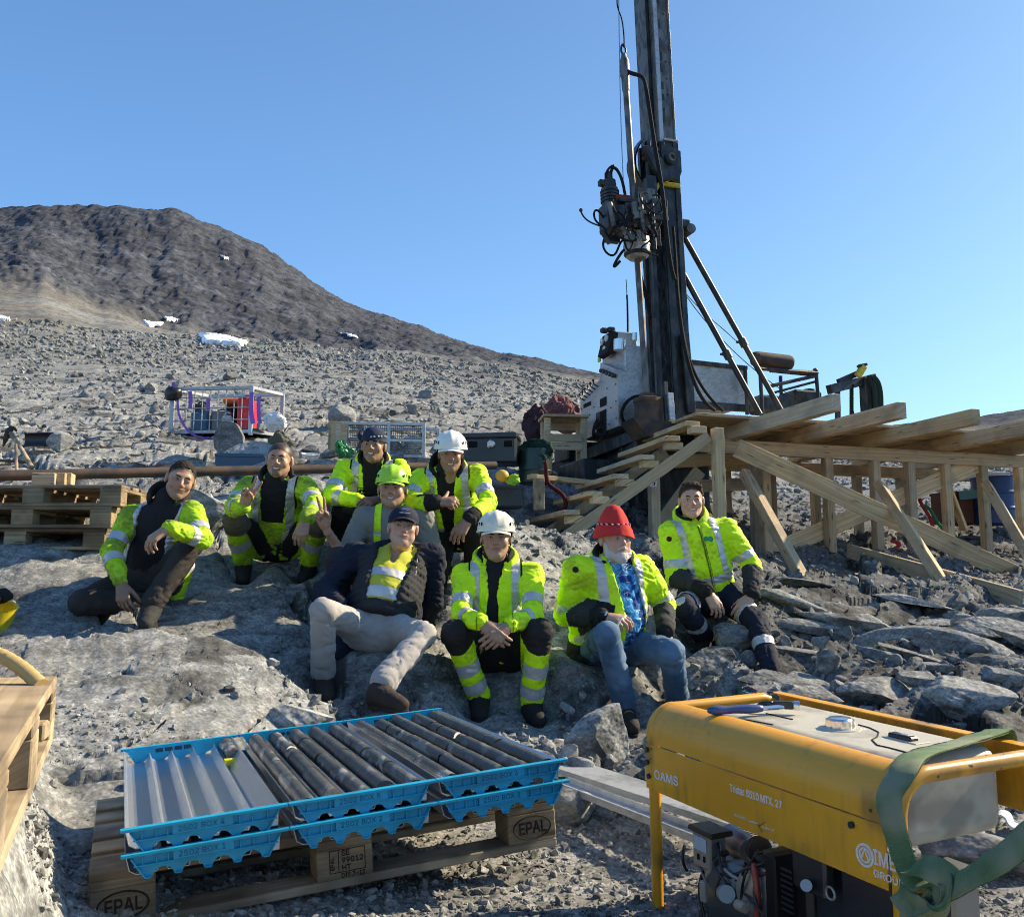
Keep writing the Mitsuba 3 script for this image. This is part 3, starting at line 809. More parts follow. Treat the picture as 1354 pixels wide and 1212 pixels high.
# ---- heads
def head_mesh(o, Rh, s, skin, opt):
    """o: centre of the head, Rh: columns (their left, front, up), s: scale; returns (v, f, colours)."""
    wd = opt.get('width', 1.0); jaw = opt.get('jaw', 1.0); age = opt.get('age', 0.0)
    sm = opt.get('smile', 0.0) * 1.5; mw = .024 + .005 * min(sm, 1)
    F = Field(V(-.13, -.15, -.24), V(.13, .15, .15), .0042)
    F.ell((0, -.014, .030), (.077 * wd, .097, .090), k=.02)
    F.ell((0, .026, -.034), (.057 * wd, .064, .086), k=.025)
    for sx in (-1, 1):
        F.cone((sx * .045 * wd * jaw, .004, -.058), (sx * .012, .062, -.100), .020, .018, .03)
        F.ell((sx * .041 * wd, .055, -.026), (.024, .022, .020), k=.02)
        if age: F.ell((sx * .042 * wd, .042, -.068), (.020, .026, .024), k=.03)
        F.ell((sx * .079 * wd, -.012, -.008), (.010, .021, .033), rotx(-.15), k=.008)
    F.ell((0, .071, -.101), (.019, .016, .016), k=.02)
    F.cone((-.036, .076, .020), (.036, .076, .020), .011, .011, .018)
    for sx in (-1, 1): F.ell((sx * .031, .101, -.004), (.019, .017, .013), k=.014, cut=True)
    F.cone((0, .081, .010), (0, .1035, -.030), .0085, .0120, .010)
    for sx in (-1, 1):
        F.ell((sx * .0125, .091, -.036), (.0085, .011, .008), k=.008)
        if sm: F.ell((sx * .040 * wd, .066, -.040), (.017, .014, .015), k=.015)
    F.cone((-mw, .077, -.064 + .006 * sm), (0, .0885, -.0615), .0065, .0075, .010); F.cone((mw, .077, -.064 + .006 * sm), (0, .0885, -.0615), .0065, .0075, .010)
    F.cone((-.019, .078, -.073 + .004 * sm), (.019, .078, -.073 + .004 * sm), .0075, .0075, .012)
    F.cone((-mw - .004, .085, -.0675 + .006 * sm), (0, .0965, -.0675), .0024, .0038 + .002 * sm, .004, cut=True); F.cone((mw + .004, .085, -.0675 + .006 * sm), (0, .0965, -.0675), .0024, .0038 + .002 * sm, .004, cut=True)
    for sx in (-1, 1):
        F.ell((sx * .0315, .0765, -.0035), (.0145, .012, .0095), k=.004)   # eyeball under the lids
    F.cone((0, -.022, -.06), (0, -.060, -.165), .055, .056, .03)
    if age: F.ell((0, .035, -.112), (.04, .04, .022), k=.03)
    v, f = F.mesh(); v = relax(v, f, 1, .35)
    c = np.tile(np.asarray(skin, float), (len(v), 1))
    def spot(p, r): return np.exp(-(((v - np.asarray(p)) / np.asarray(r)) ** 2).sum(1))
    red = spot((.045, .06, -.03), (.025, .03, .022)) + spot((-.045, .06, -.03), (.025, .03, .022)) + spot((0, .1, -.032), (.016, .03, .016)) + .5 * spot((0, .07, .06), (.05, .04, .02))
    c = c * (1 - np.clip(red, 0, 1)[:, None] * np.array([-.04, .20, .22]))
    buzz = opt.get('buzz')
    if buzz is not None:
        q = v[:, 2] - (.066 + (v[:, 1] - .085) * .80) + (meshkit.noise(v * 130, 6) - .5) * .012
        q = sstep(-.004, .006, q) * sstep(-.055, -.04, v[:, 2] - v[:, 1] * .3) * (np.abs(v[:, 0]) < .0775 * wd) * (.86 + .14 * meshkit.noise(v * 300, 8))
        c = c * (1 - q[:, None]) + q[:, None] * np.asarray(buzz)
    lips = np.clip(spot((0, .088, -.0665), (.026, .02, .0095)) * 1.4, 0, 1)[:, None]
    c = c * (1 - lips) + lips * c * np.array([.85, .52, .52])
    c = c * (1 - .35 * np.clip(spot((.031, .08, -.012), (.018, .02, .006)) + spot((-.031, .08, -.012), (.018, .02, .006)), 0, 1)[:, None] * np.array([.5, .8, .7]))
    st = opt.get('stubble', 0)
    if st:
        reg = sstep(-.040, -.060, v[:, 2]) * sstep(-.02, .02, v[:, 1]) * sstep(-.125, -.11, v[:, 2]) * (1 - lips[:, 0])
        go = opt.get('goatee')
        if go: reg = reg * np.clip(sstep(.032, .022, np.abs(v[:, 0])), 0, 1) * 1.0 + .25 * reg
        reg = np.clip(reg * (.7 + .6 * meshkit.noise(v * 240, 3)), 0, 1)[:, None] * st
        c = c * (1 - reg) + reg * np.asarray(opt.get('stubble_col', (.03, .025, .022)))
    c = c * (0.93 + .14 * meshkit.fbm(v * 60, 2, 4))[:, None]
    return o + s * (v @ Rh.T), f, c

def head_parts(P, o, Rh, s, opt):
    L = lambda p: o + s * (np.asarray(p, float) @ Rh.T)
    hc = np.asarray(opt.get('hair_col', (.012, .010, .009)))
    for sx in (-1, 1):
        e = place((ICO[2].vertices * np.array([.0100, .0055, .0033]), ICO[2].faces), None, (sx * .0315, .0855, -.0035))
        add('eye', (L(e[0]), e[1]), 'vc_plastic', P, smooth=True, color=(.36, .33, .30))
        e = place((ICO[2].vertices * np.array([.0042, .004, .0036]), ICO[2].faces), None, (sx * .0315 + opt.get('gaze', 0) * .003, .0885, -.0035))
        add('iris', (L(e[0]), e[1]), 'vc_plastic', f'{P}__' + 'eye' + ('' if sx < 0 else '_001'), smooth=True, color=opt.get('iris', (.015, .010, .008)))
        b = tube(spline([(sx * .012, .0905, .013), (sx * .028, .0895, .019), (sx * .046, .074, .013)], 8), np.array([.003, .0042, .0045, .0045, .0042, .0038, .003, .0015]), 6)
        add('eyebrow', (L(b[0]), b[1]), 'vc_matte', P, smooth=True, color=opt.get('brow_col', hc))
        lid = tube(spline([(sx * .0175, .0835, -.004), (sx * .0315, .0905, .0030), (sx * .0450, .0800, -.0035)], 8), .0022, 6)
        add('eyelid', (L(lid[0]), lid[1]), 'skin', P, smooth=True, color=np.asarray(opt['skin']) * .55)
    if opt.get('teeth'):
        sm = opt.get('smile', 0) * 1.5
        t = tube(spline([(-.023, .0800, -.0655 + .0055 * sm), (0, .0895, -.0670), (.023, .0800, -.0655 + .0055 * sm)], 9), np.array([.001, .003, .0042, .005, .0052, .005, .0042, .003, .001]), 8)
        add('teeth', (L(t[0]), t[1]), 'vc_plastic', P, smooth=True, color=(.62, .60, .54))

def hair_mesh(o, Rh, s, style, seed=1):
    F = Field(V(-.13, -.15, -.16), V(.13, .15, .17), .005)
    thick = style.get('thick', .008)
    F.ell((0, -.014, .030), (.077 + thick * .7, .097 + thick, .090 + thick * style.get('top', 1.0)), k=.0)
    if style.get('fringe'):
        F.ell((-.008, .052, .092), (.066, .040, .022), rotx(-.5) @ roty(-.10), k=.02)
    X, Y, Z = F.where()
    a, b = style.get('line', (.060, .95))      # hairline over the forehead, slope to the nape
    h0 = style.get('temple', .004)
    cut = (a + (Y - .085) * b) - Z
    nz = meshkit.noise(np.stack(np.meshgrid(X.ravel() * 90, Y.ravel() * 90, Z.ravel() * 40, indexing='ij'), -1), seed + 4)
    cut = cut + (nz - .5) * style.get('jag', .012)
    cut = np.maximum(cut, np.maximum((Y - .035), h0 - Z * 0 - .0) * 0 + (h0 + (Y - .03) * 1.1 - Z) * (Y > -.02))
    F.D = np.maximum(F.D, cut.astype(np.float32))
    ear = np.maximum(.03 - np.abs(X), 0) * 0
    v, f = F.mesh(); v = relax(v, f, 1, .4)
    n = normals(v, f)
    st = meshkit.noise(np.stack([v[:, 0] * 260, v[:, 1] * 50, v[:, 2] * 90], 1), seed) + meshkit.noise(v * 70, seed + 2)
    v = v + n * ((st - 1.0) * style.get('rough', .003))[:, None]
    return o + s * (v @ Rh.T), f

def dome(rx, ry, rz, z0, front=1.0, n=48, m=14, lip=.006, ridge=0.0, back=0.0):
    """A helmet or cap shell in head coordinates: half ellipsoid over z0 with a rolled rim."""
    rows = []
    for i in range(m + 1):
        t = i / m * (math.pi / 2)
        rows.append((math.sin(t), math.cos(t)))
    rows += [(1.0, -.10), (1.0 + lip / rx, -.12), (1.0 + lip / rx, -.20), (.97, -.20), (.93, .0)]
    ph = np.arange(n) * 2 * np.pi / n
    vs = []
    for k, (r, z) in enumerate(rows):
        x, y = np.sin(ph) * r * rx, np.cos(ph) * r * ry
        zz = np.full(n, z0 + z * rz)
        b = ridge * np.exp(-(x / .016) ** 2) * (z > 0) + ridge * .6 * (np.exp(-((x - .05) / .012) ** 2) + np.exp(-((x + .05) / .012) ** 2)) * (z > .1)
        q = 1 + b / rx
        vs.append(np.stack([x * q, y * q - .01, zz * 1.0 + b * (z > .3)], 1))
    v = np.vstack(vs); R = len(rows)
    i, j = np.meshgrid(np.arange(R - 1), np.arange(n), indexing='ij')
    q = np.stack([i * n + j, (i + 1) * n + j, (i + 1) * n + (j + 1) % n, i * n + (j + 1) % n], -1).reshape(-1, 4)
    return v, np.vstack([q[:, [0, 2, 1]], q[:, [0, 3, 2]]])

def peak(w, y0, y1, z0, drop, th=.004, n=17, m=6, curve=.02):
    """A cap's peak in head coordinates: half-width w, from y0 out to y1 at the middle."""
    vs = []
    for s_ in (0, 1):
        for i in range(m + 1):
            for j in range(n):
                a = (j / (n - 1) - .5) * 2
                ang = a * 1.25
                r = i / m
                x0, yy0 = math.sin(ang) * w / math.sin(1.25), y0 - (1 - math.cos(ang)) * w * .75
                out = (y1 - y0) * r * math.sqrt(max(1 - a * a * .92, 0))
                vs.append((x0, yy0 + out, z0 - drop * r * r - curve * a * a - s_ * th))
    v = np.array(vs); f = []
    N_ = (m + 1) * n
    for i in range(m):
        for j in range(n - 1):
            k = i * n + j
            f += [(k, k + n, k + 1), (k + 1, k + n, k + n + 1), (N_ + k, N_ + k + 1, N_ + k + n), (N_ + k + 1, N_ + k + n + 1, N_ + k + n)]
    for j in range(n - 1):
        k = m * n + j; f += [(k, N_ + k, k + 1), (k + 1, N_ + k, N_ + k + 1)]
    return v, np.array(f)
# ---- whole figures
def reach(p, px, py, L, sgn):
    """The point on this pixel's line of sight at distance L from p; sgn -1 = the nearer one."""
    e = at(px, py, 1.0)
    a, b, c = e @ e, e @ p, p @ p - L * L
    disc = b * b - a * c
    return e * ((b + sgn * math.sqrt(disc)) / a if disc > 0 else b / a)

LEN = dict(torso=.50, upper=.29, fore=.265, thigh=.44, shin=.43, foot=.19)
def skeleton(J):
    k = J.get('scale', 1.0)
    S = {'pelvis': at(*J['pelvis'])}
    S['neck'] = reach(S['pelvis'], *J['neck'][:2], LEN['torso'] * k, J['neck'][2])
    nd = S['neck'][1]
    S['head'] = at(J['head'][0], J['head'][1], nd + J['head'][2])
    for s in 'RL':
        S[s + 'sh'] = at(J[s + 'sh'][0], J[s + 'sh'][1], nd + J[s + 'sh'][2])
    X = S['Lsh'] - S['Rsh']; hx = J.get('hipdir', X); hx = unit(V(hx[0], hx[1], hx[2] * .5))
    for s, g in (('R', -1), ('L', 1)):
        S[s + 'hip'] = S['pelvis'] + hx * .095 * g * k
        S[s + 'el'] = reach(S[s + 'sh'], *J[s + 'el'][:2], LEN['upper'] * k, J[s + 'el'][2])
        S[s + 'wr'] = reach(S[s + 'el'], *J[s + 'wr'][:2], LEN['fore'] * k, J[s + 'wr'][2])
        S[s + 'kn'] = reach(S[s + 'hip'], *J[s + 'kn'][:2], LEN['thigh'] * k, J[s + 'kn'][2])
        S[s + 'an'] = reach(S[s + 'kn'], *J[s + 'an'][:2], LEN['shin'] * k, J[s + 'an'][2])
        S[s + 'to'] = reach(S[s + 'an'], *J[s + 'to'][:2], LEN['foot'] * k, J[s + 'to'][2])
    return S

def pads(S, o):
    PADS.append((S['pelvis'][0], S['pelvis'][1] + .04, S['pelvis'][2] - o.get('seat', .125), .30))
    for s in 'RL':
        if o.get('nopad_' + s): continue
        m = (S[s + 'an'] + S[s + 'to']) / 2
        zf = min(S[s + 'an'][2] - .085, S[s + 'to'][2] - .035)
        PADS.append((m[0], m[1], zf, .17)); PADS.append((S[s + 'to'][0], S[s + 'to'][1] - .20, zf - .03, .20))

def person(label, J, o, group='men posing for a group picture on the rock'):
    S = skeleton(J); k = J.get('scale', 1.0); b = o.get('bulk', 1.0)
    seed = o['seed']
    P = thing('person', label, 'person', None)
    up = unit(S['neck'] - S['pelvis']); X = unit(S['Lsh'] - S['Rsh']); front = unit(np.cross(X, up)); X = np.cross(up, front)
    R3 = np.stack([X, front, up], 1)
    neck, pel = S['neck'], S['pelvis']
    chest, belly = neck - up * .15 * k, pel + up * .20 * k
    allp = np.array(list(S.values()))
    lo, hi = allp.min(0) - .27, allp.max(0) + .27
    A = {s: (S[s + 'sh'], S[s + 'el'], S[s + 'wr']) for s in 'RL'}
    jk = o['jacket']
    # -- torso garment
    def torso(F, e, extra=True):
        fl = (front, .74)
        F.cone(pel - up * .03, belly, (.180 + e) * b, (.172 + e) * b, .04, fl)
        F.cone(belly, chest, (.172 + e) * b, (.178 + e) * b, .05, fl)
        F.cone(S['Rsh'] + X * .03 - up * .01, S['Lsh'] - X * .03 - up * .01, .072 + e, .072 + e, .06)
        F.cone(chest, neck, (.15 + e), .075 + e, .05, fl)
        if o.get('belly'): F.ell(pel + up * .20 + front * .08, (.15 + e, .115 + o['belly'] + e, .17), R3, .06)
    tb = [S['Rsh'], S['Lsh'], neck, pel]
    tlo, thi = np.min(tb, 0) - .30, np.max(tb, 0) + .30
    Fj = Field(np.minimum(tlo, np.min([S['Rwr'], S['Lwr'], S['Rel'], S['Lel']], 0) - .12), np.maximum(thi, np.max([S['Rwr'], S['Lwr'], S['Rel'], S['Lel']], 0) + .12), .0095)
    torso(Fj, .0)
    def hem_cut(F, hz):
        Xg = F.where(); hh = sum((Xg[i] - np.float32(pel[i])) * np.float32(up[i]) for i in range(3))
        F.D = np.maximum(F.D, (np.float32(hz) - hh).astype(np.float32))
    hem_cut(Fj, jk.get('hem', -.055))
    if jk.get('tail'):                                  # the skirt of a long open coat hanging down behind
        for (du, dw, dz, r) in jk['tail']: Fj.cone(pel + up * .12 + X * du * .8 - front * .07, pel + X * du + front * dw + V(0, 0, dz), .10, r, .06)
    gap = jk.get('gap')
    if gap:
        Xg = Fj.where(); q = [Xg[i] - np.float32(pel[i]) for i in range(3)]
        u = sum(q[i] * np.float32(X[i]) for i in range(3)); w = sum(q[i] * np.float32(front[i]) for i in range(3)); h = sum(q[i] * np.float32(up[i]) for i in range(3))
        T_ = .5 * k
        hs, gs, us = np.array(gap[0]) * T_, np.array(gap[1]), np.array(gap[2])
        g = np.interp(h, hs, gs).astype(np.float32); uc = np.interp(h, hs, us).astype(np.float32)
        cut = np.maximum(np.abs(u - uc) - g, .035 - w)
        Fj.D = np.maximum(Fj.D, -cut.astype(np.float32))
    if jk.get('hood'): Fj.cone(neck - front * .085 - X * .07 - up * .01, neck - front * .085 + X * .07 - up * .01, .062, .062, .05); Fj.cone(neck - X * .09, neck + X * .09 - front * .04, .045, .045, .04)
    se = jk.get('sleeve', 2.0)                              # sleeves end: 2 = the wrist, 1 = the elbow
    for s in 'RL':
        sh, el, wr = A[s]
        if se <= 1: Fj.cone(sh, sh + (el - sh) * se, .072 * b, .068 * b, .045)
        else:
            Fj.cone(sh, el, .070 * b, .060 * b, .04); Fj.cone(el, el + (wr - el) * (se - 1) * .97, .060 * b, .049 * b, .02)
    jv, jf = Fj.mesh()
    joints = []
    for s in 'RL':
        sh, el, wr = A[s]
        joints += [(el, unit(wr - el), .10), (wr, unit(wr - el), .09), (sh + (el - sh) * .2, unit(el - sh), .09)]
    joints.append((pel + up * .05, up, .12))
    jv = wrinkle(relax(jv, jf, 1, .4), jf, jk.get('amp', .0095), 8.5, seed, joints)
    jmat, jcol = jk['mat'], jk.get('col')
    Jk = cloth(jk.get('name', 'jacket'), jv, jf, jmat, P, jcol, jk.get('label'))
    # coordinates on the jacket
    rel = jv - pel; u, w, h = rel @ X, rel @ front, rel @ up / (.5 * k)
    arm, along = {}, {}
    dt = np.full(len(jv), 9.0)
    for (a_, b_, r_) in ((pel, chest, .13), (chest, neck, .10), (S['Rsh'], S['Lsh'], .04)):
        dt = np.minimum(dt, seg(jv, a_, b_)[0] - r_ * b)
    for s in 'RL':
        d1, s1 = seg(jv, A[s][0], A[s][1]); d2, s2 = seg(jv, A[s][1], A[s][2])
        arm[s] = np.minimum(dt - (np.minimum(d1, d2) - .06), .05)
        near1 = d1 < d2
        along[s] = np.where(near1, np.minimum(s1, .29 * k), .29 * k + np.maximum(s2, 0)) + 0.01 * (meshkit.noise(jv * 14, seed) - .5)
    onb = np.minimum(.03 - np.maximum(arm['R'], arm['L']) * 3, .03)
    rf = 'reflective_stripe'
    def patch(name, conds, off, mat, col=None, par=None):
        return add_n(name, overlay(jv, jf, conds, off), mat, par or Jk, col, split=True)
    if jk.get('stripes'):
        for s in 'RL':
            for (a0, a1) in jk.get('bands', ((.175, .235), (.355, .41))):
                patch(rf, [arm[s] - .002, along[s] - a0, a1 - along[s]], .0025, 'reflective')
        lo_, hi_ = jk.get('hoop', (.24, .36))
        patch(rf, [onb, h - lo_, hi_ - h], .0025, 'reflective')
        for sx in (-1, 1):
            c0 = jk.get('vert', .115)
            patch(rf, [onb + .02, sx * u - (c0 - .024), (c0 + .024) - sx * u, h - hi_ - .01], .0025, 'reflective')
    for (s, a0, a1, nm, mt, cl) in jk.get('sleeve_parts', ()):
        patch(nm, [arm[s] - .002, along[s] - a0, a1 - along[s]], .0035, mt, cl)
    for (h0, h1, nm, mt, cl) in jk.get('body_parts', ()):
        patch(nm, [onb, h - h0, h1 - h], .0035, mt, cl)
    for (sx, u0, u1, h0, h1, nm, mt, cl) in jk.get('patches', ()):
        patch(nm, [w, sx * u - u0, u1 - sx * u, h - h0, h1 - h], .004, mt, cl)
    if jk.get('piping'):                                # dark piping down over the shoulder from the collar
        for sx in (-1, 1):
            patch('piping', [onb + .02, sx * u - .142, .152 - sx * u, h - .72], .003, 'vc_matte', (.012, .012, .014))
    for (px_, py_, rad, nm, mt, cl) in jk.get('spots', ()):
        e_ = at(px_, py_, 1.0); e_ = e_ / np.linalg.norm(e_)
        dl = jv @ e_; off_ = np.linalg.norm(jv - dl[:, None] * e_, axis=1)
        near_ = np.nonzero(off_ < .015)[0]
        if len(near_):
            p_ = jv[near_[np.argmin(dl[near_])]]
            patch(nm, [rad - np.linalg.norm(jv - p_, axis=1)], .0045, mt, cl)
    # -- collar
    for (r_, zz, sc, gp, mt, cl, nm) in o.get('collars', ()):
        t = np.linspace(gp, 2 * np.pi - gp, 30)
        ring = np.stack([np.sin(t) * r_ * 1.12, np.cos(t) * r_ * .98 - .012, zz + .018 * np.cos(t) * -1 + 0 * t], 1)
        cv, cf = tube(ring, .019 * (1 - .35 * np.abs(np.linspace(-1, 1, 30)) ** 6), 10)
        c0 = cv[:, 2].mean(); cv[:, 2] = zz + (cv[:, 2] - zz) * sc
        cv = cv + (meshkit.noise(cv * 30, seed) - .5)[:, None] * .008
        add(nm, (neck + cv @ R3.T, cf), mt, P, smooth=True, color=cl)
    # -- inner garments
    for i, g_ in enumerate(o.get('inner', ())):
        Fi = Field(tlo + .05, thi - .05, .014)
        torso(Fi, g_.get('e', -.016) - .006 * i)
        hem_cut(Fi, g_.get('hem', -.02))
        Fi.cone(neck - up * .06, neck + up * g_.get('neck', .04), .085, .068, .04, (front, .9))
        if g_.get('v'):                                    # open at the neck
            Xg = Fi.where(); q = [Xg[j] - np.float32(neck[j]) for j in range(3)]
            uu = sum(q[j] * np.float32(X[j]) for j in range(3)); ww = sum(q[j] * np.float32(front[j]) for j in range(3)); hh = sum(q[j] * np.float32(up[j]) for j in range(3))
            gg = np.interp(hh, [g_['v'][0], .06], [g_['v'][2] if len(g_['v']) > 2 else 0.0, g_['v'][1]]).astype(np.float32)
            Fi.D = np.maximum(Fi.D, -np.maximum(np.abs(uu) - gg, np.maximum(.02 - ww, g_['v'][0] - hh)).astype(np.float32))
        iv, if_ = Fi.mesh(); iv = wrinkle(relax(iv, if_, 1, .4), if_, g_.get('amp', .006), 11, seed + 7 + i)
        if g_.get('quilt'):
            hq = (iv - pel) @ up
            iv = iv + normals(iv, if_) * ((np.abs(np.sin(hq * math.pi / .042)) ** .6) * .014)[:, None]
        ik = cloth(g_['name'], iv, if_, g_['mat'], P, g_.get('col'), g_.get('label'))
        ir = iv - pel; iu, iw, ih = ir @ X, ir @ front, ir @ up / (.5 * k)
        for (sx, u0, u1, h0, h1, nm, mt, cl) in g_.get('patches', ()):
            add_n(nm, overlay(iv, if_, [iw, sx * iu - u0, u1 - sx * iu, ih - h0, h1 - ih], .003), mt, ik, cl, split=True)
    # -- trousers
    tr = o['trousers']; tbk = tr.get('bulk', 1.0)
    tp = np.array([S[q] for q in ('pelvis', 'Rhip', 'Lhip', 'Rkn', 'Lkn', 'Ran', 'Lan')])
    Ft = Field(tp.min(0) - .17, tp.max(0) + .17, .010)
    hx = unit(S['Lhip'] - S['Rhip'])
    Ft.cone(S['Rhip'], S['Lhip'], .125 * tbk, .125 * tbk, .05)
    Ft.cone(pel, pel + up * .12, .13, .14, .05, (front, .8))
    cuff = tr.get('cuff', .066)
    for s in 'RL':
        hp, kn, an = S[s + 'hip'], S[s + 'kn'], S[s + 'an']
        Ft.cone(hp, kn, .104 * tbk, .074 * tbk, .05); Ft.cone(kn, an + (kn - an) * tr.get('short', .04), .072 * tbk, cuff * tbk, .02)
    tv, tf = Ft.mesh()
    tj = []
    for s in 'RL':
        ax = unit(S[s + 'an'] - S[s + 'kn'])
        tj += [(S[s + 'kn'], ax, .10), (S[s + 'an'] - ax * .06, ax, .10), (S[s + 'hip'] + (S[s + 'kn'] - S[s + 'hip']) * .25, unit(S[s + 'kn'] - S[s + 'hip']), .12)]
    tv = wrinkle(relax(tv, tf, 1, .4), tf, tr.get('amp', .0075), 8.0, seed + 20, tj)
    Tk = cloth('trousers', tv, tf, tr['mat'], P, tr.get('col'), tr.get('label'))
    for s in 'RL':
        o_ = 'L' if s == 'R' else 'R'
        d1, s1 = seg(tv, S[s + 'hip'], S[s + 'kn']); d2, s2 = seg(tv, S[s + 'kn'], S[s + 'an'])
        dm = np.minimum(*[seg(tv, S[o_ + a_], S[o_ + b_])[0] for a_, b_ in (('hip', 'kn'), ('kn', 'an'))])
        own = np.minimum(d1, d2); side = np.clip(dm - own, -.05, .05)
        al = np.where(d1 < d2, s1, LEN['thigh'] * k + s2) + .012 * (meshkit.noise(tv * 12, seed + 3) - .5)
        for (a0, a1) in tr.get('bands', ()):
            add_n('reflective_stripe', overlay(tv, tf, [side, al - a0, a1 - al], .0025), 'reflective', Tk, split=True)
        if tr.get('knee'):
            kn = S[s + 'kn']; fw = unit(kn - (S[s + 'hip'] + S[s + 'an']) / 2)
            a0, a1, mt, cl = tr['knee']
            add_n('knee_patch', overlay(tv, tf, [side, al - a0, a1 - al, (tv - kn) @ fw + .085 - .25 * np.abs(al - .44)], .004), mt, Tk, cl, split=True)
        if tr.get('inseam'):
            mt, cl = tr['inseam']; sx = 1 if s == 'R' else -1
            add_n('inner_panel', overlay(tv, tf, [side, .43 * k - al, ((tv - (S[s + 'hip'] + S[s + 'kn']) / 2) @ hx) * sx - .03], .003), mt, Tk, cl, split=True)
    # -- boots
    bt = o['boots']
    for s in 'RL':
        an, to = S[s + 'an'], S[s + 'to']
        fdir = to - an; fdir = unit(fdir + V(0, 0, .055) * (1 if fdir[2] < 0 else 0)); fu = unit(V(0, 0, 1) - fdir * fdir[2]) if abs(fdir[2]) < .9 else unit(np.cross(np.cross(fdir, X), fdir))
        fs = np.cross(fu, fdir)
        sp = unit(S[s + 'kn'] - an)
        F = Field(np.minimum(an, to) - .16, np.maximum(an, to) + .18, .0075)
        F.cone(an + sp * .09, an - fu * .02, .056, .055, .02)
        heel = an - fu * .055 - fdir * .028; tip = an - fu * .062 + fdir * .165
        F.cone(heel, tip, .043, .040, .035, (fu, .95)); F.cone(an - fu * .03 + fdir * .02, an - fu * .055 + fdir * .11, .048, .044, .03)
        bv, bf = F.mesh(); bv = wrinkle(relax(bv, bf, 1, .4), bf, .003, 22, seed + 50, [(an + fdir * .07 - fu * .03, fdir, .04)])
        B = cloth('boot', bv, bf, 'vc_matte', P, bt['col'] * (0.9 + .25 * meshkit.noise(bv * 30, seed))[:, None] if isinstance(bt['col'], np.ndarray) else bt['col'])
        q = np.linspace(0, 2 * np.pi, 28, endpoint=False)
        ol = np.stack([.070 + np.cos(q) * .142, np.sin(q) * (.046 + .006 * np.cos(q)) * (1 - .12 * np.cos(q + 2.6) ** 2)], 1)
        sv, sf = extrude(ol, .026)
        base = an - fu * .108
        add('sole', (base + sv @ np.stack([fdir, fs, fu], 0), sf), 'vc_matte', B, smooth=30, color=bt.get('sole', (.02, .019, .018)))
        if bt.get('lace'):
            for i in range(5):
                c = an + fdir * (.035 + .024 * i) - fu * (-.012 + .013 * i)
                l = tube(spline([c - fs * .03 - fu * .004, c + fu * .014, c + fs * .03 - fu * .004], 7), .0032, 6)
                add('lace', l, 'vc_matte', B, smooth=True, color=bt['lace'])
    # -- the body itself: head, neck, arms and hands, one skin
    hd = o['head']; skin = np.asarray(hd['skin'])
    hs = hd.get('size', 1.0) * k
    hu = unit(hd.get('up', up * .5 + V(0, 0, .5))); hf = unit(np.asarray(hd['face'], float) - hu * (np.asarray(hd['face'], float) @ hu))
    Rh = np.stack([np.cross(hf, hu), hf, hu], 1)
    parts, cols = [], []
    v, f, c = head_mesh(S['head'], Rh, hs, skin, hd); parts.append((v, f)); cols.append(c)
    Fb = Field(lo + .05, hi - .05, .018)
    Fb.cone(pel, chest, .11, .12, .05, (front, .7)); Fb.cone(chest, neck, .11, .05, .05, (front, .7)); Fb.cone(neck - up * .03, S['head'], .055, .05, .03); Fb.cone(S['Rsh'], S['Lsh'], .045, .045, .05)
    for s in 'RL':
        sh, el, wr = A[s]; Fb.cone(sh, el, .046, .040, .03); Fb.cone(el, wr, .041, .0275, .015)
        Fb.cone(S[s + 'hip'], S[s + 'kn'], .07, .05, .04); Fb.cone(S[s + 'kn'], S[s + 'an'], .05, .04, .03)
    v, f = Fb.mesh(); v = relax(v, f, 1, .5); parts.append((v, f)); cols.append(np.tile(skin, (len(v), 1)))
    for s in 'RL':
        hh = o['hands'].get(s)
        if not hh: continue
        wr = S[s + 'wr']
        Y = (at(hh['to'][0], hh['to'][1], wr[1] + hh['to'][2]) - wr)
        v, f = hand_mesh(wr + unit(Y) * .018, Y, hh['palm'], s == 'R', hh['curl'], hh.get('spread', .08), hh.get('thumb', (.6, .3)), hh.get('size', 1.0) * k)
        parts.append((v, f)); cols.append(np.tile(skin * hh.get('dark', .9), (len(v), 1)) * (.9 + .2 * meshkit.noise(v * 60, 3))[:, None])
    m = merge(parts)
    cloth('body', m[0], m[1], 'skin', P, np.vstack(cols))
    head_parts(P, S['head'], Rh, hs, hd)
    if hd.get('hair'):
        v, f = hair_mesh(S['head'], Rh, hs, hd['hair'], seed); cloth('hair', v, f, 'vc_matte', P, hd.get('hair_col', (.012, .010, .009)))
    L = lambda m_: (S['head'] + hs * (np.asarray(m_[0]) @ Rh.T), m_[1])
    if hd.get('helmet'):
        hc = np.asarray(hd['helmet'], float)
        hk = add('helmet', L(dome(.108, .134, .104, .052, ridge=.005, lip=.005)), 'vc_plastic', P, smooth=50, color=lambda v_: np.tile(hc, (len(v_), 1)) * (.86 + .2 * meshkit.fbm(v_ * 22, 3, seed))[:, None])
        add('peak', L(peak(.083, .098, .150, .036, .012, .005, curve=.012)), 'vc_plastic', hk, smooth=50, color=hc * .95)
        for sx in (-1, 1):
            for q in range(3):
                add('vent', L(place(cbox((.012, .006, .020), .002), rotz(-sx * (.9 + .22 * q)), (sx * (.106 - .012 * q), .014 + .032 * q, .074))), 'vc_matte', hk, color=(.01, .01, .012))
            add('harness', L(tube(spline([(sx * .088, .02, .045), (sx * .085, .0, -.02), (sx * .070, .02, -.075)], 10), .0035, 6)), 'vc_matte', hk, smooth=True, color=(.02, .02, .022))
        add('headband', L(lathe([(0, .093), (.022, .095)], (0, -.005, .030), (0, 0, 1), 28)), 'vc_matte', hk, color=(.015, .015, .017))
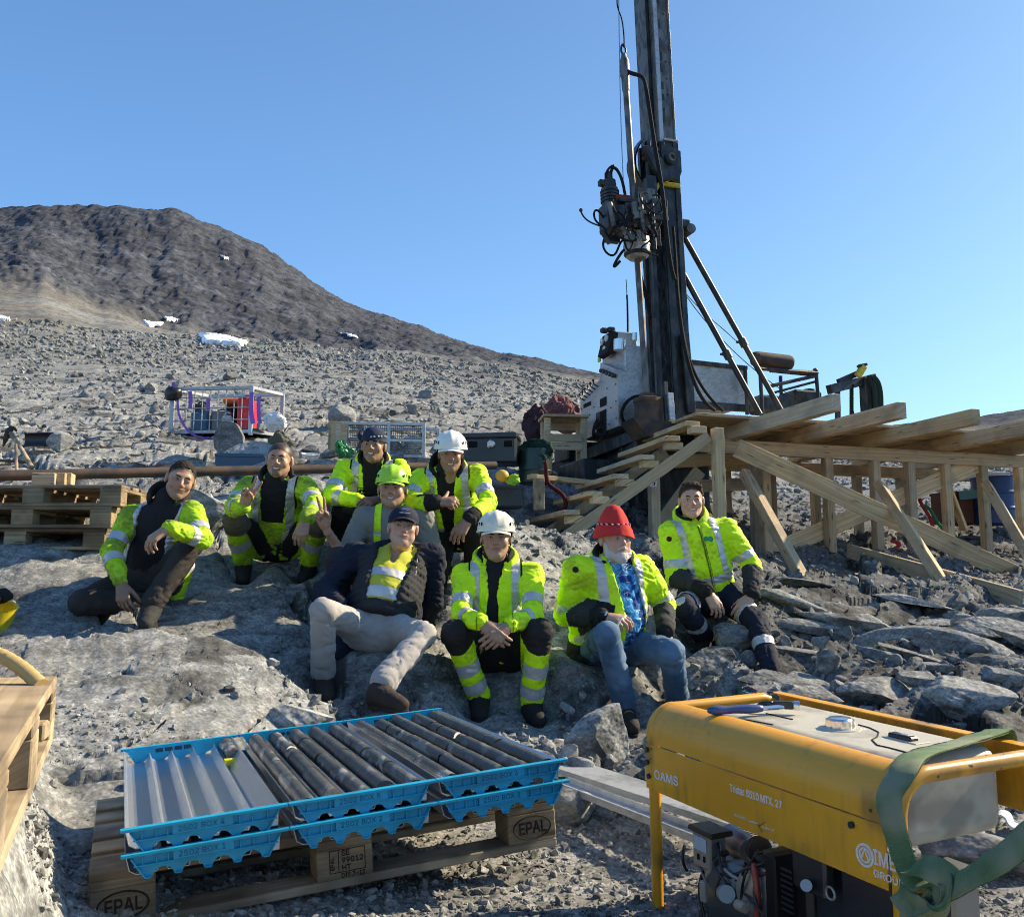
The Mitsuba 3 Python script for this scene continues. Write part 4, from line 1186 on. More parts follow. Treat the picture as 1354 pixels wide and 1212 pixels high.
    if hd.get('cap') is not None:
        cc = np.asarray(hd['cap'], float)
        ck = add('cap', L(dome(.090, .108, .092, .040, lip=.001)), 'vc_matte', P, smooth=50, color=cc)
        add('peak', L(peak(.072, .085, .165, .046, .018, .004, curve=.020)), 'vc_matte', ck, smooth=50, color=cc)
        add('button', L(place((ICO[2].vertices * .009, ICO[2].faces), None, (0, -.01, .133))), 'vc_matte', ck, color=cc)
        # badge stitched on the front: a hill between two rows of letters
        bx, by = .031, .0935
        for (a_, h_, cl) in ((.0, .0, (.45, .55, .6)),):
            arc = tube([(math.sin(t) * .028, .0945 + .004 * math.cos(t), .086 + .012 * math.cos(t)) for t in np.linspace(-1.2, 1.2, 13)], .0022, 6)
            add('badge', L(arc), 'vc_matte', ck, smooth=True, color=(.12, .30, .42))
            arc = tube([(math.sin(t) * .018, .0965 + .002 * math.cos(t), .084 + .008 * math.cos(t)) for t in np.linspace(-1.2, 1.2, 13)], .0018, 6)
            add('badge', L(arc), 'vc_matte', ck, smooth=True, color=(.6, .66, .7))
        for q in range(12):
            x_ = (q - 5.5) * .0052
            add('lettering', L(place(cbox((.0034, .002, .0052), .0004), rotz(-x_ * 9), (x_, .0985 - x_ * x_ * 5, .071))), 'vc_matte', ck, color=(.62, .65, .68))
    if hd.get('bandana'):
        bc = np.asarray(hd['bandana'], float)
        bv = dome(.088, .108, .095, .040, lip=.002)
        bk = add('bandana', L((bv[0] + normals(*bv) * ((meshkit.fbm(bv[0] * 24, 3, 5) - .5) * .014)[:, None], bv[1])), 'vc_matte', P, smooth=60, color=bc)
        for q in range(26):
            th = q * 2.399; zz = .045 + .085 * ((q * .618) % 1)
            rr = math.sqrt(max(1 - ((zz - .04) / .095) ** 2, .05))
            c0 = V(math.sin(th) * .090 * rr, math.cos(th) * .110 * rr - .01, zz)
            add('print', L(lathe([(0, .0075), (.0035, .006)], c0, unit(c0 * V(1, 1, 1.2)), 9)), 'vc_matte', bk, color=(.35, .37, .42))
        add('knot', L(tube(spline([(.085, -.03, .04), (.108, -.03, .075), (.100, -.03, .11)], 8), np.array([.014, .017, .018, .017, .014, .010, .007, .003]), 8)), 'vc_matte', bk, smooth=True, color=bc)
    if hd.get('bucket'):
        n_ = 40; prof = [(-.003, .018), (-.012, .040), (-.038, .062), (-.080, .084), (-.118, .098), (-.122, .101), (-.150, .115), (-.182, .126), (-.184, .123), (-.150, .110), (-.118, .092)]
        v, f = lathe(prof, (0, -.012, .195), (0, 0, 1), n_)
        f = f[(f < len(prof) * n_).all(1)]
        kk = len(v); v = np.vstack([v, [[0, -.012, .194]]]); jj = np.arange(n_); f = np.vstack([f, np.stack([jj * 0 + kk, (jj + 1) % n_, jj], 1), np.stack([jj * 0 + kk, jj, (jj + 1) % n_], 1)])
        th = np.arctan2(v[:, 0], v[:, 1]); low = np.clip((.05 - v[:, 2]) / .05, 0, 1)
        v[:, 2] += low * .014 * np.sin(2 * th + 1.0) - .012 * low * np.cos(th); v[:, 0] *= .93
        v = v + normals(v, f) * ((meshkit.fbm(v * 22, 3, 8) - .5) * .014)[:, None]
        bk = cloth('hat', *L((v, f)), 'vc_matte', P, hd['bucket'], 'red felt brimmed hat with a black and white cord round it')
        for q in range(36):
            t = q / 36 * 2 * np.pi; p0 = V(math.sin(t) * .093, math.cos(t) * .100 - .012, .079 - .008 * math.cos(t)); t += .12
            p1 = V(math.sin(t) * .093, math.cos(t) * .100 - .012, .085 - .008 * math.cos(t))
            add('cord', L(tube([p0, (p0 + p1) / 2 * 1.01, p1], .0042, 6)), 'vc_matte', bk, smooth=True, color=(.62, .60, .55) if q % 2 else (.02, .02, .02))
    if hd.get('beard'):
        F = Field(V(-.1, -.02, -.17), V(.1, .14, .02), .005)
        for sx in (-1, 1):
            F.cone((sx * .066, .01, -.03), (sx * .050, .035, -.085), .013, .022, .02); F.cone((sx * .050, .035, -.085), (0, .070, -.108), .024, .028, .03)
            F.cone((0, .092, -.052), (sx * .028, .080, -.064), .008, .007, .01)
        v, f = F.mesh(); v = v + normals(v, f) * ((meshkit.fbm(v * 80, 3, 3) - .5) * .012)[:, None]
        cloth('beard', *L((v, f)), 'vc_matte', P, hd['beard'])
    return P, S, dict(X=X, up=up, front=front, Rh=Rh, hs=hs, jacket=(jv, jf, Jk), L=L)
# ------------------------------------------------------------------ the nine men
BLK = np.array([.014, .014, .016]); NAVY = np.array([.014, .018, .034]); DG = np.array([.035, .037, .040])
SK1 = np.array([.40, .235, .155]); SK2 = np.array([.45, .27, .185]); SK3 = np.array([.31, .175, .115]); SK4 = np.array([.50, .30, .215])
OPEN = lambda a, bt, u=0.0: ([0, .3, .7, 1.05], [bt, (a + bt) / 2, a, a * 1.2], [u, u, u, u])
POCKET = [(sx, a, b, c, d, 'seam', 'vc_matte', (.09, .13, .008)) for sx in (-1, 1) for a, b, c, d in ((.045, .095, .600, .609), (.05, .15, .120, .130), (.045, .049, .44, .60), (.092, .096, .44, .60))]
HV = dict(mat='hivis', stripes=True, patches=POCKET)
COLL_DARK = [(.082, .035, 1.9, .75, 'vc_matte', BLK, 'collar'), (.098, .012, 1.7, .9, 'hivis', None, 'collar')]
PEOPLE = [
 ('leftmost man, bareheaded in a dirty hi-vis jacket, one leg folded under him',
  dict(pelvis=(196, 768, 5.75), neck=(219, 668, -1), head=(239, 634, -.03), Rsh=(172, 682, .04), Lsh=(257, 678, -.04), Rel=(147, 729, -1), Rwr=(160, 768, -1), Lel=(268, 713, -1), Lwr=(224, 697, -1),
       Rkn=(108, 797, -1), Ran=(212, 798, 1), Rto=(250, 788, 1), Lkn=(255, 716, -1), Lan=(200, 800, -1), Lto=(192, 824, -1)),
  dict(seed=1, bulk=.98, jacket=dict(mat='hivis_dirty', stripes=True, gap=OPEN(.10, .14), hood=False, tail=[(.16, -.02, -.10, .06), (-.19, .02, -.08, .07)]), inner=[dict(name='hoodie', mat='vc_matte', col=BLK * 1.2, neck=.05)],
       collars=[(.098, .050, 2.4, .75, 'vc_matte', BLK * 1.6, 'hood')], trousers=dict(mat='vc_matte', col=(.040, .034, .031), bulk=1.02), boots=dict(col=np.array([.030, .031, .030])),
       hands=dict(R=dict(to=(165, 815, -.06), palm=(.3, .9, -.3), curl=RELAX, size=1.05, dark=.6), L=dict(to=(196, 716, -.05), palm=(-.2, .3, -1), curl=DROOP, dark=.9)), nopad_R=True,
       head=dict(skin=SK1, face=(.42, -1, -.34), up=(.28, 0, 1), width=1.02, stubble=.28, smile=.6, buzz=(.03, .024, .02), hair=dict(thick=.004, line=(.080, .72), temple=.03, rough=.005, jag=.026), hair_col=(.020, .017, .015), gaze=-1))),
 ('grinning man in hi-vis raising two fingers, elbows on his knees, second from the left',
  dict(pelvis=(365, 717, 6.55), neck=(365, 638, -1), head=(369.5, 608, -.05), Rsh=(326, 644, .0), Lsh=(404, 644, .0), Rel=(310, 670, -1), Rwr=(322, 670, -1), Lel=(417, 670, -1), Lwr=(405, 686, -1),
       Rkn=(310, 690, -1), Ran=(322, 744, 1), Rto=(322, 766, -1), Lkn=(421, 692, -1), Lan=(408, 746, 1), Lto=(400, 766, -1)),
  dict(seed=2, bulk=1.03, jacket=dict(HV, mat='hivis_dirty', gap=OPEN(.075, .05), piping=True), inner=[dict(name='shirt', mat='vc_matte', col=BLK, neck=.05, patches=[(1, -.11, .11, -.05, .52, 'bib', 'hivis_dirty', None)])], collars=[(.09, .035, 2.0, .8, 'vc_matte', BLK, 'collar')],
       trousers=dict(mat='hivis_dirty', bands=((.60, .68),), knee=(.30, .50, 'vc_matte', (.10, .085, .065)), inseam=('vc_matte', BLK)), boots=dict(col=np.array([.02, .02, .02])),
       hands=dict(R=dict(to=(329, 650, -.03), palm=(.2, -1, .1), curl=VSIGN, spread=.20, thumb=(.3, 1.3), size=1.05), L=dict(to=(397, 712, -.05), palm=(-.1, .5, -.8), curl=DROOP)),
       head=dict(skin=SK1, face=(.05, -1, -.2), up=(.05, 0, 1), width=1.06, jaw=1.1, smile=1, teeth=True, stubble=.62, goatee=True, buzz=(.020, .016, .014)))),
 ('man in hi-vis with a dark patterned head cloth, sitting at the back with folded hands',
  dict(pelvis=(492, 690, 6.75), neck=(493, 614, -1), head=(494, 589, -.06), Rsh=(455, 619, .0), Lsh=(529, 619, .02), Rel=(438, 656, -1), Rwr=(475, 662, -1), Lel=(540, 655, -1), Lwr=(507, 660, -1),
       Rkn=(453, 678, -1), Ran=(446, 738, 1), Rto=(443, 752, -1), Lkn=(528, 680, -1), Lan=(535, 735, 1), Lto=(535, 750, -1)),
  dict(seed=3, bulk=1.0, jacket=dict(HV, gap=OPEN(.05, .07), piping=True, patches=POCKET + [(-1, .035, .095, .66, .76, 'chest_pocket', 'vc_matte', BLK), (-1, .041, .089, .675, .745, 'pocket_panel', 'hivis', None)]), inner=[dict(name='hoodie', mat='vc_matte', col=BLK, neck=.06)], collars=COLL_DARK,
       trousers=dict(mat='vc_matte', col=BLK, bands=()), boots=dict(col=np.array([.02, .02, .02])),
       hands=dict(R=dict(to=(500, 662, -.04), palm=(0, .6, -.7), curl=RELAX, dark=.7), L=dict(to=(480, 664, -.08), palm=(0, .7, -.6), curl=RELAX, dark=.7)),
       head=dict(skin=SK3, face=(-.05, -1, -.28), up=(.03, 0, 1), smile=.7, teeth=True, stubble=.2, bandana=(.020, .030, .062)))),
 ('smiling man in a lime helmet and grey t-shirt raising two fingers',
  dict(pelvis=(520, 770, 6.15), neck=(519, 674, -1), head=(519, 646, -.05), Rsh=(480, 684, .0), Lsh=(560, 684, .0), Rel=(455, 738, -1), Rwr=(432, 700, -1), Lel=(575, 742, -1), Lwr=(556, 782, -1),
       Rkn=(446, 738, -1), Ran=(452, 800, 1), Rto=(440, 816, -1), Lkn=(575, 745, -1), Lan=(560, 800, 1), Lto=(560, 812, -1)),
  dict(seed=4, bulk=1.0, jacket=dict(name='t_shirt', mat='vc_matte', col=(.20, .205, .19), sleeve=.80, amp=.007, patches=[(-1, .06, .105, .62, 1.1, 'brace', 'hivis', None), (1, .06, .105, .62, 1.1, 'brace', 'hivis', None), (-1, .058, .107, .74, .79, 'buckle', 'reflective', None)]),
       collars=[(.078, .012, 1.0, .25, 'vc_matte', (.18, .185, .17), 'collar')], trousers=dict(mat='vc_matte', col=(.042, .040, .044)), boots=dict(col=np.array([.02, .02, .02])),
       hands=dict(R=dict(to=(425, 682, -.03), palm=(.35, -1, .2), curl=VSIGN, spread=.2, thumb=(.3, 1.3), size=1.05), L=dict(to=(556, 800, -.05), palm=(0, .5, -1), curl=RELAX)),
       head=dict(skin=SK1, face=(.0, -1, -.18), up=(.0, 0, 1), width=1.12, jaw=1.15, smile=.9, teeth=True, stubble=.12, helmet=(.34, .62, .03)))),
 ('man in hi-vis and white helmet giving a thumbs up at the back, leaning forward',
  dict(pelvis=(600, 705, 6.55), neck=(592, 627, -1), head=(596, 600, -.10), Rsh=(556, 632, .0), Lsh=(632, 628, .0), Rel=(538, 663, -1), Rwr=(577, 664, -1), Lel=(647, 664, -1), Lwr=(621, 685, -1),
       Rkn=(582, 750, -1), Ran=(575, 790, 1), Rto=(572, 800, 1), Lkn=(626, 702, -1), Lan=(628, 775, 1), Lto=(628, 792, -1)),
  dict(seed=5, bulk=1.05, jacket=dict(HV, gap=([0, .3, .7, 1.05], [.03, .035, .045, .06], [-.02, -.02, -.02, -.01]), piping=True, sleeve_parts=(('R', .49, .60, 'cuff', 'vc_matte', BLK), ('L', .49, .60, 'cuff', 'vc_matte', BLK)), bands=((.165, .235),), hoop=(.16, .30)),
       inner=[dict(name='hoodie', mat='vc_matte', col=BLK, neck=.06)], collars=[(.095, .05, 2.6, .6, 'vc_matte', BLK, 'hood'), (.112, .012, 1.9, .9, 'hivis', None, 'collar')],
       trousers=dict(mat='vc_matte', col=BLK, bulk=1.05), boots=dict(col=np.array([.02, .02, .02])),
       hands=dict(R=dict(to=(596, 663, -.02), palm=(-.1, .75, -.6), curl=FIST, thumb=(1.45, -.1), size=1.05), L=dict(to=(606, 706, -.03), palm=(-.1, .7, -.6), curl=RELAX, size=1.05)),
       head=dict(skin=SK3 * 1.1, face=(.05, -1, -.45), up=(.02, -.15, 1), smile=1, teeth=True, stubble=.2, helmet=(.74, .73, .70)))),
 ('older man in a navy cap and dark jacket with grey trousers, reclining at the front',
  dict(pelvis=(500, 832, 5.35), neck=(527, 731, 1), head=(533, 697, -.07), Rsh=(468, 733, .0), Lsh=(574, 733, .02), Rel=(428, 783, -1), Rwr=(447, 797, -1), Lel=(572, 796, 1), Lwr=(563, 835, 1),
       Rkn=(427, 806, -1), Ran=(428, 896, 1), Rto=(434, 922, -1), Lkn=(561, 838, -1), Lan=(501, 909, -1), Lto=(534, 930, -1)),
  dict(seed=6, bulk=1.10, belly=.02, jacket=dict(mat='vc_matte', col=NAVY, gap=([0, .3, .7, 1.05], [.17, .16, .13, .12], [.03, .03, .02, .0]), hood=True, tail=[(-.20, .0, -.16, .055), (.16, -.05, -.08, .07)]),
       inner=[dict(name='quilted_vest', mat='vc_matte', col=(.028, .030, .034), quilt=True, amp=.003, e=-.004, hem=.05, v=(-.40, .125, .085)), dict(name='shirt', mat='vc_matte', col=(.46, .46, .05), v=(-.16, .05), neck=.05, e=-.012, hem=.10, patches=[(1, -.2, .2, .50, .62, 'reflective_stripe', 'reflective', None), (1, -.2, .2, .24, .36, 'reflective_stripe', 'reflective', None)])],
       collars=[(.088, .030, 1.9, .85, 'vc_matte', (.05, .055, .062), 'shirt_collar')], trousers=dict(mat='vc_matte', col=(.33, .315, .305), bulk=.90, cuff=.078, short=.1), boots=dict(col=np.array([.040, .030, .025]), sole=(.035, .03, .027)),
       hands=dict(R=dict(to=(449, 824, -.02), palm=(0, .7, -.7), curl=RELAX, size=1.05, dark=1.0)),
       head=dict(skin=SK4 * .98, face=(.14, -1, -.2), up=(.06, .1, 1), width=1.05, jaw=1.12, age=1, iris=(.03, .03, .03), cap=NAVY * 1.1, brow_col=(.16, .13, .11), stubble=.12, stubble_col=(.25, .23, .21), hair=dict(thick=.004, line=(-.01, .4), temple=.02), hair_col=(.20, .18, .16)))),
 ('young man in white helmet and hi-vis suit with clasped hands, sitting at the front',
  dict(pelvis=(657, 858, 5.45), neck=(655, 744, -1), head=(656, 711, -.06), Rsh=(612, 760, .0), Lsh=(705, 758, .0), Rel=(611, 814, -1), Rwr=(637, 822, -1), Lel=(704, 814, -1), Lwr=(674, 826, -1),
       Rkn=(602, 838, -1), Ran=(634, 920, 1), Rto=(634, 944, -1), Lkn=(713, 836, -1), Lan=(703, 930, 1), Lto=(714, 952, -1)),
  dict(seed=7, bulk=.98, jacket=dict(HV, gap=([0, .3, .7, 1.05], [.035, .03, .022, .05], [-.03, -.025, -.015, .0]), piping=True, hood=True, bands=((.165, .225), (.36, .41))), inner=[dict(name='shirt', mat='vc_matte', col=BLK, neck=.05)], collars=[(.082, .035, 1.9, .75, 'vc_matte', BLK, 'collar'), (.104, .018, 2.2, .75, 'hivis', None, 'collar')],
       trousers=dict(mat='hivis', bands=((.615, .685), (.74, .81)), knee=(.22, .60, 'vc_matte', (.022, .021, .021)), inseam=('vc_matte', BLK)), boots=dict(col=np.array([.02, .019, .018])),
       hands=dict(R=dict(to=(652, 838, -.02), palm=(.6, .5, -.5), curl=RELAX, size=1.05), L=dict(to=(656, 842, -.05), palm=(-.6, .5, -.5), curl=RELAX, size=1.05)),
       head=dict(skin=SK1 * .95, face=(.02, -1, -.24), up=(.0, 0, 1), width=1.04, smile=.6, hair=dict(thick=.004, line=(.03, .3), temple=.0), helmet=(.70, .68, .55)))),
 ('white-bearded man in a red felt hat, open hi-vis jacket, blue shirt and jeans',
  dict(pelvis=(812, 852, 5.50), neck=(812, 744, -1), head=(813, 712, -.05), Rsh=(760, 752, -.06), Lsh=(850, 750, .08), Rel=(748, 812, 1), Rwr=(797, 815, -1), Lel=(878, 800, 1), Lwr=(880, 835, -1),
       Rkn=(803, 838, -1), Ran=(826, 932, 1), Rto=(838, 962, -1), Lkn=(888, 862, -1), Lan=(896, 930, 1), Lto=(905, 950, -1), hipdir=V(1, .25, 0)),
  dict(seed=8, bulk=1.10, belly=.035, jacket=dict(HV, gap=([0, .3, .7, 1.05], [.075, .075, .065, .07], [.06, .055, .04, .02]), spots=((760, 753, .017, 'badge', 'vc_matte', (.04, .018, .01)),), hoop=(.10, .22), bands=((.21, .265),), tail=[(-.18, -.10, -.10, .08)], sleeve_parts=(('R', .35, .55, 'sleeve_panel', 'vc_matte', DG), ('L', .35, .55, 'sleeve_panel', 'vc_matte', DG), ('R', .50, .60, 'cuff', 'vc_matte', BLK), ('L', .50, .60, 'cuff', 'vc_matte', BLK)), body_parts=((-.3, .07, 'hem_panel', 'vc_matte', DG * .8),)),
       inner=[dict(name='shirt', mat='printed_cloth', neck=.03, amp=.009, label='blue patterned shirt')], collars=[(.092, .028, 2.1, .75, 'vc_matte', BLK, 'collar'), (.108, .012, 1.9, .8, 'hivis', None, 'collar')],
       trousers=dict(mat='denim', bulk=.98, cuff=.07), boots=dict(col=np.array([.028, .024, .021]), lace=(.34, .26, .05)),
       hands=dict(R=dict(to=(820, 818, -.05), palm=(.3, .3, -.9), curl=[(.5, .6, .4), (.6, .7, .4), (.7, .7, .4), (.8, .7, .4)], size=1.05), L=dict(to=(884, 860, -.03), palm=(-.1, .8, -.5), curl=RELAX, size=1.08)),
       head=dict(skin=SK4, face=(.42, -1, -.18), up=(-.02, 0, 1), age=1, width=1.03, bucket=(.52, .035, .03), beard=(.50, .47, .44), brow_col=(.4, .38, .35), iris=(.03, .04, .05)))),
 ('young bareheaded man in hi-vis jacket and navy work trousers, rightmost of the group',
  dict(pelvis=(938, 788, 6.25), neck=(916, 692, -1), head=(914, 661, -.04), Rsh=(884, 704, -.02), Lsh=(962, 698, .02), Rel=(893, 762, -1), Rwr=(934, 781, -1), Lel=(994, 748, 1), Lwr=(994, 786, -1),
       Rkn=(904, 802, -1), Ran=(934, 846, 1), Rto=(928, 862, -1), Lkn=(1000, 820, -1), Lan=(1022, 890, -1), Lto=(1036, 908, -1)),
  dict(seed=9, bulk=1.06, jacket=dict(HV, spots=((884, 714, .017, 'badge', 'vc_matte', (.04, .018, .01)), (932, 710, .016, 'emblem', 'vc_matte', (.03, .26, .10)), (941, 710, .018, 'emblem', 'vc_matte', (.02, .22, .12)), (937, 713, .012, 'emblem', 'vc_matte', (.01, .10, .12)), (975, 699, .012, 'badge', 'vc_matte', (.04, .018, .01)), (920, 701, .012, 'zip_tab', 'vc_matte', (.01, .01, .01))), patches=POCKET + [(1, -.005, .005, .0, .98, 'zip', 'vc_matte', (.10, .15, .008)), (1, .010, .013, .0, .98, 'seam', 'vc_matte', (.09, .13, .008))], hoop=(.20, .31), bands=((.185, .235),), amp=.010, sleeve_parts=(('R', .30, .56, 'sleeve_panel', 'vc_matte', DG), ('L', .33, .56, 'sleeve_panel', 'vc_matte', DG), ('R', .48, .60, 'cuff', 'vc_matte', BLK), ('L', .50, .60, 'cuff', 'vc_matte', BLK)), body_parts=((-.3, .10, 'hem_panel', 'vc_matte', DG),)),
       collars=[(.090, .040, 2.6, .28, 'hivis', None, 'collar'), (.074, .060, 1.8, .2, 'vc_matte', BLK, 'collar_lining')], trousers=dict(mat='vc_matte', col=NAVY * .95, bands=((.30, .37), (.62, .68)), bulk=.98), boots=dict(col=np.array([.018, .018, .019]), sole=(.015, .015, .015)),
       hands=dict(R=dict(to=(946, 800, -.02), palm=(.1, .7, -.7), curl=RELAX, size=1.05), L=dict(to=(984, 800, -.03), palm=(-.1, .7, -.7), curl=RELAX, size=1.05)),
       head=dict(skin=SK4, face=(-.10, -1, -.16), up=(-.02, 0, 1), width=.98, jaw=.95, teeth=True, smile=.4, iris=(.03, .035, .04), buzz=(.05, .034, .024), hair=dict(thick=.006, top=1.15, fringe=True, line=(.076, .70), temple=.034, rough=.008, jag=.026), hair_col=(.036, .023, .015)))),
]
for lab, J, o in PEOPLE: pads(skeleton(J), o)
MEN = {}
def build_people(which=None):
    for i, (lab, J, o) in enumerate(PEOPLE):
        if which is None or i in which: MEN[i] = person(lab, J, o)

def build_held():
    """Small things the men wear or hold."""
    P, S, q = MEN[7]
    w = S['Rwr']; ax = unit(S['Rwr'] - S['Rel'])
    k = add('watch', lathe([(-.012, .036), (-.010, .039), (.010, .039), (.012, .036)], w + ax * .004, ax, 20), 'chrome', P); add('dial', place((ICO[2].vertices * V(.018, .018, .008), ICO[2].faces), np.stack([ax, unit(np.cross(V(0, -1, .4), ax)), unit(V(0, -1, .4))], 1), w + V(.006, -.034, .018)), 'chrome', k)
    a, b = at(822, 815, w[1] - .10), at(811, 838, w[1] - .13)
    tag(add('white_stick', cyl(a, b, .006, .0065, 10), 'vc_matte', color=(.62, .60, .56)), 'thin white rolled stick held in the red-hatted man\'s right hand', 'stick')
    P, S, q = MEN[5]; d = S['neck'][1] - .16
    for (x0, x1) in ((515, 546), (552, 541)): add('lanyard', tube(spline([at(x0, 738, d + .05), at((x0 + x1) / 2 + 2, 768, d - .03), at(x1, 800, d - .05)], 16), .0035, 6), 'vc_matte', P, smooth=True, color=(.45, .45, .42))
    add('whistle', bar(at(540, 800, d - .05), at(537, 807, d - .06), .014, .018), 'chrome', P)
# ------------------------------------------------------------------ timber platform and stairs
YAW = math.radians(18)
KX, DX, UP = V(math.cos(YAW), math.sin(YAW), 0), V(-math.sin(YAW), math.cos(YAW), 0), V(0, 0, 1)
def pt(mat, name, mesh, par, **k): return add(name, mesh, mat, par, **k)

def build_platform():
    P = thing('timber_platform', 'raised deck of new timber on posts and braces to the right of the drill rig', 'platform')
    W = lambda nm, a, b, w, h, up=UP: add(nm, bar(a, b, w, h, up, .004, True), 'timber', P)
    zj = 1.655
    N0 = V(1.93, 9.40, 0)                                   # the deck's corner by the stairs
    q = lambda k, j, z: N0 + KX * k + DX * j + V(0, 0, z)
    for i in range(11):                                     # deck planks run across the joists
        off = .10 * ((i * 7) % 3 - 1) * (i > 0)
        W('plank', q(-.05 + .02 * off, .075 + .152 * i, 1.752), q(4.9 + off, .075 + .152 * i, 1.752 + .002 * (i % 2)), .148, .032)
    ends = ((1106, 530, 8.30), (1193, 540, 8.68), (1291, 549, 9.02), (1392, 560, 9.40), (1490, 568, 9.75))
    for (px, py, d) in ends:
        e = at(px, py, d); e[2] = zj
        W('joist', e, e + DX * 3.1, .098, .155)
    zb = zj - .078 - .075
    B = V(2.18, 9.95, 0); r = lambda k, j, z: B + KX * k + DX * j + V(0, 0, z)
    W('beam', r(-.2, 0, zb), r(5.4, 0, zb), .075, .148); W('beam', r(-.2, 1.35, zb), r(5.4, 1.35, zb), .075, .148)
    def foot(p): return V(p[0], p[1], gz(p[0], p[1]) - .05)
    for px in (1000, 1097, 1160, 1206, 1254, 1303, 1352):  # posts of the front row stand under the beam
        t = (px - 677) / F_PX; k = (t * B[1] - B[0]) / (KX[0] - t * KX[1])
        p = r(k, .0, 0)
        W('post', foot(p), V(p[0], p[1], zb - .075), .098, .098, DX)
    for k in (.3, .95, 1.6, 2.25, 2.9, 3.6, 4.3, 5.0):
        p = r(k, 1.35, 0); W('post', foot(p), V(p[0], p[1], zb - .075), .098, .098, DX)
    W('brace', at(974, 592, 9.55), at(1366, 770, 9.9), .045, .198, V(.3, -.2, 1))
    W('brace', at(1004, 737, 10.25), at(1296, 612, 11.1), .045, .195, V(-.3, 0, 1))
    W('prop', at(984, 624, 9.75), at(1074, 788, 8.45), .098, .098, DX)
    W('prop', at(1162, 640, 10.2), at(1262, 794, 8.2), .098, .098, DX)
    W('prop', at(1304, 640, 10.7), at(1388, 782, 8.6), .098, .098, DX)
    W('sill', at(1122, 728, 10.05), at(1350, 792, 7.75), .048, .148)
    W('brace', at(1245, 622, 11.3), at(1275, 700, 11.9), .045, .098, DX)
    W('brace', at(868, 700, 10.0), at(925, 622, 10.2), .045, .148, V(-.5, 0, 1))
    # the corner by the stairs
    c = V(1.95, 9.12, 0)
    for a, b, w in ((at(940, 566, 9.1), at(952, 690, 9.1), .098), (at(864, 632, 9.5), at(866, 715, 9.5), .098), (at(1010, 600, 9.6), at(1014, 720, 9.9), .098)):
        W('post', V(b[0], b[1], min(b[2], gz(b[0], b[1]) + .02)), V(b[0], b[1], a[2]), w, w, DX)
    W('sill', at(730, 722, 8.75), at(985, 716, 9.35), .05, .098)
    W('beam', at(850, 612, 10.3), at(985, 606, 10.7), .05, .148)
    W('beam', at(800, 648, 10.4), at(985, 640, 10.9), .05, .148)
    # a printed tag stapled to a post
    t = at(864, 637, 9.44)
    tk = add('tag', place(cbox((.075, .003, .10), .001), rotz(YAW), t), 'vc_matte', P, color=(.62, .64, .65), label='white printed tag stapled to a post')
    for dx, dz, w, h in ((-.008, .008, .012, .05), (.006, .02, .022, .010), (.012, .006, .012, .012), (.012, -.018, .014, .026), (-.002, -.034, .03, .006)):
        add('print', place(cbox((w, .001, h), .0003), rotz(YAW), t + KX * dx - DX * .0022 + UP * dz), 'vc_matte', tk, color=(.03, .03, .035))

    S = thing('timber_stairs', 'flight of new timber steps leading up to the drill deck', 'stairs')
    n0, n7 = V(1.80, 9.02, 1.60), V(.30, 8.62, .50)
    W = lambda nm, a, b, w, h, up=UP: add(nm, bar(a, b, w, h, up, .004, True), 'timber', S)
    kd = unit((n0 - n7) * V(1, 1, 0)); dd = np.cross(UP, kd)
    for i in range(7):
        c = n0 + (n7 - n0) * i / 6 + V(0, 0, .006 * ((i * 5) % 3 - 1))
        e = .03 * ((i * 3) % 4 - 1.5)
        W('tread', c - dd * e, c + dd * (1.18 + e), .152, .048)
        W('block', c + kd * .055 - V(0, 0, .062) + dd * .02, c + kd * .055 - V(0, 0, .062) + dd * .13, .165, .072)
    sl = unit(n0 - n7)
    W('stringer', n7 + kd * .06 - sl * .16 + dd * .035 - V(0, 0, .15), n0 + kd * .16 + dd * .035 - V(0, 0, .13), .048, .110, np.cross(sl, dd))
    W = lambda nm, a, b, w, h, up=UP: add(nm, bar(a, b, w, h, up, .004, True), 'old_timber', S)
    W('stringer', n7 + kd * .06 - sl * .16 + dd * 1.07 - V(0, 0, .15), n0 + kd * .16 + dd * 1.07 - V(0, 0, .13), .048, .110, np.cross(sl, dd))

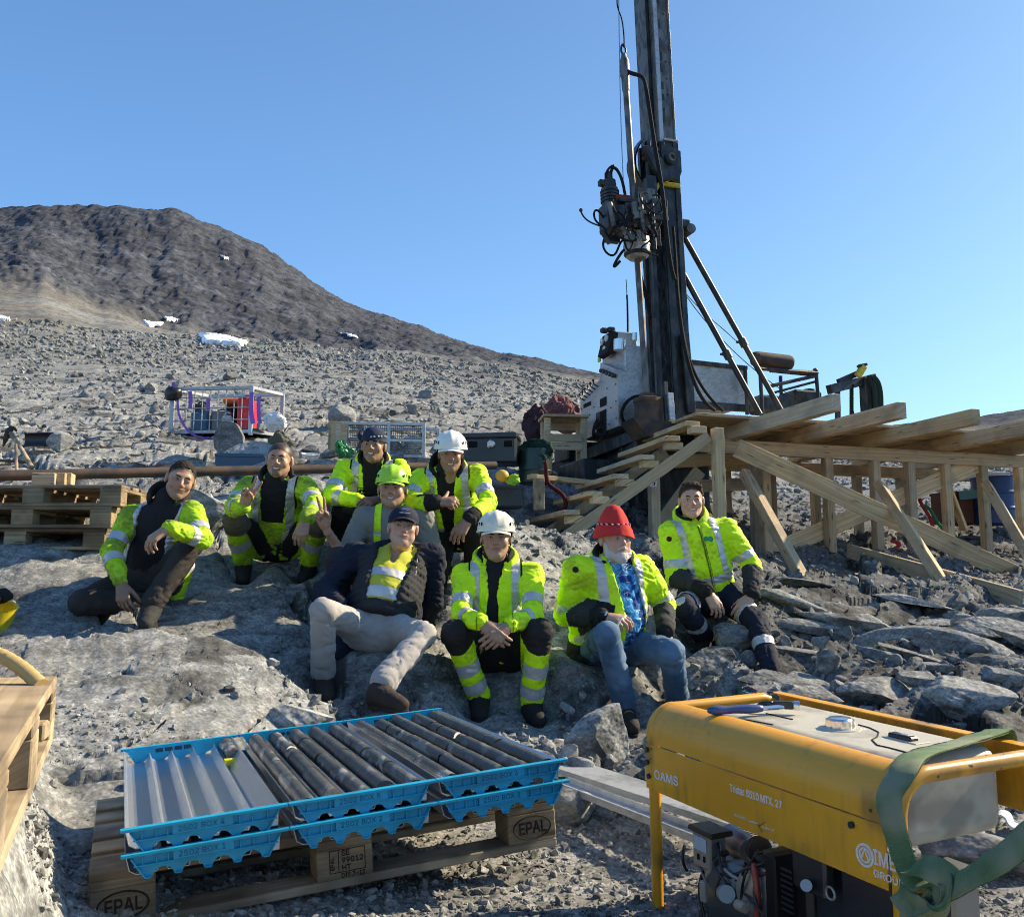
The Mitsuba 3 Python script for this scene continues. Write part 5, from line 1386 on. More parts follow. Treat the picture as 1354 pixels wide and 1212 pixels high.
# ------------------------------------------------------------------ the drill rig
def build_rig():
    R = thing('drill_rig', 'dark steel core drill rig with a tall mast beside the timber platform', 'drill rig')
    M0, M1 = at(889, 562, 10.6), at(857, -40, 10.75)
    ax = unit(M1 - M0); Ln = np.linalg.norm(M1 - M0)
    def mp(py):                                             # a point on the mast's axis
        lo, hi = 0.0, Ln
        for _ in range(40):
            m = (lo + hi) / 2; p = M0 + ax * m
            c, s = math.cos(PITCH), math.sin(PITCH)
            yy = 606 - F_PX * (-p[1] * s + p[2] * c) / (p[1] * c + p[2] * s)
            lo, hi = (lo, m) if yy < py else (m, hi)
        return M0 + ax * lo
    B = lambda nm, a, b, w, h, mat='dark_steel', up=DX, par=R, **k: add(nm, bar(a, b, w, h, up, .006), mat, par, **k)
    o = lambda p, k, j: p + KX * k + DX * j
    low, mid, top = M0 - ax * .1, mp(195), M1
    # lower mast: a box column with a laced guide on its left
    m = B('mast', o(low, .07, 0), o(mid, .07, 0), .25, .30)
    B('mast_rail', o(low, -.185, -.10), o(mid, -.185, -.10), .05, .07, par=m); B('mast_rail', o(low, -.185, .10), o(mid, -.185, .10), .05, .07, par=m)
    B('flange', o(low, .155, -.165), o(mid, .155, -.165), .07, .018, par=m); B('flange', o(low, -.02, -.165), o(mid, -.02, -.165), .05, .018, par=m)
    B('back_plate', o(low, -.11, .13), o(mid, -.11, .13), .10, .02, 'aluminium', par=m)
    n = 17
    for i in range(n):
        a, b = low + (mid - low) * i / n, low + (mid - low) * (i + 1) / n
        B('lacing', o(a, -.17 if i % 2 else -.06, -.06), o(b, -.06 if i % 2 else -.17, -.06), .030, .025, par=m)
    # upper mast: channel, bright flange and punched plate
    u0 = mp(262)
    u = B('upper_mast', o(u0, .115, .02), o(top, .115, .02), .17, .24, 'worn_steel')
    B('channel', o(u0, -.13, .03), o(top, -.13, .03), .055, .20, 'worn_steel', par=u); B('channel', o(u0, -.055, .06), o(top, -.055, .06), .09, .10, 'dark_steel', par=u)
    B('flange', o(u0, .005, -.055), o(top, .005, -.055), .055, .12, 'aluminium', par=u)
    B('edge', o(u0, .185, -.105), o(top, .185, -.105), .03, .02, 'worn_steel', par=u)
    for py in (5, 38, 62, 80, 95, 118, 132, 150, 160):
        c = mp(py); B('slot', o(c, .06, -.101) - ax * .05, o(c, .06, -.101) + ax * (.03 + .02 * (py % 3)), .026, .006, 'dark_steel', par=u)
    for py in (85, 107, 128, 22):
        c = o(mp(py), .125, -.1); add('bolt', cyl(c, c - DX * .02, .014, n=8), 'worn_steel', u)
    c = mp(192); B('collar_plate', o(c, -.0, -.12), o(c, .2, -.12), .10, .03, 'aluminium', ax)
    # carriage between the two: rust red block, curved guard, round hub
    for k, py in enumerate((206, 213, 220)):
        c = mp(py); B('guide', o(c, -.28, -.13), o(c, -.04, -.13), .04, .05, 'rust', ax)
    c = mp(222)
    add('carriage_plate', place(extrude([(-.09, -.20), (.12, -.26), (.17, -.14), (.17, .12), (.04, .17), (-.08, .04)], .05), np.stack([KX, ax, np.cross(KX, ax)], 1), o(c, .0, -.20)), 'dark_steel', R, smooth=20)
    add('hub', cyl(o(c, .02, -.19), o(c, .02, -.29), .075), 'dark_steel', R); add('hub_ring', lathe([(0, .05), (.03, .05), (.03, .03), (.0, .03)], o(c, .02, -.29), -DX, 20), 'worn_steel', R)
    g = []
    for t in np.linspace(0, 1, 12): g.append(o(mp(188 + 68 * t), -.22 - .16 * math.sin(t * 2.9) ** 1.0, -.12))
    gv = np.array(g); w_ = DX * .22
    gm = (np.vstack([gv, gv + w_, gv + KX * .02, gv + w_ + KX * .02]), np.vstack([[(i, i + 1, 13 + i), (i, 13 + i, 12 + i), (24 + i, 37 + i, 25 + i), (24 + i, 36 + i, 37 + i)] for i in range(11)]))
    add('guard', gm, 'dark_steel', R, smooth=True)
    add('link', place(extrude([(-.22, .16), (-.02, -.24), (.12, -.20), (.02, .02), (-.10, .16)], .07), np.stack([KX, ax, np.cross(KX, ax)], 1), o(mp(228), -.10, -.2)), 'dark_steel', R, smooth=20)
    c = mp(252); B('yellow_strap', o(c, -.10, -.18), o(c, .17, -.18), .04, .05, 'vc_matte', ax, color=(.45, .38, .05)); B('yellow_strap', o(c, -.10, -.18), o(c, -.17, -.18) - ax * .12, .04, .04, 'vc_matte', -DX, color=(.45, .38, .05))
    # drill head
    rod0, rod1 = at(857, 548, 10.3), at(826, 92, 10.42)
    rx = unit(rod1 - rod0)
    def rp(py): return rod0 + (rod1 - rod0) * (548 - py) / 456.0
    add('drill_rod', cyl(rod0, rod1, .038, n=14), 'worn_steel', R)
    ck = rp(333)
    ch = add('chuck', lathe([(-.16, .06), (-.155, .10), (-.12, .135), (-.09, .15), (-.02, .152), (-.015, .158), (.01, .158), (.015, .152), (.10, .152), (.11, .135), (.15, .13)], ck, rx, 32), 'aluminium', R)
    add('chuck_band', lathe([(-.125, .130), (-.10, .156), (-.085, .156), (-.08, .14)], ck, rx, 32), 'dark_steel', ch)
    for q in range(10):
        t = q * .628; F = frame(rx, KX); add('bolt', cyl(ck + rx * .15 + (F[:, 1] * math.cos(t) + F[:, 2] * math.sin(t)) * .11, ck + rx * .185 + (F[:, 1] * math.cos(t) + F[:, 2] * math.sin(t)) * .11, .014, n=8), 'dark_steel', ch)
    gb = rp(298)
    B('gearbox', gb - rx * .16 - KX * .02, gb + rx * .12 - KX * .02, .34, .34); add('gearbox_end', lathe([(-.14, .10), (-.12, .15), (.10, .15), (.12, .10)], gb - KX * .16, rx, 24), 'dark_steel', R)
    B('gearbox_lid', gb + rx * .14 - KX * .08, gb + rx * .19 - KX * .08, .34, .30)
    B('head_bracket', gb + KX * .16 + rx * .10, gb + KX * .36 + rx * .10, .30, .26, 'dark_steel', rx); B('slide', gb + KX * .22 - rx * .32, gb + KX * .22 + rx * .55, .12, .16)
    B('plate', rp(268) + KX * .02, rp(268) + KX * .24, .18, .20, 'worn_steel', rx)
    mo = at(814, 283, 10.35)
    B('motor_base', mo - rx * .22 - KX * .03, mo + rx * .10 - KX * .03, .26, .26)
    B('motor_block', mo + rx * .02 + KX * .06, mo + rx * .20 + KX * .06, .19, .22, 'vc_matte', color=(.20, .035, .02))
    add('motor', lathe([(.08, .07), (.10, .095), (.30, .10), (.32, .085), (.40, .08), (.42, .05), (.50, .045), (.52, .02)], mo - KX * .06, rx, 22), 'dark_steel', R)
    for q in range(4): add('fin', lathe([(0, .1), (.004, .112), (.02, .112), (.024, .1)], mo - KX * .06 + rx * (.13 + .04 * q), rx, 18), 'dark_steel', R)
    B('port', mo + rx * .36 - KX * .19, mo + rx * .36 - KX * .02, .07, .07, up=rx); B('port', mo - rx * .32 - KX * .15, mo - rx * .32 + KX * .02, .08, .08, up=rx)
    def hose(pts, r=.014, mat='vc_matte', col=(.013, .013, .014), nm='hose', par=R, n=40): return add(nm, tube(spline(pts, n), r, 8), mat, par, smooth=True, color=None if mat != 'vc_matte' else col)
    hose([at(808, 240, 10.35), at(812, 222, 10.3), at(818, 228, 10.3), at(826, 255, 10.3), at(829, 285, 10.3)], .018)
    hose([at(806, 243, 10.3), at(801, 232, 10.3), at(806, 222, 10.3), at(812, 219, 10.3)], .014)
    hose([at(798, 288, 10.3), at(786, 280, 10.2), at(788, 292, 10.2), at(800, 303, 10.2), at(803, 312, 10.2), at(812, 302, 10.2)], .012)
    hose([at(803, 310, 10.2), at(803, 335, 10.2), at(812, 337, 10.2), at(820, 322, 10.2), at(830, 318, 10.2)], .013)
    hose([at(798, 300, 10.2), at(783, 295, 10.2), at(774, 289, 10.2), at(768, 279, 10.2)], .010, col=(.03, .028, .027), nm='lever')
    add('knob', place((ICO[2].vertices * .022, ICO[2].faces), None, at(768, 278, 10.2)), 'vc_plastic', R, smooth=True, color=(.05, .02, .015))
    hose([at(820, 345, 10.2), at(812, 352, 10.2), at(816, 343, 10.2), at(826, 330, 10.2)], .016)
    for a_, b_, r_ in (((822, 300), (838, 318), .035), ((806, 268), (812, 300), .03), ((846, 262), (852, 318), .03), ((862, 270), (866, 330), .025), ((795, 305), (806, 322), .028), ((838, 268), (842, 290), .045)):
        add('ram', cyl(at(a_[0], a_[1], 10.12), at(b_[0], b_[1], 10.12), r_, n=12), 'worn_steel' if r_ > .029 else 'dark_steel', R)
    for k_ in range(10):
        q = np.random.default_rng(70 + k_); x0, y0 = q.uniform(798, 868), q.uniform(255, 300)
        hose([at(x0, y0, 10.2), at(x0 + q.uniform(-14, 10), y0 + q.uniform(8, 26), 10.08), at(x0 + q.uniform(-8, 20), y0 + q.uniform(20, 44), 10.08), at(x0 + q.uniform(2, 26), y0 + q.uniform(10, 40), 10.15)], q.uniform(.008, .015))
    for k_ in range(12):
        q = np.random.default_rng(90 + k_); x0, y0 = q.uniform(812, 868), q.uniform(272, 318)
        add('fitting', cyl(at(x0, y0, 10.16), at(x0, y0, 10.06), q.uniform(.012, .03), n=8), 'worn_steel' if k_ % 3 else 'rust', R)
    # water swivel, wire and hoses
    sw = rp(92)
    s = add('water_swivel', lathe([(-.30, .035), (-.27, .048), (-.10, .050), (-.08, .060), (.10, .060), (.16, .035), (.20, .03)], sw, rx, 18), 'worn_steel', R)
    add('hook', tube(spline([sw + rx * .2, sw + rx * .27 + KX * .03, sw + rx * .33, sw + rx * .27 - KX * .03, sw + rx * .2], 16), .012, 6), 'dark_steel', s, smooth=True)
    hose([sw + rx * .32, at(825, 62, 10.4), at(823, 30, 10.4), at(818, 14, 10.45), at(820, -30, 10.5)], .0085, nm='wire')
    hose([at(818, -20, 10.6), at(820, 120, 10.6), at(824, 235, 10.6), at(828, 290, 10.6)], .004, nm='wire')
    hose([sw + rx * .03, at(838, 98, 10.35), at(848, 101, 10.3), at(854, 115, 10.2), at(861, 160, 10.15), at(868, 205, 10.1), at(876, 255, 10.05), at(884, 330, 10.05), at(892, 370, 10.1)], .024)
    hose([at(828, 370, 10.9), at(829, 395, 10.9), at(830, 450, 10.9)], .005, nm='chain')
    hose([at(829, 390, 10.9), at(830, 420, 10.9), at(830, 447, 10.9)], .012, nm='chain', col=(.02, .02, .022))
    hose([at(893, 340, 10.3), at(897, 400, 10.25), at(908, 470, 10.2), at(925, 520, 10.2), at(945, 542, 10.3)], .022)
    hose([at(890, 300, 10.35), at(896, 380, 10.3), at(905, 450, 10.3), at(922, 500, 10.3), at(956, 543, 10.4)], .018)
    hose([at(846, 360, 10.5), at(852, 385, 10.5), at(860, 420, 10.5)], .02); hose([at(843, 358, 10.5), at(850, 375, 10.5), at(857, 395, 10.5)], .016)
    # back stays and sheave
    for a, b in ((at(897, 300, 10.75), at(1036, 548, 10.9)), (at(893, 343, 10.6), at(1005, 548, 10.6))):
        st = add('stay', cyl(a, b, .034, n=14), 'dark_steel', R)
        e = a + (b - a) * .62; add('clamp', lathe([(-.05, .036), (-.05, .05), (.05, .05), (.05, .036)], e, unit(b - a), 14), 'dark_steel', st); add('pin', cyl(e - KX * .09, e + KX * .02, .016, n=8), 'dark_steel', st)
    c = at(899, 298, 10.7); add('stay_bracket', place(cbox((.22, .16, .12), .02), rotz(YAW), c), 'dark_steel', R); add('stay_eye', cyl(c + KX * .1 - UP * .06 - DX * .1, c + KX * .1 - UP * .06 + DX * .08, .06), 'worn_steel', R)
    sh = at(901, 381, 10.9); add('sheave', lathe([(-.03, .075), (-.02, .085), (0, .07), (.02, .085), (.03, .075), (.03, .03), (-.03, .03)], sh, KX * .5 - DX, 26), 'worn_steel', R)
    hose([sh, at(925, 415, 10.9), at(985, 478, 11.0), at(1070, 535, 11.2)], .005, nm='wire'); hose([sh, at(950, 430, 10.9), at(975, 452, 11.0)], .005, nm='wire')
    # foot: casing clamp on a skid
    f0 = at(857, 562, 10.3)
    add('foot_clamp', lathe([(0, .165), (.03, .175), (.05, .155), (.24, .150), (.26, .165), (.30, .165), (.32, .10), (.36, .09)], f0, UP, 30), 'rust', R)
    c = at(848, 573, 10.15); add('drip_tray', place(extrude([(-.26, .10), (.28, .08), (.20, -.08), (-.10, -.09)], .35), np.stack([KX, UP, np.cross(KX, UP)], 1), c), 'rust', R, smooth=20)
    sk = [B('skid_beam', at(726, 622, 12.2), at(868, 566, 10.2), .10, .14, up=UP), B('skid_beam', at(800, 610, 12.3), at(925, 560, 10.6), .10, .14, up=UP)]
    for a, b in ((at(824, 585, 10.8), at(827, 640, 10.8)), (at(860, 590, 10.3), at(862, 690, 10.3)), (at(760, 612, 11.8), at(762, 655, 11.8))): B('skid_leg', a, b, .09, .09)
    B('foot_beam', at(848, 560, 10.4), at(905, 556, 10.6), .10, .10, up=UP); B('jack', at(885, 520, 10.25), at(888, 556, 10.2), .07, .07, 'aluminium'); B('jack', at(879, 505, 10.3), at(882, 556, 10.2), .05, .05)
    B('brace_plate', at(905, 440, 10.45), at(914, 545, 10.45), .10, .05)
    add('base_skid', place(cbox((.95, 2.1, .95), .02), rotz(YAW), at(838, 634, 11.6)), 'dark_steel', R)
    # power pack under the deck's edge
    for (px, py, d, s_) in ((800, 640, 11.3, (.9, .8, .5)), (850, 640, 10.9, (.5, .6, .45)), (770, 600, 11.9, (.6, .5, .25))):
        add('power_pack', place(cbox(s_, .02), rotz(YAW), at(px, py, d)), 'dark_steel', R)
    # control cabinet: grey sheet metal, its lit face to the right
    C0 = at(818, 563, 10.55); Fc = np.stack([DX, UP, np.cross(DX, UP)], 1)
    prof = [(0, 0), (0, .66), (.50, .86), (.53, .66), (1.15, .52), (1.15, 0)]
    cab = add('control_cabinet', place(extrude(prof, .45), Fc, C0), 'aluminium', R, smooth=10)
    add('cabinet_top', place(cbox((.36, .66, .34), .015), rotz(YAW), C0 + KX * .275 + DX * .335 + UP * .80), 'aluminium', cab)
    cf = lambda j, z, k=-.004: C0 + DX * j + UP * z + KX * k
    def face(nm, j, z, w, h, mat='vc_matte', col=(.012, .012, .013), t=.012): return add(nm, place(cbox((w, h, t), .002), np.stack([DX, UP, KX], 1), cf(j, z)), mat, cab, color=col if mat.startswith('vc') else None)
    face('slot', .92, .42, .22, .05); face('slot', .42, .36, .18, .10); face('opening', .48, .10, .28, .32); face('valve_block', .5, .14, .12, .2, 'dark_steel', t=.08)
    for q in range(5):
        b0 = cf(.06 + .085 * q, .60 + .034 * q)
        add('gauge', cyl(b0, b0 - KX * .05, .024, n=14), 'vc_plastic', cab, color=(.02, .02, .02))
    for q in range(6):
        b0 = cf(.58 + .085 * q, .58 - .018 * q)
        add('lever', tube([b0, b0 - KX * .05 + UP * .03, b0 - KX * .06 + UP * .07], .009, 6), 'dark_steel', cab); add('lever_knob', place((ICO[1].vertices * .016, ICO[1].faces), None, b0 - KX * .06 + UP * .075), 'vc_plastic', cab, color=(.012, .012, .012))
    for q, (j, z) in enumerate(((.05, .1), (.05, .3), (.05, .5), (1.1, .08), (1.1, .4), (.72, .08), (.25, .06), (.95, .2), (.85, .28), (.7, .35), (.3, .5), (.2, .25))):
        add('bolt', cyl(cf(j, z), cf(j, z) - KX * .008, .009, n=8), 'dark_steel', cab)
    face('yellow_label', .52, .90, .06, .05, 'vc_matte', (.6, .45, .03), .02)
    hose([cf(.42, .12, -.05), cf(.50, .02, -.10), cf(.60, -.05, -.04)], .02, par=cab); hose([cf(.50, .15, -.05), cf(.45, .0, -.12), cf(.30, -.06, -.04)], .016, par=cab)
    hose([C0 + KX * .05 - DX * .03 + UP * .05, C0 + KX * .02 - DX * .12 + UP * .22, C0 + KX * .14 - DX * .16 + UP * .32, C0 + KX * .25 - DX * .18 + UP * .30], .02, par=cab)
    gx = at(804, 456, 10.9)
    gk = add('gauge_panel', place(cbox((.09, .30, .28), .01), rotz(YAW) @ roty(.25), gx), 'vc_matte', R, color=(.02, .02, .022))
    for q, (j, z) in enumerate(((-.07, .06), (.06, .05), (-.01, -.06))): add('dial', cyl(gx - KX * .045 + DX * j + UP * z, gx - KX * .062 + DX * j + UP * z, .042), 'vc_plastic', gk, color=(.5, .5, .48))
    add('gauge_box', place(cbox((.26, .30, .22), .015), rotz(YAW), gx + KX * .19 + UP * .03), 'aluminium', R)
    for px, py in ((799, 437), (808, 436)): add('lamp', place(cbox((.09, .07, .06), .012), rotz(YAW), at(px, py, 10.8)), 'vc_plastic', R, color=(.02, .02, .02))
    add('can', cyl(at(819, 463, 10.6), at(819, 449, 10.6), .07), 'chrome', R); add('cap', cyl(at(839, 450, 10.5), at(839, 440, 10.5), .03), 'chrome', R)
    # engine house, silencer and tube frame behind
    E0 = at(914, 530, 11.1)
    en = add('engine_house', place(cbox((.75, .6, .50), .015), rotz(YAW), E0 + KX * .38 + DX * .3 + UP * .22), 'aluminium', R)
    B('roof_rail', E0 + UP * .48 - DX * .02, E0 + UP * .46 + KX * .78 - DX * .02, .05, .05, par=en, up=UP); B('base_rail', E0 - UP * .05 - DX * .02, E0 - UP * .05 + KX * .8 - DX * .02, .05, .09, par=en, up=UP)
    add('silencer', lathe([(0, .05), (.005, .085), (.04, .095), (.50, .095), (.54, .085), (.55, .05)], at(996, 474, 11.3), at(1056, 481, 11.5) - at(996, 474, 11.3), 24), 'rust', R)
    T_ = lambda a, b, r=.024: add('frame_tube', cyl(a, b, r, n=10), 'dark_steel', R)
    T_(at(1000, 487, 11.2), at(1081, 493, 11.6)); T_(at(1079, 489, 11.6), at(1083, 545, 11.6)); T_(at(1018, 490, 12.0), at(1081, 496, 11.6)); T_(at(1032, 497, 12.0), at(1034, 545, 12.0)); T_(at(1016, 511, 11.4), at(1078, 497, 11.6)); T_(at(985, 485, 11.2), at(988, 548, 11.2)); T_(at(1005, 488, 11.2), at(1008, 548, 11.2)); T_(at(1020, 520, 11.5), at(1080, 504, 11.6), .016)
    add('frame_knob', place((ICO[2].vertices * .035, ICO[2].faces), None, at(1078, 490, 11.6)), 'dark_steel', R)
    add('engine_block', place(cbox((.42, .4, .34), .03), rotz(YAW), at(1058, 536, 11.9)), 'dark_steel', R); add('engine_block', place(cbox((.3, .3, .22), .03), rotz(YAW), at(1010, 536, 11.6)), 'dark_steel', R)
    add('air_filter', cyl(at(1070, 515, 11.9), at(1070, 528, 11.9), .07), 'vc_matte', R, color=(.02, .02, .02))

    # the dark lifting frame on the deck behind
    H = thing('hydraulic_frame', 'dark hydraulic clamp frame with a yellow tip standing on the deck behind the beams', 'machine frame')
    Bh = lambda nm, a, b, w, h, mat='dark_steel', **k: add(nm, bar(a, b, w, h, UP if abs(unit(np.asarray(b) - a)[2]) < .8 else DX, .006), mat, H, **k)
    d = 11.2
    Bh('upright', at(1146, 556, d), at(1143, 500, d), .085, .12); Bh('upright', at(1160, 556, d), at(1152, 500, d), .06, .10); Bh('upright', at(1108, 556, d), at(1107, 507, d), .05, .06); Bh('upright', at(1126, 556, d + .2), at(1126, 512, d + .2), .035, .05)
    Bh('arm', at(1096, 515, d - .2), at(1156, 500, d + .1), .09, .11); Bh('arm', at(1108, 505, d - .1), at(1140, 491, d), .05, .07); Bh('tip', at(1134, 497, d - .1), at(1142, 484, d - .1), .07, .08, 'vc_matte', color=(.5, .40, .06)); Bh('tip_plate', at(1134, 484, d - .1), at(1146, 482, d - .1), .08, .03)
    for x0, x1 in ((1150, 1163), (1147, 1156), (1155, 1166)): add('hose', tube(spline([at(x0, 497, d - .1), at(x1 - 4, 505, d - .1), at(x1, 525, d - .1), at(x1, 552, d - .1)], 20), .02, 8), 'vc_matte', H, smooth=True, color=(.015, .03, .022))
    add('hose', tube(spline([at(1128, 508, d - .1), at(1126, 530, d - .1), at(1129, 552, d - .1)], 14), .016, 8), 'vc_matte', H, smooth=True, color=(.012, .012, .012))
# ------------------------------------------------------------------ pallets
def pallet(label, O, R3, group=None, mat='timber', marks=False, solid=False):
    """A 1.2 x 0.8 m pallet; O its front left bottom corner, R3 columns: along, back, up."""
    P = thing('pallet', label, 'pallet', group)
    def b(nm, x, y, z, s): return add(nm, place(cbox(s, .003, True), R3, np.asarray(O) + R3 @ (V(x, y, z) + np.asarray(s) / 2)), mat, P)
    def bl(x, y, w): return b('block', x, y, .022, (w, .10 if y != .3275 else .145, .078))
    for y in (0, .3275, .70):
        wy = .10 if y != .3275 else .145
        b('bottom_board', 0, y, 0, (1.2, wy, .022))
        for x in (0, .5275, 1.055): b('block', x, y, .022, (.145, wy, .078))
    for x in (0, .5275, 1.055): b('cross_board', x, 0, .100, (.145, .8, .022))
    for y, w in ((0, .145), (.187, .10), (.3275, .145), (.513, .10), (.655, .145)):
        key = b('top_board', 0, y, .122, (1.2, w, .022))
    if marks:
        ink = (.030, .020, .014)
        def T_(s, h, x, z, wd=None, bold=True, rot=False):
            m = text(s, h, (0, 0, 0), (1, 0, 0), (0, -1, 0), .0012, bold, wd)
            v = m[0]
            if rot: v = v @ roty(-math.pi / 2).T
            add('brand_mark', (np.asarray(O) + (v + V(x, -.0008, z)) @ R3.T, m[1]), 'vc_matte', P, color=ink)
        for x in (.0725, 1.1275):
            e = [(x + math.cos(t) * .056, -.0015, .061 + math.sin(t) * .031) for t in np.linspace(0, 2 * np.pi, 41)]
            v, f = tube(e, .0022, 6); add('brand_mark', (np.asarray(O) + v @ R3.T, f), 'vc_matte', P, color=ink)
            T_('EPAL', .030, x - .043, .046, .086)
        for s, z, h in (('SE', .080, .013), ('99012', .062, .013), ('HT', .044, .013)): T_(s, h, .590, z)
        T_('DTF.7-12', .011, .588, .026, .062); T_('EPAL', .010, .572, .046, None, True, True)
        for a, c in (((.560, .040), (.560, .095)), ((.560, .095), (.652, .095)), ((.652, .095), (.652, .040)), ((.652, .040), (.560, .040)), ((.583, .040), (.583, .095))):
            add('brand_mark', place(bar((a[0], 0, a[1]), (c[0], 0, c[1]), .0018, .0018, (0, 1, 0), .0003), R3, np.asarray(O) + R3 @ V(0, -.0008, 0)), 'vc_matte', P, color=ink)
    return P

def R_of(yaw, a=0.0, b=0.0): return rotz(yaw) @ rotx(a) @ roty(b)

def build_props():
    g3 = lambda x, y, dz=0: V(x, y, gz(x, y) + dz)
    # pallets stacked at the left
    for i, (dx, dy) in enumerate(((-.12, .03), (-.06, .0), (0, .02))):
        pallet(('lowest', 'middle', 'topmost')[i] + ' pallet of the stack behind the leftmost man', V(-3.84 + dx, 6.25 + dy, .245 + .146 * i), R_of(.03 - .02 * i, 0, 0), mat='pallet_wood')
    for i, (px, w) in enumerate(((60, .15), (80, .085), (90, .07))):
        tag(add('timber_block', place(cbox((w, .11, .085), .004, True), rotz(.2), at(px, 634, 6.5 + .06 * i)), 'timber'), ('short block of timber nearest the left end on the pallet stack under the pipe', 'middle block of timber on the pallet stack under the pipe', 'right-hand block of timber on the pallet stack under the pipe')[i], 'timber block')
    p = add('steel_pipe', tube(np.linspace(at(-40, 629.5, 6.68), at(655, 615, 9.3), 30), .041, 16), 'rust', smooth=40, label='long brown steel pipe lying across the slope behind the men', cat='pipe')
    # near left pallet with a stone, a wooden block and a hose end on it
    R = np.stack([V(-.39, .92, 0), V(-.92, -.39, 0), V(0, 0, 1)], 1); R = R / np.linalg.norm(R, axis=0)
    c = at(76, 893, 2.18) - R[:, 0] * 1.2
    Pn = pallet('weathered pallet at the left edge with a white stone on it', c - V(0, 0, .144), R, mat='old_timber')
    add('hose_end', tube(spline([at(-30, 858, 2.05), at(10, 871, 2.02), at(35, 888, 2.0), at(54, 906, 1.98)], 30), .0155 + .0006 * np.sin(np.arange(30) * 2.2), 14), 'vc_matte', smooth=40, color=(.44, .31, .13), label='pale yellow rigid hose end resting on the near left pallet', cat='hose')
    tag(add('wood_offcut', place(cbox((.16, .06, .035), .004, True), rotz(.3), at(2, 968, 1.86)), 'old_timber'), 'dark wooden offcut lying on the near left pallet', 'wood offcut')
    # yellow tub at the left edge
    y0 = at(-16, 838, 5.2)
    Y = thing('yellow_tub', 'yellow plastic tub with black contents at the left edge of the picture', 'tub')
    add('tub', lathe([(0, .06), (.002, .085), (.10, .11), (.16, .12), (.17, .125), (.165, .112), (.10, .10), (.02, .08)], y0, UP + V(.25, -.2, 0), 30), 'vc_plastic', Y, color=(.62, .48, .02))
    for k in range(5): add('contents', rock_at(y0 + V(.03 * (k - 2), .02 * ((k * 2) % 3 - 1), .15 + .015 * k), .10, 500 + k), 'vc_matte', Y, color=(.014, .014, .016))
    # shovel and pick by the pipe
    S = thing('pickaxe', 'old pickaxe leaning with its head up beside the pallet stack', 'pickaxe')
    add('handle', tube([at(14, 572, 8.4), at(26, 590, 8.2), at(42, 618, 7.9)], [.02, .019, .022], 10), 'old_timber', S, smooth=True, uv=None)
    add('head', tube(spline([at(4, 590, 8.5), at(12, 570, 8.4), at(16, 566, 8.4), at(22, 570, 8.4)], 12), np.array([.006, .012, .018, .024, .028, .03, .03, .028, .024, .02, .014, .008]), 8), 'rust', S, smooth=True)
    tag(add('stake', tube([at(21, 588, 8.0), at(22, 624, 7.8)], .013, 8), 'old_timber'), 'thin wooden stake standing beside the pickaxe', 'stake')
    tag(add('iron_rod', tube([at(-20, 607, 8.6), at(45, 612, 8.2)], .014, 8), 'rust'), 'rusty iron rod lying behind the pipe at the left edge', 'rod')
    # black trough
    c = at(58, 580, 10.6)
    Tr = thing('black_trough', 'black plastic half-pipe trough lying on the scree at the left', 'trough')
    a = np.linspace(.1, math.pi - .1, 14); ol = [(math.cos(t) * .10, -math.sin(t) * .10) for t in a] + [(math.cos(t) * .085, -math.sin(t) * .085) for t in a[::-1]]
    m = extrude(ol, .52); add('shell', place(m, np.stack([V(0, .5, .86), V(0, -.86, .5), V(1, .08, .03)], 1), c - V(.26, 0, 0)), 'vc_plastic', Tr, color=(.02, .021, .024))
    for k in (0, .26, .5): add('rib', place(extrude(ol, .02), np.stack([V(0, .5, .86) * 1.12, V(0, -.86, .5) * 1.12, V(1, .08, .03)], 1), c - V(.26 - k, 0, 0)), 'vc_plastic', Tr, color=(.016, .017, .02))
    # gas bottle cage with straps
    C = thing('steel_cage', 'grey steel cage of bottles and gear hung with purple straps on the scree', 'cage')
    d0, x0, x1 = 12.0, 226, 345
    zt, zb = 516, 572
    F = lambda nm, a, b, r=.022, mat='aluminium': add(nm, bar(a, b, 2 * r, 2 * r, UP if abs(unit(b - a)[2]) < .9 else V(0, 1, 0), .004), mat, C)
    A = [at(x0, zb, d0), at(x1 - 14, zb - 2, d0)]; dp = V(.22, .75, .06)
    for p0 in A + [A[0] + dp, A[1] + dp]: F('post', p0 - UP * .05, p0 + UP * .60, .026)
    for z in (0, .58):
        F('rail', A[0] + UP * z, A[1] + UP * z); F('rail', A[0] + dp + UP * z, A[1] + dp + UP * z); F('rail', A[0] + UP * z, A[0] + dp + UP * z); F('rail', A[1] + UP * z, A[1] + dp + UP * z)
    for k in range(9):
        p0 = A[0] + (A[1] - A[0]) * (k + .8) / 10; F('bar', p0, p0 + UP * .58, .006)
    for z in (.16, .32, .46): F('bar', A[0] + UP * z, A[1] + UP * z, .006)
    add('floor', bar(A[0] + dp * .5, A[1] + dp * .5, .74, .02), 'dark_steel', C)
    inside = lambda u, v, z: A[0] + (A[1] - A[0]) * u + dp * v + UP * z
    def item(nm, cat, lab, mesh, mat='vc_plastic', col=(.1, .1, .1), sm=35): tag(add(nm, mesh, mat, None, color=col if mat.startswith('vc') else None, smooth=sm), lab, cat)
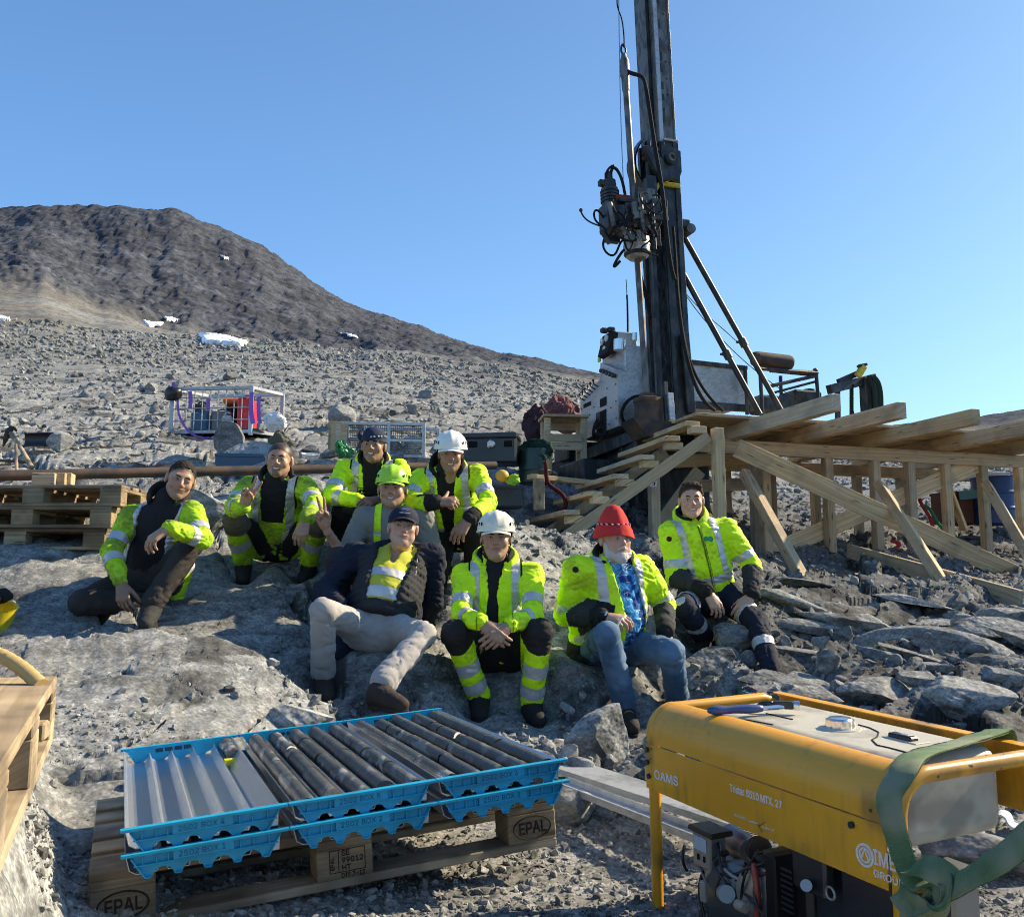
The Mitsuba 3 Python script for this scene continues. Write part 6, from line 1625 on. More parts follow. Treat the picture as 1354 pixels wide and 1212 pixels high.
    def can(u, v, w, h, dd, col, lab, nm='jerrycan', cat='jerrycan'):
        k = thing(nm, lab, cat); c0 = inside(u, v, .012 + h / 2)
        add('body', place(cbox((w, dd, h), .02), rotz(.1), c0), 'vc_plastic', k, color=col); add('handle', tube(spline([c0 + V(-w * .3, 0, h / 2 - .01), c0 + V(-w * .2, 0, h / 2 + .04), c0 + V(w * .2, 0, h / 2 + .04), c0 + V(w * .3, 0, h / 2 - .01)], 12), .012, 8), 'vc_plastic', k, smooth=True, color=col); add('spout', cyl(c0 + V(w * .4, 0, h / 2 - .01), c0 + V(w * .42, 0, h / 2 + .04), .025), 'vc_plastic', k, color=(.02, .02, .02))
    can(.82, .3, .20, .44, .3, (.50, .012, .02), 'tall red jerrycan standing in the right end of the cage'); can(.68, .7, .2, .40, .2, (.46, .012, .02), 'red jerrycan half hidden in the middle of the cage')
    can(.22, .35, .22, .26, .3, (.02, .09, .17), 'blue box-shaped can at the left in the cage', 'can', 'can'); can(.42, .5, .24, .28, .3, (.16, .16, .16), 'grey box standing in the middle of the cage', 'box', 'box')
    can(.10, .6, .16, .40, .3, (.02, .02, .022), 'black can in the left corner of the cage', 'can', 'can'); can(.58, .3, .13, .22, .16, (.45, .47, .5), 'small pale canister at the front of the cage', 'canister', 'canister')
    item('orange_case', 'case', 'orange case lying across the goods in the cage', place(cbox((.36, .3, .07), .02), rotz(.1), inside(.62, .5, .43)), col=(.50, .13, .02))
    item('tyre', 'tyre', 'black tyre standing in the cage behind the grey box', lathe([(-.05, .08), (-.06, .14), (-.03, .17), (.03, .17), (.06, .14), (.05, .08)], inside(.50, .75, .30), V(.2, 1, 0), 26), 'vc_matte', (.018, .018, .02))
    for lab, pts, w in (('purple strap hanging in a loop over the left front of the cage', [(232, 512), (235, 535), (238, 552), (252, 572), (268, 579), (285, 578)], .030), ('purple strap at the top of the cage\'s left post', [(229, 505), (231, 518), (234, 530)], .05), ('purple strap over the top rail near the left', [(251, 517), (252, 528), (251, 540)], .05), ('purple strap over the top rail in the middle', [(277, 527), (275, 534), (276, 542)], .05), ('purple strap hanging beside the right post', [(333, 518), (332, 540), (335, 560)], .06), ('purple strap at the outer right end of the cage', [(343, 524), (342, 545), (344, 560)], .05)):
        c_ = spline([at(a_, b_, d0 - .12 + .02 * i) for i, (a_, b_) in enumerate(pts)], 24)
        item('strap', 'strap', lab, ribbon(c_, V(.7, -.1, .3), w, .006), 'vc_matte', (.26, .14, .52), True)
    bag = rock_at(at(229, 520, d0 - .1), .24, 77); item('bag', 'bag', 'black plastic bag tied to the cage\'s left post', (bag[0] + normals(*bag) * ((meshkit.fbm(bag[0] * 22, 3, 3) - .5) * .05)[:, None], bag[1]), col=(.012, .012, .014))
    bag = rock_at(at(364, 557, 11.3), .30, 78, 3); item('sack', 'sack', 'white plastic sack standing right of the steel cage', (bag[0] + normals(*bag) * ((meshkit.fbm(bag[0] * 14, 3, 3) - .5) * .08)[:, None], bag[1]), 'vc_plastic', (.62, .64, .66))
    bag = rock_at(at(372, 582, 10.8), .30, 79, 3); item('sack', 'sack', 'olive canvas sack right of the big pale boulder', (bag[0] + normals(*bag) * ((meshkit.fbm(bag[0] * 12, 3, 5) - .5) * .06)[:, None], bag[1]), 'vc_matte', (.10, .10, .075))
    # low things lying about behind the men
    def crate(px, py, d, s, col, lab, nm, cat, yaw=.2, tilt=0, mat='vc_plastic'):
        k = thing(nm, lab, cat); c = at(px, py, d); Rr = rotz(yaw) @ rotx(tilt); t = .018
        for nn, o, q in (('side', (0, -s[1] / 2, 0), (s[0], t, s[2])), ('side', (0, s[1] / 2, 0), (s[0], t, s[2])), ('end', (-s[0] / 2, 0, 0), (t, s[1] - t, s[2])), ('end', (s[0] / 2, 0, 0), (t, s[1] - t, s[2])), ('base', (0, 0, -s[2] / 2), (s[0] - t, s[1] - t, t)), ('rim', (0, -s[1] / 2 - .008, s[2] / 2 - .02), (s[0] + .03, .02, .03)), ('rim', (0, s[1] / 2 + .008, s[2] / 2 - .02), (s[0] + .03, .02, .03))):
            add(nn, place(cbox(q, .004, mat in ('timber', 'old_timber')), Rr, c + Rr @ V(*o)), mat, k, color=col if mat.startswith('vc') else None)
        return k, c, Rr
    crate(318, 611, 8.8, (.42, .28, .13), (.03, .07, .12), 'dark blue plastic crate in front of the big pale boulder', 'crate', 'crate')
    bag = rock_at(at(319, 606, 8.75), .10, 81); item('pouch', 'pouch', 'small pink pouch lying on the blue crate', bag, 'vc_matte', (.5, .13, .12))
    item('dish', 'dish', 'white plastic dish lying on the rock behind the grinning man', lathe([(0, .06), (.01, .07), (.05, .085), (.052, .08), (.02, .06)], at(410, 607, 8.6), UP + V(.1, -.25, 0), 26), col=(.66, .64, .62))
    v, f = rock_at(at(452, 593, 8.6), .18, 82, 3); item('tarpaulin', 'tarpaulin', 'crumpled bright green tarpaulin beside the back-row man in the head cloth', (v + normals(v, f) * ((meshkit.fbm(v * 16, 3, 5) - .5) * .12)[:, None], f), 'vc_plastic', (.012, .16, .05), 25)
    k = thing('wooden_crate', 'narrow wooden crate standing at the left end of the wire cage', 'crate')
    for i in range(3): add('slat', place(cbox((.065, .02, .28), .003, True), rotz(.1), at(441.5 + 6.5 * i, 578, 9.3)), 'timber', k)
    add('side', place(cbox((.02, .2, .28), .003, True), rotz(.1), at(453.5, 578, 9.42)), 'timber', k); add('back', place(cbox((.2, .02, .30), .003, True), rotz(.1), at(447, 576, 9.55)), 'timber', k)
    C2 = thing('wire_cage', 'low wire mesh cage on the scree between the two back-row men', 'cage')
    a0, a1 = at(458, 604, 9.5), at(560, 606, 9.3); dp = V(.1, .6, .05)
    for p0 in (a0, a1, a0 + dp, a1 + dp, a0 * .45 + a1 * .55): add('post', bar(p0, p0 + UP * .36, .035, .035, V(0, 1, 0)), 'aluminium', C2)
    for z in (.02, .18, .35):
        add('rail', bar(a0 + UP * z, a1 + UP * z, .03, .03), 'aluminium', C2); add('rail', bar(a0 + dp + UP * z, a1 + dp + UP * z, .03, .03), 'aluminium', C2)
    add('mesh_panel', merge([bar(a0 + (a1 - a0) * t + V(0, .012, .02), a0 + (a1 - a0) * t + V(0, .012, .35), .006, .006, V(0, 1, 0), .001) for t in np.linspace(.02, .98, 40)] + [bar(a0 + UP * z + V(0, .012, 0), a1 + UP * z + V(0, .012, 0), .006, .006, UP, .001) for z in np.linspace(.05, .33, 12)]), 'worn_steel', C2, kind='stuff', label='wire mesh')
    for i, (t, c_, s_) in enumerate(((.2, (.03, .03, .035), .26), (.5, (.25, .27, .28), .22), (.75, (.34, .36, .34), .24))):
        v, f = rock_at(a0 + (a1 - a0) * t + dp * .5 + UP * .15, s_, 90 + i, 3); item('bag', 'bag', ('black bag at the left in the wire cage', 'grey bag in the middle of the wire cage', 'pale plastic bag at the right in the wire cage')[i], (v + normals(v, f) * ((meshkit.fbm(v * 14, 3, 5) - .5) * .06)[:, None], f), 'vc_plastic', c_)
    K = thing('black_case', 'long black equipment case with two grips behind the back-row white helmet', 'case')
    c = at(650, 598, 9.6); Rr = rotz(-.12)
    add('body', place(cbox((.56, .36, .27), .02), Rr, c), 'vc_plastic', K, color=(.018, .02, .022)); add('lid', place(cbox((.585, .385, .06), .015), Rr, c + UP * .15), 'vc_plastic', K, color=(.022, .024, .026))
    for sx in (-.17, .2): add('grip', place(cbox((.09, .03, .06), .006), Rr, c + Rr @ V(sx, -.185, .06)), 'vc_matte', K, color=(.004, .004, .004))
    v, f = rock_at(c + Rr @ V(.02, -.20, .06), .09, 95); item('rag', 'rag', 'white crumpled rag stuck on the front of the black case', (v * 1 + (normals(v, f) * ((meshkit.fbm(v * 50, 2, 5) - .5) * .04)[:, None]), f), 'vc_matte', (.66, .66, .65))
    item('float', 'float', 'small orange-yellow float ball lying on the stones below the black case', place((ICO[3].vertices * V(.066, .066, .06), ICO[3].faces), None, at(664, 629, 8.9)), 'vc_plastic', (.62, .33, .03), True)
    v, f = rock_at(at(678, 634, 8.9), .13, 96); item('net', 'net', 'scrap of lime green netting beside the yellow float', v if False else (v + normals(v, f) * ((meshkit.fbm(v * 40, 2, 5) - .5) * .05)[:, None], f), 'vc_matte', (.24, .42, .03))
    crate(668, 657, 9.4, (.33, .27, .21), (.012, .016, .018), 'black plastic bin below the black case', 'bin', 'bin', .1)
    G = thing('green_barrel', 'dark green barrel with a drooping green cover beside the wooden box', 'barrel')
    c = at(708, 640, 9.6); add('body', lathe([(0, .16), (.01, .17), (.12, .175), (.13, .182), (.14, .175), (.30, .172), (.36, .165), (.365, .12)], c, UP, 28), 'vc_plastic', G, color=(.005, .022, .016))
    v, f = rock_at(c + UP * .30, .42, 97, 3); add('cover', (v + normals(v, f) * ((meshkit.fbm(v * 10, 3, 5) - .5) * .10)[:, None], f), 'vc_matte', G, color=(.006, .026, .018))
    Wd = thing('wooden_box', 'open-topped wooden box frame left of the control cabinet', 'box')
    c = at(745, 580, 11.2); Rw = rotz(.12)
    for sx in (-.22, .22):
        for sy in (-.15, .15): add('leg', place(cbox((.07, .06, .50), .004, True), Rw, c + Rw @ V(sx, sy, -.02)), 'timber', Wd)
    for z in (-.02, -.12): add('board', place(cbox((.40, .022, .095), .003, True), Rw, c + Rw @ V(0, -.19, z)), 'timber', Wd)
    for y in (-.15, .0, .15): add('board', place(cbox((.56, .13, .03), .003, True), Rw, c + Rw @ V(0, y, .25)), 'timber', Wd)
    add('board', place(cbox((.40, .022, .095), .003, True), Rw, c + Rw @ V(0, .19, .18)), 'timber', Wd)
    v, f = rock_at(at(714, 560, 11.6), .62, 98, 3); v = c * 0 + at(714, 560, 11.6) + (v - at(714, 560, 11.6)) * V(.75, .75, 1.0)
    item('wrapped_bundle', 'bundle', 'tall bundle wrapped in dark maroon tarpaulin left of the wooden box', (v + normals(v, f) * ((meshkit.fbm(v * 8, 3, 6) - .5) * .12)[:, None], f), 'vc_matte', (.045, .022, .026))
    v, f = rock_at(at(748, 545, 12.4), .62, 99, 3); item('wrapped_bundle', 'bundle', 'dusty red bundle behind the wooden box', (v + normals(v, f) * ((meshkit.fbm(v * 8, 3, 7) - .5) * .12)[:, None], f), 'vc_matte', (.16, .07, .075))
    tag(add('timber_post', bar(at(712, 632, 9.1), at(713, 674, 9.1), .09, .09, DX, .004, True), 'old_timber'), 'short grey timber post left of the stairs', 'post')
    tag(add('timber_beam', bar(at(700, 630, 9.3), at(800, 640, 9.8), .10, .05, UP, .004, True), 'timber'), 'pale timber lying level behind the lower steps', 'timber')
    # blue drums under the right end of the platform
    for i, (px, d) in enumerate(((1318, 12.4), (1366, 12.8))):
        Bd = thing('blue_drum', ('blue steel drum under the right end of the platform', 'blue steel drum cut off by the right edge')[i], 'drum')
        c = at(px, 694, d); hgt = .62
        add('body', lathe([(0, .27), (.015, .29), (.19, .285), (.20, .297), (.22, .297), (.23, .285), (.40, .285), (.41, .297), (.43, .297), (.44, .285), (hgt, .285), (hgt + .012, .292), (hgt + .01, .272), (hgt - .01, .27)], c, UP, 36), 'vc_plastic', Bd, color=(.010, .045, .17)); add('lid', cyl(c + UP * (hgt - .012), c + UP * (hgt - .006), .27), 'vc_plastic', Bd, color=(.012, .05, .18))
    crate(1268, 672, 12.6, (.55, .4, .42), (.12, .05, .035), 'dull red steel box behind the posts of the platform', 'steel_box', 'box', .3, 0, 'vc_matte')
    tag(add('plank', bar(at(1268, 655, 12.3), at(1300, 652, 12.3), .02, .12, UP, .003), 'vc_matte', color=(.10, .22, .22)), 'pale green board leaning on the red box under the platform', 'board')
    for lab, pts, col in (('red rope hanging under the platform', [(1215, 655), (1222, 672), (1232, 690), (1228, 705)], (.42, .03, .03)), ('green rope hanging beside the red rope under the platform', [(1218, 668), (1230, 674), (1238, 688), (1252, 700)], (.03, .24, .10)), ('red and white strap heap at the foot of the posts', [(1178, 715), (1188, 722), (1180, 728), (1190, 733), (1182, 737)], (.5, .06, .08)), ('dark red hose looped beside the lower steps', [(720, 610), (722, 622), (726, 640), (742, 652), (748, 668), (738, 676)], (.06, .008, .010))):
        item('rope' if 'rope' in lab else ('strap' if 'strap' in lab else 'hose'), 'rope' if 'rope' in lab else ('strap' if 'strap' in lab else 'hose'), lab, tube(spline([at(a_, b_, 11.2 if a_ > 1000 else 9.3) for a_, b_ in pts], 40), .022, 8), 'vc_matte', col, True)
    # metal sheets by the trays
    for i, lab in enumerate(('upper galvanised metal sheet between the trays and the generator', 'lower pale metal channel beside the galvanised sheet')):
        a_, b_ = (at(752, 1021, 3.72), at(985, 1097, 2.98)) if i == 0 else (at(738, 1036, 3.52), at(945, 1116, 2.80))
        X_ = unit(b_ - a_); w = .155 if i == 0 else .085; h = .022
        ol = [(-w / 2, 0), (w / 2, 0), (w / 2, h), (w / 2 - .0025, h), (w / 2 - .0025, .0025), (-w / 2 + .0025, .0025), (-w / 2 + .0025, h), (-w / 2, h)]
        Fm = frame(X_); m = extrude(ol, np.linalg.norm(b_ - a_))
        add('metal_sheet', place(m, np.stack([Fm[:, 1], -Fm[:, 2] if i == 0 else Fm[:, 2], X_], 1), a_ + UP * (.03 if i == 0 else .0)), 'aluminium', smooth=False, label=lab, cat='metal sheet')
    # white cloth strips behind the generator
    for lab, pts, w in (('white woven cloth strip lying behind the right end of the generator', [(1225, 1092, 2.75), (1270, 1112, 2.6), (1310, 1128, 2.5), (1400, 1150, 2.42)], .06), ('white sack edge in the corner behind the generator', [(1290, 1082, 2.95), (1330, 1096, 2.8), (1380, 1118, 2.7)], .05)):
        c_ = spline([hit(q[0], q[1], 1.4, 6) for q in pts], 40); c_[:, 2] = ground(c_[:, 0], c_[:, 1]) + .035 + .006 * np.sin(np.arange(40) * .45)
        item('cloth_strip', 'cloth', lab, ribbon(c_, V(.45, .9, .0), w * 1.6, .006), 'vc_matte', (.60, .60, .60), True)

def rock_at(c, s, seed, sub=2):
    if sub == 3:                                            # something soft: creases as well
        v, f = rock(seed, (s, s * .85, s * .95), 4, 7, .10, (.5, .9))
        n = normals(v, f); q = v / s * 5
        q = q + 1.2 * np.stack([meshkit.noise(q * .8, seed + k) for k in range(3)], 1)
        a = np.abs(2 * meshkit.fbm(q, 3, seed) - 1)
        v = v - n * (np.exp(-a / .14) * .055 * s)[:, None]
        return v + c, f
    v, f = rock(seed, (s, s * .9, s * .9), sub, 6, .10, (.6, .95))
    return v + c, f

def ribbon(c, side, w, th):
    """A flat strap along the points c, w wide."""
    c = np.asarray(c, float); t = np.gradient(c, axis=0); t /= np.linalg.norm(t, axis=1, keepdims=True)
    s = np.broadcast_to(np.asarray(side, float), c.shape); s = s - t * (s * t).sum(1)[:, None]; s = s / np.linalg.norm(s, axis=1, keepdims=True)
    n = np.cross(t, s); w = np.broadcast_to(w, (len(c),))[:, None]
    v = np.stack([c + s * w / 2 + n * th / 2, c + s * w / 6 + n * th * .8, c - s * w / 6 + n * th * .8, c - s * w / 2 + n * th / 2, c - s * w / 2 - n * th / 2, c + s * w / 2 - n * th / 2], 1)
    k = 6; i, j = np.meshgrid(np.arange(len(c) - 1), np.arange(k), indexing='ij')
    q = np.stack([i * k + j, i * k + (j + 1) % k, (i + 1) * k + (j + 1) % k, (i + 1) * k + j], -1).reshape(-1, 4)
    f = np.vstack([q[:, [0, 2, 1]], q[:, [0, 3, 2]]])
    e = (len(c) - 1) * k
    f = np.vstack([f, [[0, j, j + 1] for j in range(1, k - 1)], [[e, e + j + 1, e + j] for j in range(1, k - 1)]])
    return v.reshape(-1, 3), f
# ------------------------------------------------------------------ the pallet of core trays
from scipy.spatial.transform import Rotation as _R
PR, PT = _R.from_rotvec([.021, -.07, .394]).as_matrix(), V(-.978, 2.286, -.808)
def build_trays():
    pallet('brown stamped pallet under the blue core trays', PT, PR, mat='old_timber', marks=True)
    pw = lambda m: place(m, PR, PT)
    tw, y0, y1, H = .3725, -.118, .955, .060
    pos = ('left', 'middle', 'right')
    def prof():
        """Corrugated sheet seen end on."""
        p = [(.004, .058), (.012, .020)]
        x = .014; pitch = (.352 - .008) / 5
        for i in range(5):
            x = .014 + pitch * i
            p += [(x + .012, .011), (x + pitch - .014, .011)]
            if i < 4: p += [(x + pitch - .001, .040), (x + pitch + .001, .040)]
        p += [(.340, .020), (.348, .058)]
        return np.array(p), pitch
    P0, pitch = prof()
    def endplate():
        from shapely.geometry import Polygon, Point
        from shapely.ops import unary_union
        g = Polygon([(.0, H), (tw, H), (tw, H - .007), (tw - .018, H - .009), (tw - .050, .0), (.050, .0), (.018, H - .009), (0, H - .007)])
        for i in range(4): g = g.difference(Point(.0885 + .0655 * i, -.004).buffer(.0245, 12))
        return g
    EP = extrude(endplate(), .0045)
    for layer in (0, 1):
        for i in range(3):
            z0 = .1455 + layer * .0540; x0 = .070 + i * (tw + .002)
            lab = f'{pos[i]} blue-ended core tray of the {"lower" if layer == 0 else "upper"} layer' + (', mostly empty' if layer and i == 0 else (', full of dark core' if layer else ', stacked under the full one' if i else ', stacked under the empty one'))
            K = thing('core_tray', lab, 'core tray')
            o = V(x0, .007 * layer, z0)
            q = P0 + V(.006, 0)[:2]
            t = .0016; n = np.gradient(q, axis=0); n = np.stack([-n[:, 1], n[:, 0]], 1); n /= np.linalg.norm(n, axis=1, keepdims=True)
            ol = np.vstack([q, (q - n * t)[::-1]])
            m = extrude(ol, y1 - y0 - .012)
            Ry = np.stack([V(1, 0, 0), V(0, 0, 1), V(0, 1, 0)], 1)
            add('channel_sheet', pw(place(m, Ry, o + V(0, y0 + .006, 0))), 'tray_metal', K, smooth=False)
            for nm, yy in (('front_end', y0 + .0045), ('back_end', y1)):
                e = add(nm, pw(place(EP, np.stack([V(1, 0, 0), V(0, 0, 1), V(0, -1, 0)], 1), o + V(0, yy, 0))), 'blue_plastic', K, smooth=False)
                s = -1 if nm == 'front_end' else 1; yf = yy - .0045 if s < 0 else yy
                rb = lambda a, b, w=.003, d=.009, n_='rib': add(n_, pw(bar(o + V(a[0], yf + s * d / 2, a[1]), o + V(b[0], yf + s * d / 2, b[1]), d, w, (0, 0, 1) if abs(a[0] - b[0]) > abs(a[1] - b[1]) else (1, 0, 0), .0008)), 'blue_plastic', e)
                rb((0, H - .0035), (tw, H - .0035), .007, .014, 'lip'); rb((.026, .031), (tw - .026, .031), .003, .011)
                rb((.020, .050), (.050, .002), .003, .011); rb((tw - .020, .050), (tw - .050, .002), .003, .011)
                if s < 0:
                    for xr in (.045, .075, .1, .26, .29, .325): rb((xr, .031), (xr, H - .008))
                    for k in range(5):
                        c = .056 + .0655 * k
                        rb((c - .007, .003), (c + .007, .003), .003, .011)
                    add('label_plate', pw(place(cbox((.135, .010, .0225), .001), None, o + V(.178, yf - .005, .0435))), 'blue_plastic', e)
                    T_ = text(('2502 BOX 1', '2502 BOX 2', '2502 BOX 3', '2502 BOX 4', '2502 BOX 5', '2502 BOX 6')[i + 3 * layer], .0125, o + V(.121, yf - .0101, .0375), (1, 0, 0), (0, -1, 0), .0006, False, .105)
                    add('lettering', pw(T_), 'vc_matte', e, color=(.008, .07, .13))
                elif layer:
                    for k in range(4): add('slot', pw(place(cbox((.024, .004, .013), .001), None, o + V(.120 + .030 * k, yf - .0052, .044))), 'vc_matte', e, color=(.006, .05, .085))
    # the core itself: sticks broken into lengths
    g = np.random.default_rng(12)
    words = ('first', 'second', 'third', 'fourth', 'fifth')
    def stick(i, ch, ya, yb, lab, n=22, m=26):
        c = V(.070 + i * (tw + .002) + .006 + .014 + pitch * (ch + .5), 0, .1455 + .0540 + .0115 + .0238)
        yy = np.linspace(ya, yb, m); r = .0236 * (1 - .05 * (meshkit.noise(np.stack([yy * 40, yy * 0 + ch, yy * 0 + i], 1), 3) > .8))
        sk = g.normal(0, .011, 2); sk2 = g.normal(0, .011, 2); jx, jz, jr = g.normal(0, .0016), abs(g.normal(0, .0012)), g.normal(0, .004)
        p = np.stack([c[0] + jx + jr * (yy - yy.mean()), yy, np.full(m, c[2] + jz)], 1); r = r * g.uniform(.955, 1.0)
        v, f = tube(p, r, n)
        d = v - np.array([c[0], 0, c[2]])
        ta = np.clip(1 - (v[:, 1] - min(ya, yb)) / .03, 0, 1); tb = np.clip(1 - (max(ya, yb) - v[:, 1]) / .03, 0, 1)
        v[:, 1] += (ta * (d[:, 0] * sk[0] + d[:, 2] * sk[1]) + tb * (d[:, 0] * sk2[0] + d[:, 2] * sk2[1])) * 40
        nn = meshkit.fbm(v * 70, 3, 5 + ch)[:, None] - .5
        v = v + normals(v, f) * nn * .0022
        v, f = pw((v, f)); s_ = trimesh.graph.smooth_shade(trimesh.Trimesh(v, f, process=False), angle=np.radians(40), facet_minarea=None)
        add('core_stick', (np.array(s_.vertices), np.array(s_.faces)), 'core_rock', smooth=True, uv=np.tile([g.uniform(0, 1), 0], (len(s_.vertices), 1)), label=lab, cat='drill core')
    stick(0, 4, .93, .70, 'short pale stick of core at the back of the mostly empty left tray')
    for i in (1, 2):
        for ch in range(5):
            cuts = np.sort(g.uniform(.12, .85, g.integers(1, 5))); ys = np.concatenate([[y1 - .02], (y1 - .02) - cuts * .98, [y0 + .03 + (.05 * g.uniform() if i == 1 else 0)]])
            n_ = len(ys) - 1
            for k in range(n_):
                if abs(ys[k] - ys[k + 1]) < .03: ys[k + 1] = ys[k] - .03
                where = 'single length' if n_ == 1 else ('rear length' if k == 0 else ('front length' if k == n_ - 1 else ('middle length' if n_ == 3 else ('second length from the back', 'third length from the back', 'fourth length from the back')[k - 1])))
                stick(i, ch, ys[k] - .0025, ys[k + 1] + .0035, f'dark core stick, {where}, {words[ch]} groove of the {pos[i]} tray')
    c = V(.070 + .006 + .014 + pitch * 4.5, .655, .1455 + .0540 + .030)
    bk = add('depth_block', pw(place(cbox((.062, .026, .020), .002), rotz(.05), c)), 'vc_plastic', color=(.55, .50, .01), label='yellow depth marker block lying behind the short core in the left tray', cat='marker block')
    add('lettering', pw(text('N', .010, c + V(.012, -.005, .0102), (1, 0, 0), (0, 0, 1), .0005, True)), 'vc_matte', bk, color=(.08, .07, .01))
scene['tray_metal'] = rough((0.48, 0.52, 0.58), 0.26, metallic=0.8)

# ------------------------------------------------------------------ the generator
GR, GT = _R.from_euler('zyx', [-1.137, -.014, .051]).as_matrix(), V(.359, 2.573, -.313)
GL, GW, GH = .834, .44, .60
def gloc(px, py, axis, val):
    """The point in the generator's own frame, on the plane axis = val, that this pixel shows."""
    e = GR.T @ at(px, py, 1.0); o = -GR.T @ GT
    return o + e * ((val - o[axis]) / e[axis])
def build_generator():
    G = thing('generator', 'worn yellow portable generator with a grey fuel tank in the right foreground', 'generator')
    gw = lambda m: place(m, GR, GT)
    def g(nm, m, mat='yellow_paint', par=G, **k): return add(nm, gw(m), mat, par, **k)
    box = lambda c, s, ch=.003: place(cbox(s, ch), None, c)
    # hood over the tank: a sheet bent over the front edge
    a = [(0, -.100), (.001, -.080)] + [(.086 - .085 * math.cos(t), -.080 + .079 * math.sin(t)) for t in np.linspace(0, math.pi / 2, 14)] + [(.100, -.004), (.101, -.012)]
    a = np.array(a); n_ = np.gradient(a, axis=0); n_ = np.stack([-n_[:, 1], n_[:, 0]], 1); n_ /= np.linalg.norm(n_, axis=1, keepdims=True)
    ol = np.vstack([a, (a - n_ * .003)[::-1]])
    Rx = np.stack([V(0, 1, 0), V(0, 0, 1), V(1, 0, 0)], 1)
    xs = GL - .012
    g('hood', place(extrude(ol, xs), Rx, V(0.0, 0, 0)), smooth=30)
    pnl = g('front_panel', box((GL / 2 - .005, -.0020, -.1605), (GL - .012, .004, .117), .0015))
    for x, z in ((.012, -.118), (.012, -.150), (.018, -.185), (.74, -.12)): g('bolt', cyl((x, -.004, z), (x, -.010, z), .007, n=8), 'dark_steel', pnl)
    g('rear_panel', place(extrude([(0, 0), (.030, 0), (.030, -.003), (.003, -.003), (.003, -.145), (0, -.145)], GL - .02), np.stack([V(0, -1, 0), V(0, 0, 1), V(1, 0, 0)], 1), V(.01, GW + .012, -.002)), smooth=False)
    # tube frame
    r = .0155
    T_ = lambda nm, pts, n=40: g(nm, tube(spline(pts, n), r, 14), smooth=True)
    def bend(xc, ya, yb, zt, zb, rr):
        p = [V(xc, ya, zb), V(xc, ya, zt - rr)] + [V(xc, ya + rr - rr * math.cos(t), zt - rr + rr * math.sin(t)) for t in np.linspace(.2, 1.4, 6)] + [V(xc, ya + rr, zt), V(xc, yb - rr, zt)] + [V(xc, yb - rr + rr * math.sin(t), zt - rr + rr * math.cos(t)) for t in np.linspace(.2, 1.4, 6)] + [V(xc, yb, zt - rr), V(xc, yb, zb)]
        return p
    g('frame_tube', tube(np.array(bend(.018, .012, GW, -.014, -GH, .07)), r, 14), smooth=True)
    g('frame_tube', tube(np.array(bend(GL + .006, .012, GW, -.012, -GH, .075)), r * 1.05, 14), smooth=True)
    for y in (.012, GW): g('base_tube', tube([(.018, y, -GH + .02), (GL, y, -GH + .02)], r, 12), smooth=True)
    for x in (.25, .6): g('base_bar', box((x, GW / 2, -GH + .04), (.05, GW, .01)), 'dark_steel')
    g('rail_screw', cyl((.018, GW - .03, -.002), (.018, GW - .03, .003), .009, n=10), 'dark_steel')
    # tank
    F = Field(V(-.0, .02, -.24), V(GL + .04, GW + .06, .04), .008)
    X_, Y_, Z_ = F.where(); q = [np.abs(X_ - .415) - (.345 - .035), np.abs(Y_ - .258) - (.150 - .035), np.abs(Z_ + .098) - (.090 - .035)]
    F.D = (np.sqrt(sum(np.maximum(w, 0) ** 2 for w in q)) + np.minimum(np.maximum(np.maximum(q[0], q[1]), q[2]), 0) - .035).astype(np.float32)
    v, f = F.mesh()
    tank = g('fuel_tank', (v, f), 'tank_plastic', smooth=True)
    zt = -.0075
    def on(px, py): p = gloc(px, py, 2, zt); return p
    cp = on(1111, 962)
    g('cap_ring', lathe([(0, .050), (.004, .048), (.004, .040)], cp - V(0, 0, .002), UP, 32), 'tank_plastic', tank)
    ol = [((.032 + .0022 * math.cos(10 * t)) * math.cos(t), (.032 + .0022 * math.cos(10 * t)) * math.sin(t)) for t in np.linspace(0, 2 * np.pi, 60, endpoint=False)]
    cpk = g('fuel_cap', place(extrude(ol, .018), None, cp + V(0, 0, .002)), 'chrome', smooth=20); g('cap_top', lathe([(0, .029), (.004, .026), (.005, .01)], cp + V(0, 0, .020), UP, 28), 'chrome', cpk)
    gp = on(1194, 977); gk = g('fuel_gauge', box(gp + V(0, 0, .005), (.066, .026, .012), .004), 'vc_plastic', color=(.012, .012, .013)); g('gauge_window', box(gp + V(.008, 0, .0115), (.026, .014, .002), .0005), 'vc_plastic', gk, color=(.25, .25, .24)); g('gauge_plate', box(gp + V(.006, .002, .0), (.095, .045, .004), .001), 'tank_plastic', gk)
    for pts in ([(1013, 943), (1048, 951)], [(985, 951), (1022, 958)], [(1135, 958), (1150, 962), (1162, 968), (1160, 974), (1153, 978), (1160, 985), (1178, 989), (1200, 995)]):
        g('seam', tube([on(*p) + V(0, 0, .0005) for p in pts], .0018, 6), 'vc_matte', tank, color=(.03, .03, .028))
    # hammer lying on the tank
    Hm = thing('hammer', 'blue handled hammer lying on the generator\'s fuel tank', 'hammer')
    h = lambda px, py, z=.010: GR @ (gloc(px, py, 2, z)) + GT
    a_, b_, c_ = h(936, 939), h(1008, 936), h(1038, 934)
    add('handle', tube(a_ + (b_ - a_) * np.linspace(0, 1, 14)[:, None], np.array([.006, .0105, .012, .0115, .0105, .010, .010, .0105, .011, .0115, .0115, .011, .010, .008]), 12), 'vc_plastic', Hm, smooth=True, color=(.045, .075, .19))
    add('shaft', cyl(b_, c_, .0055, .0075, 10), 'chrome', Hm)
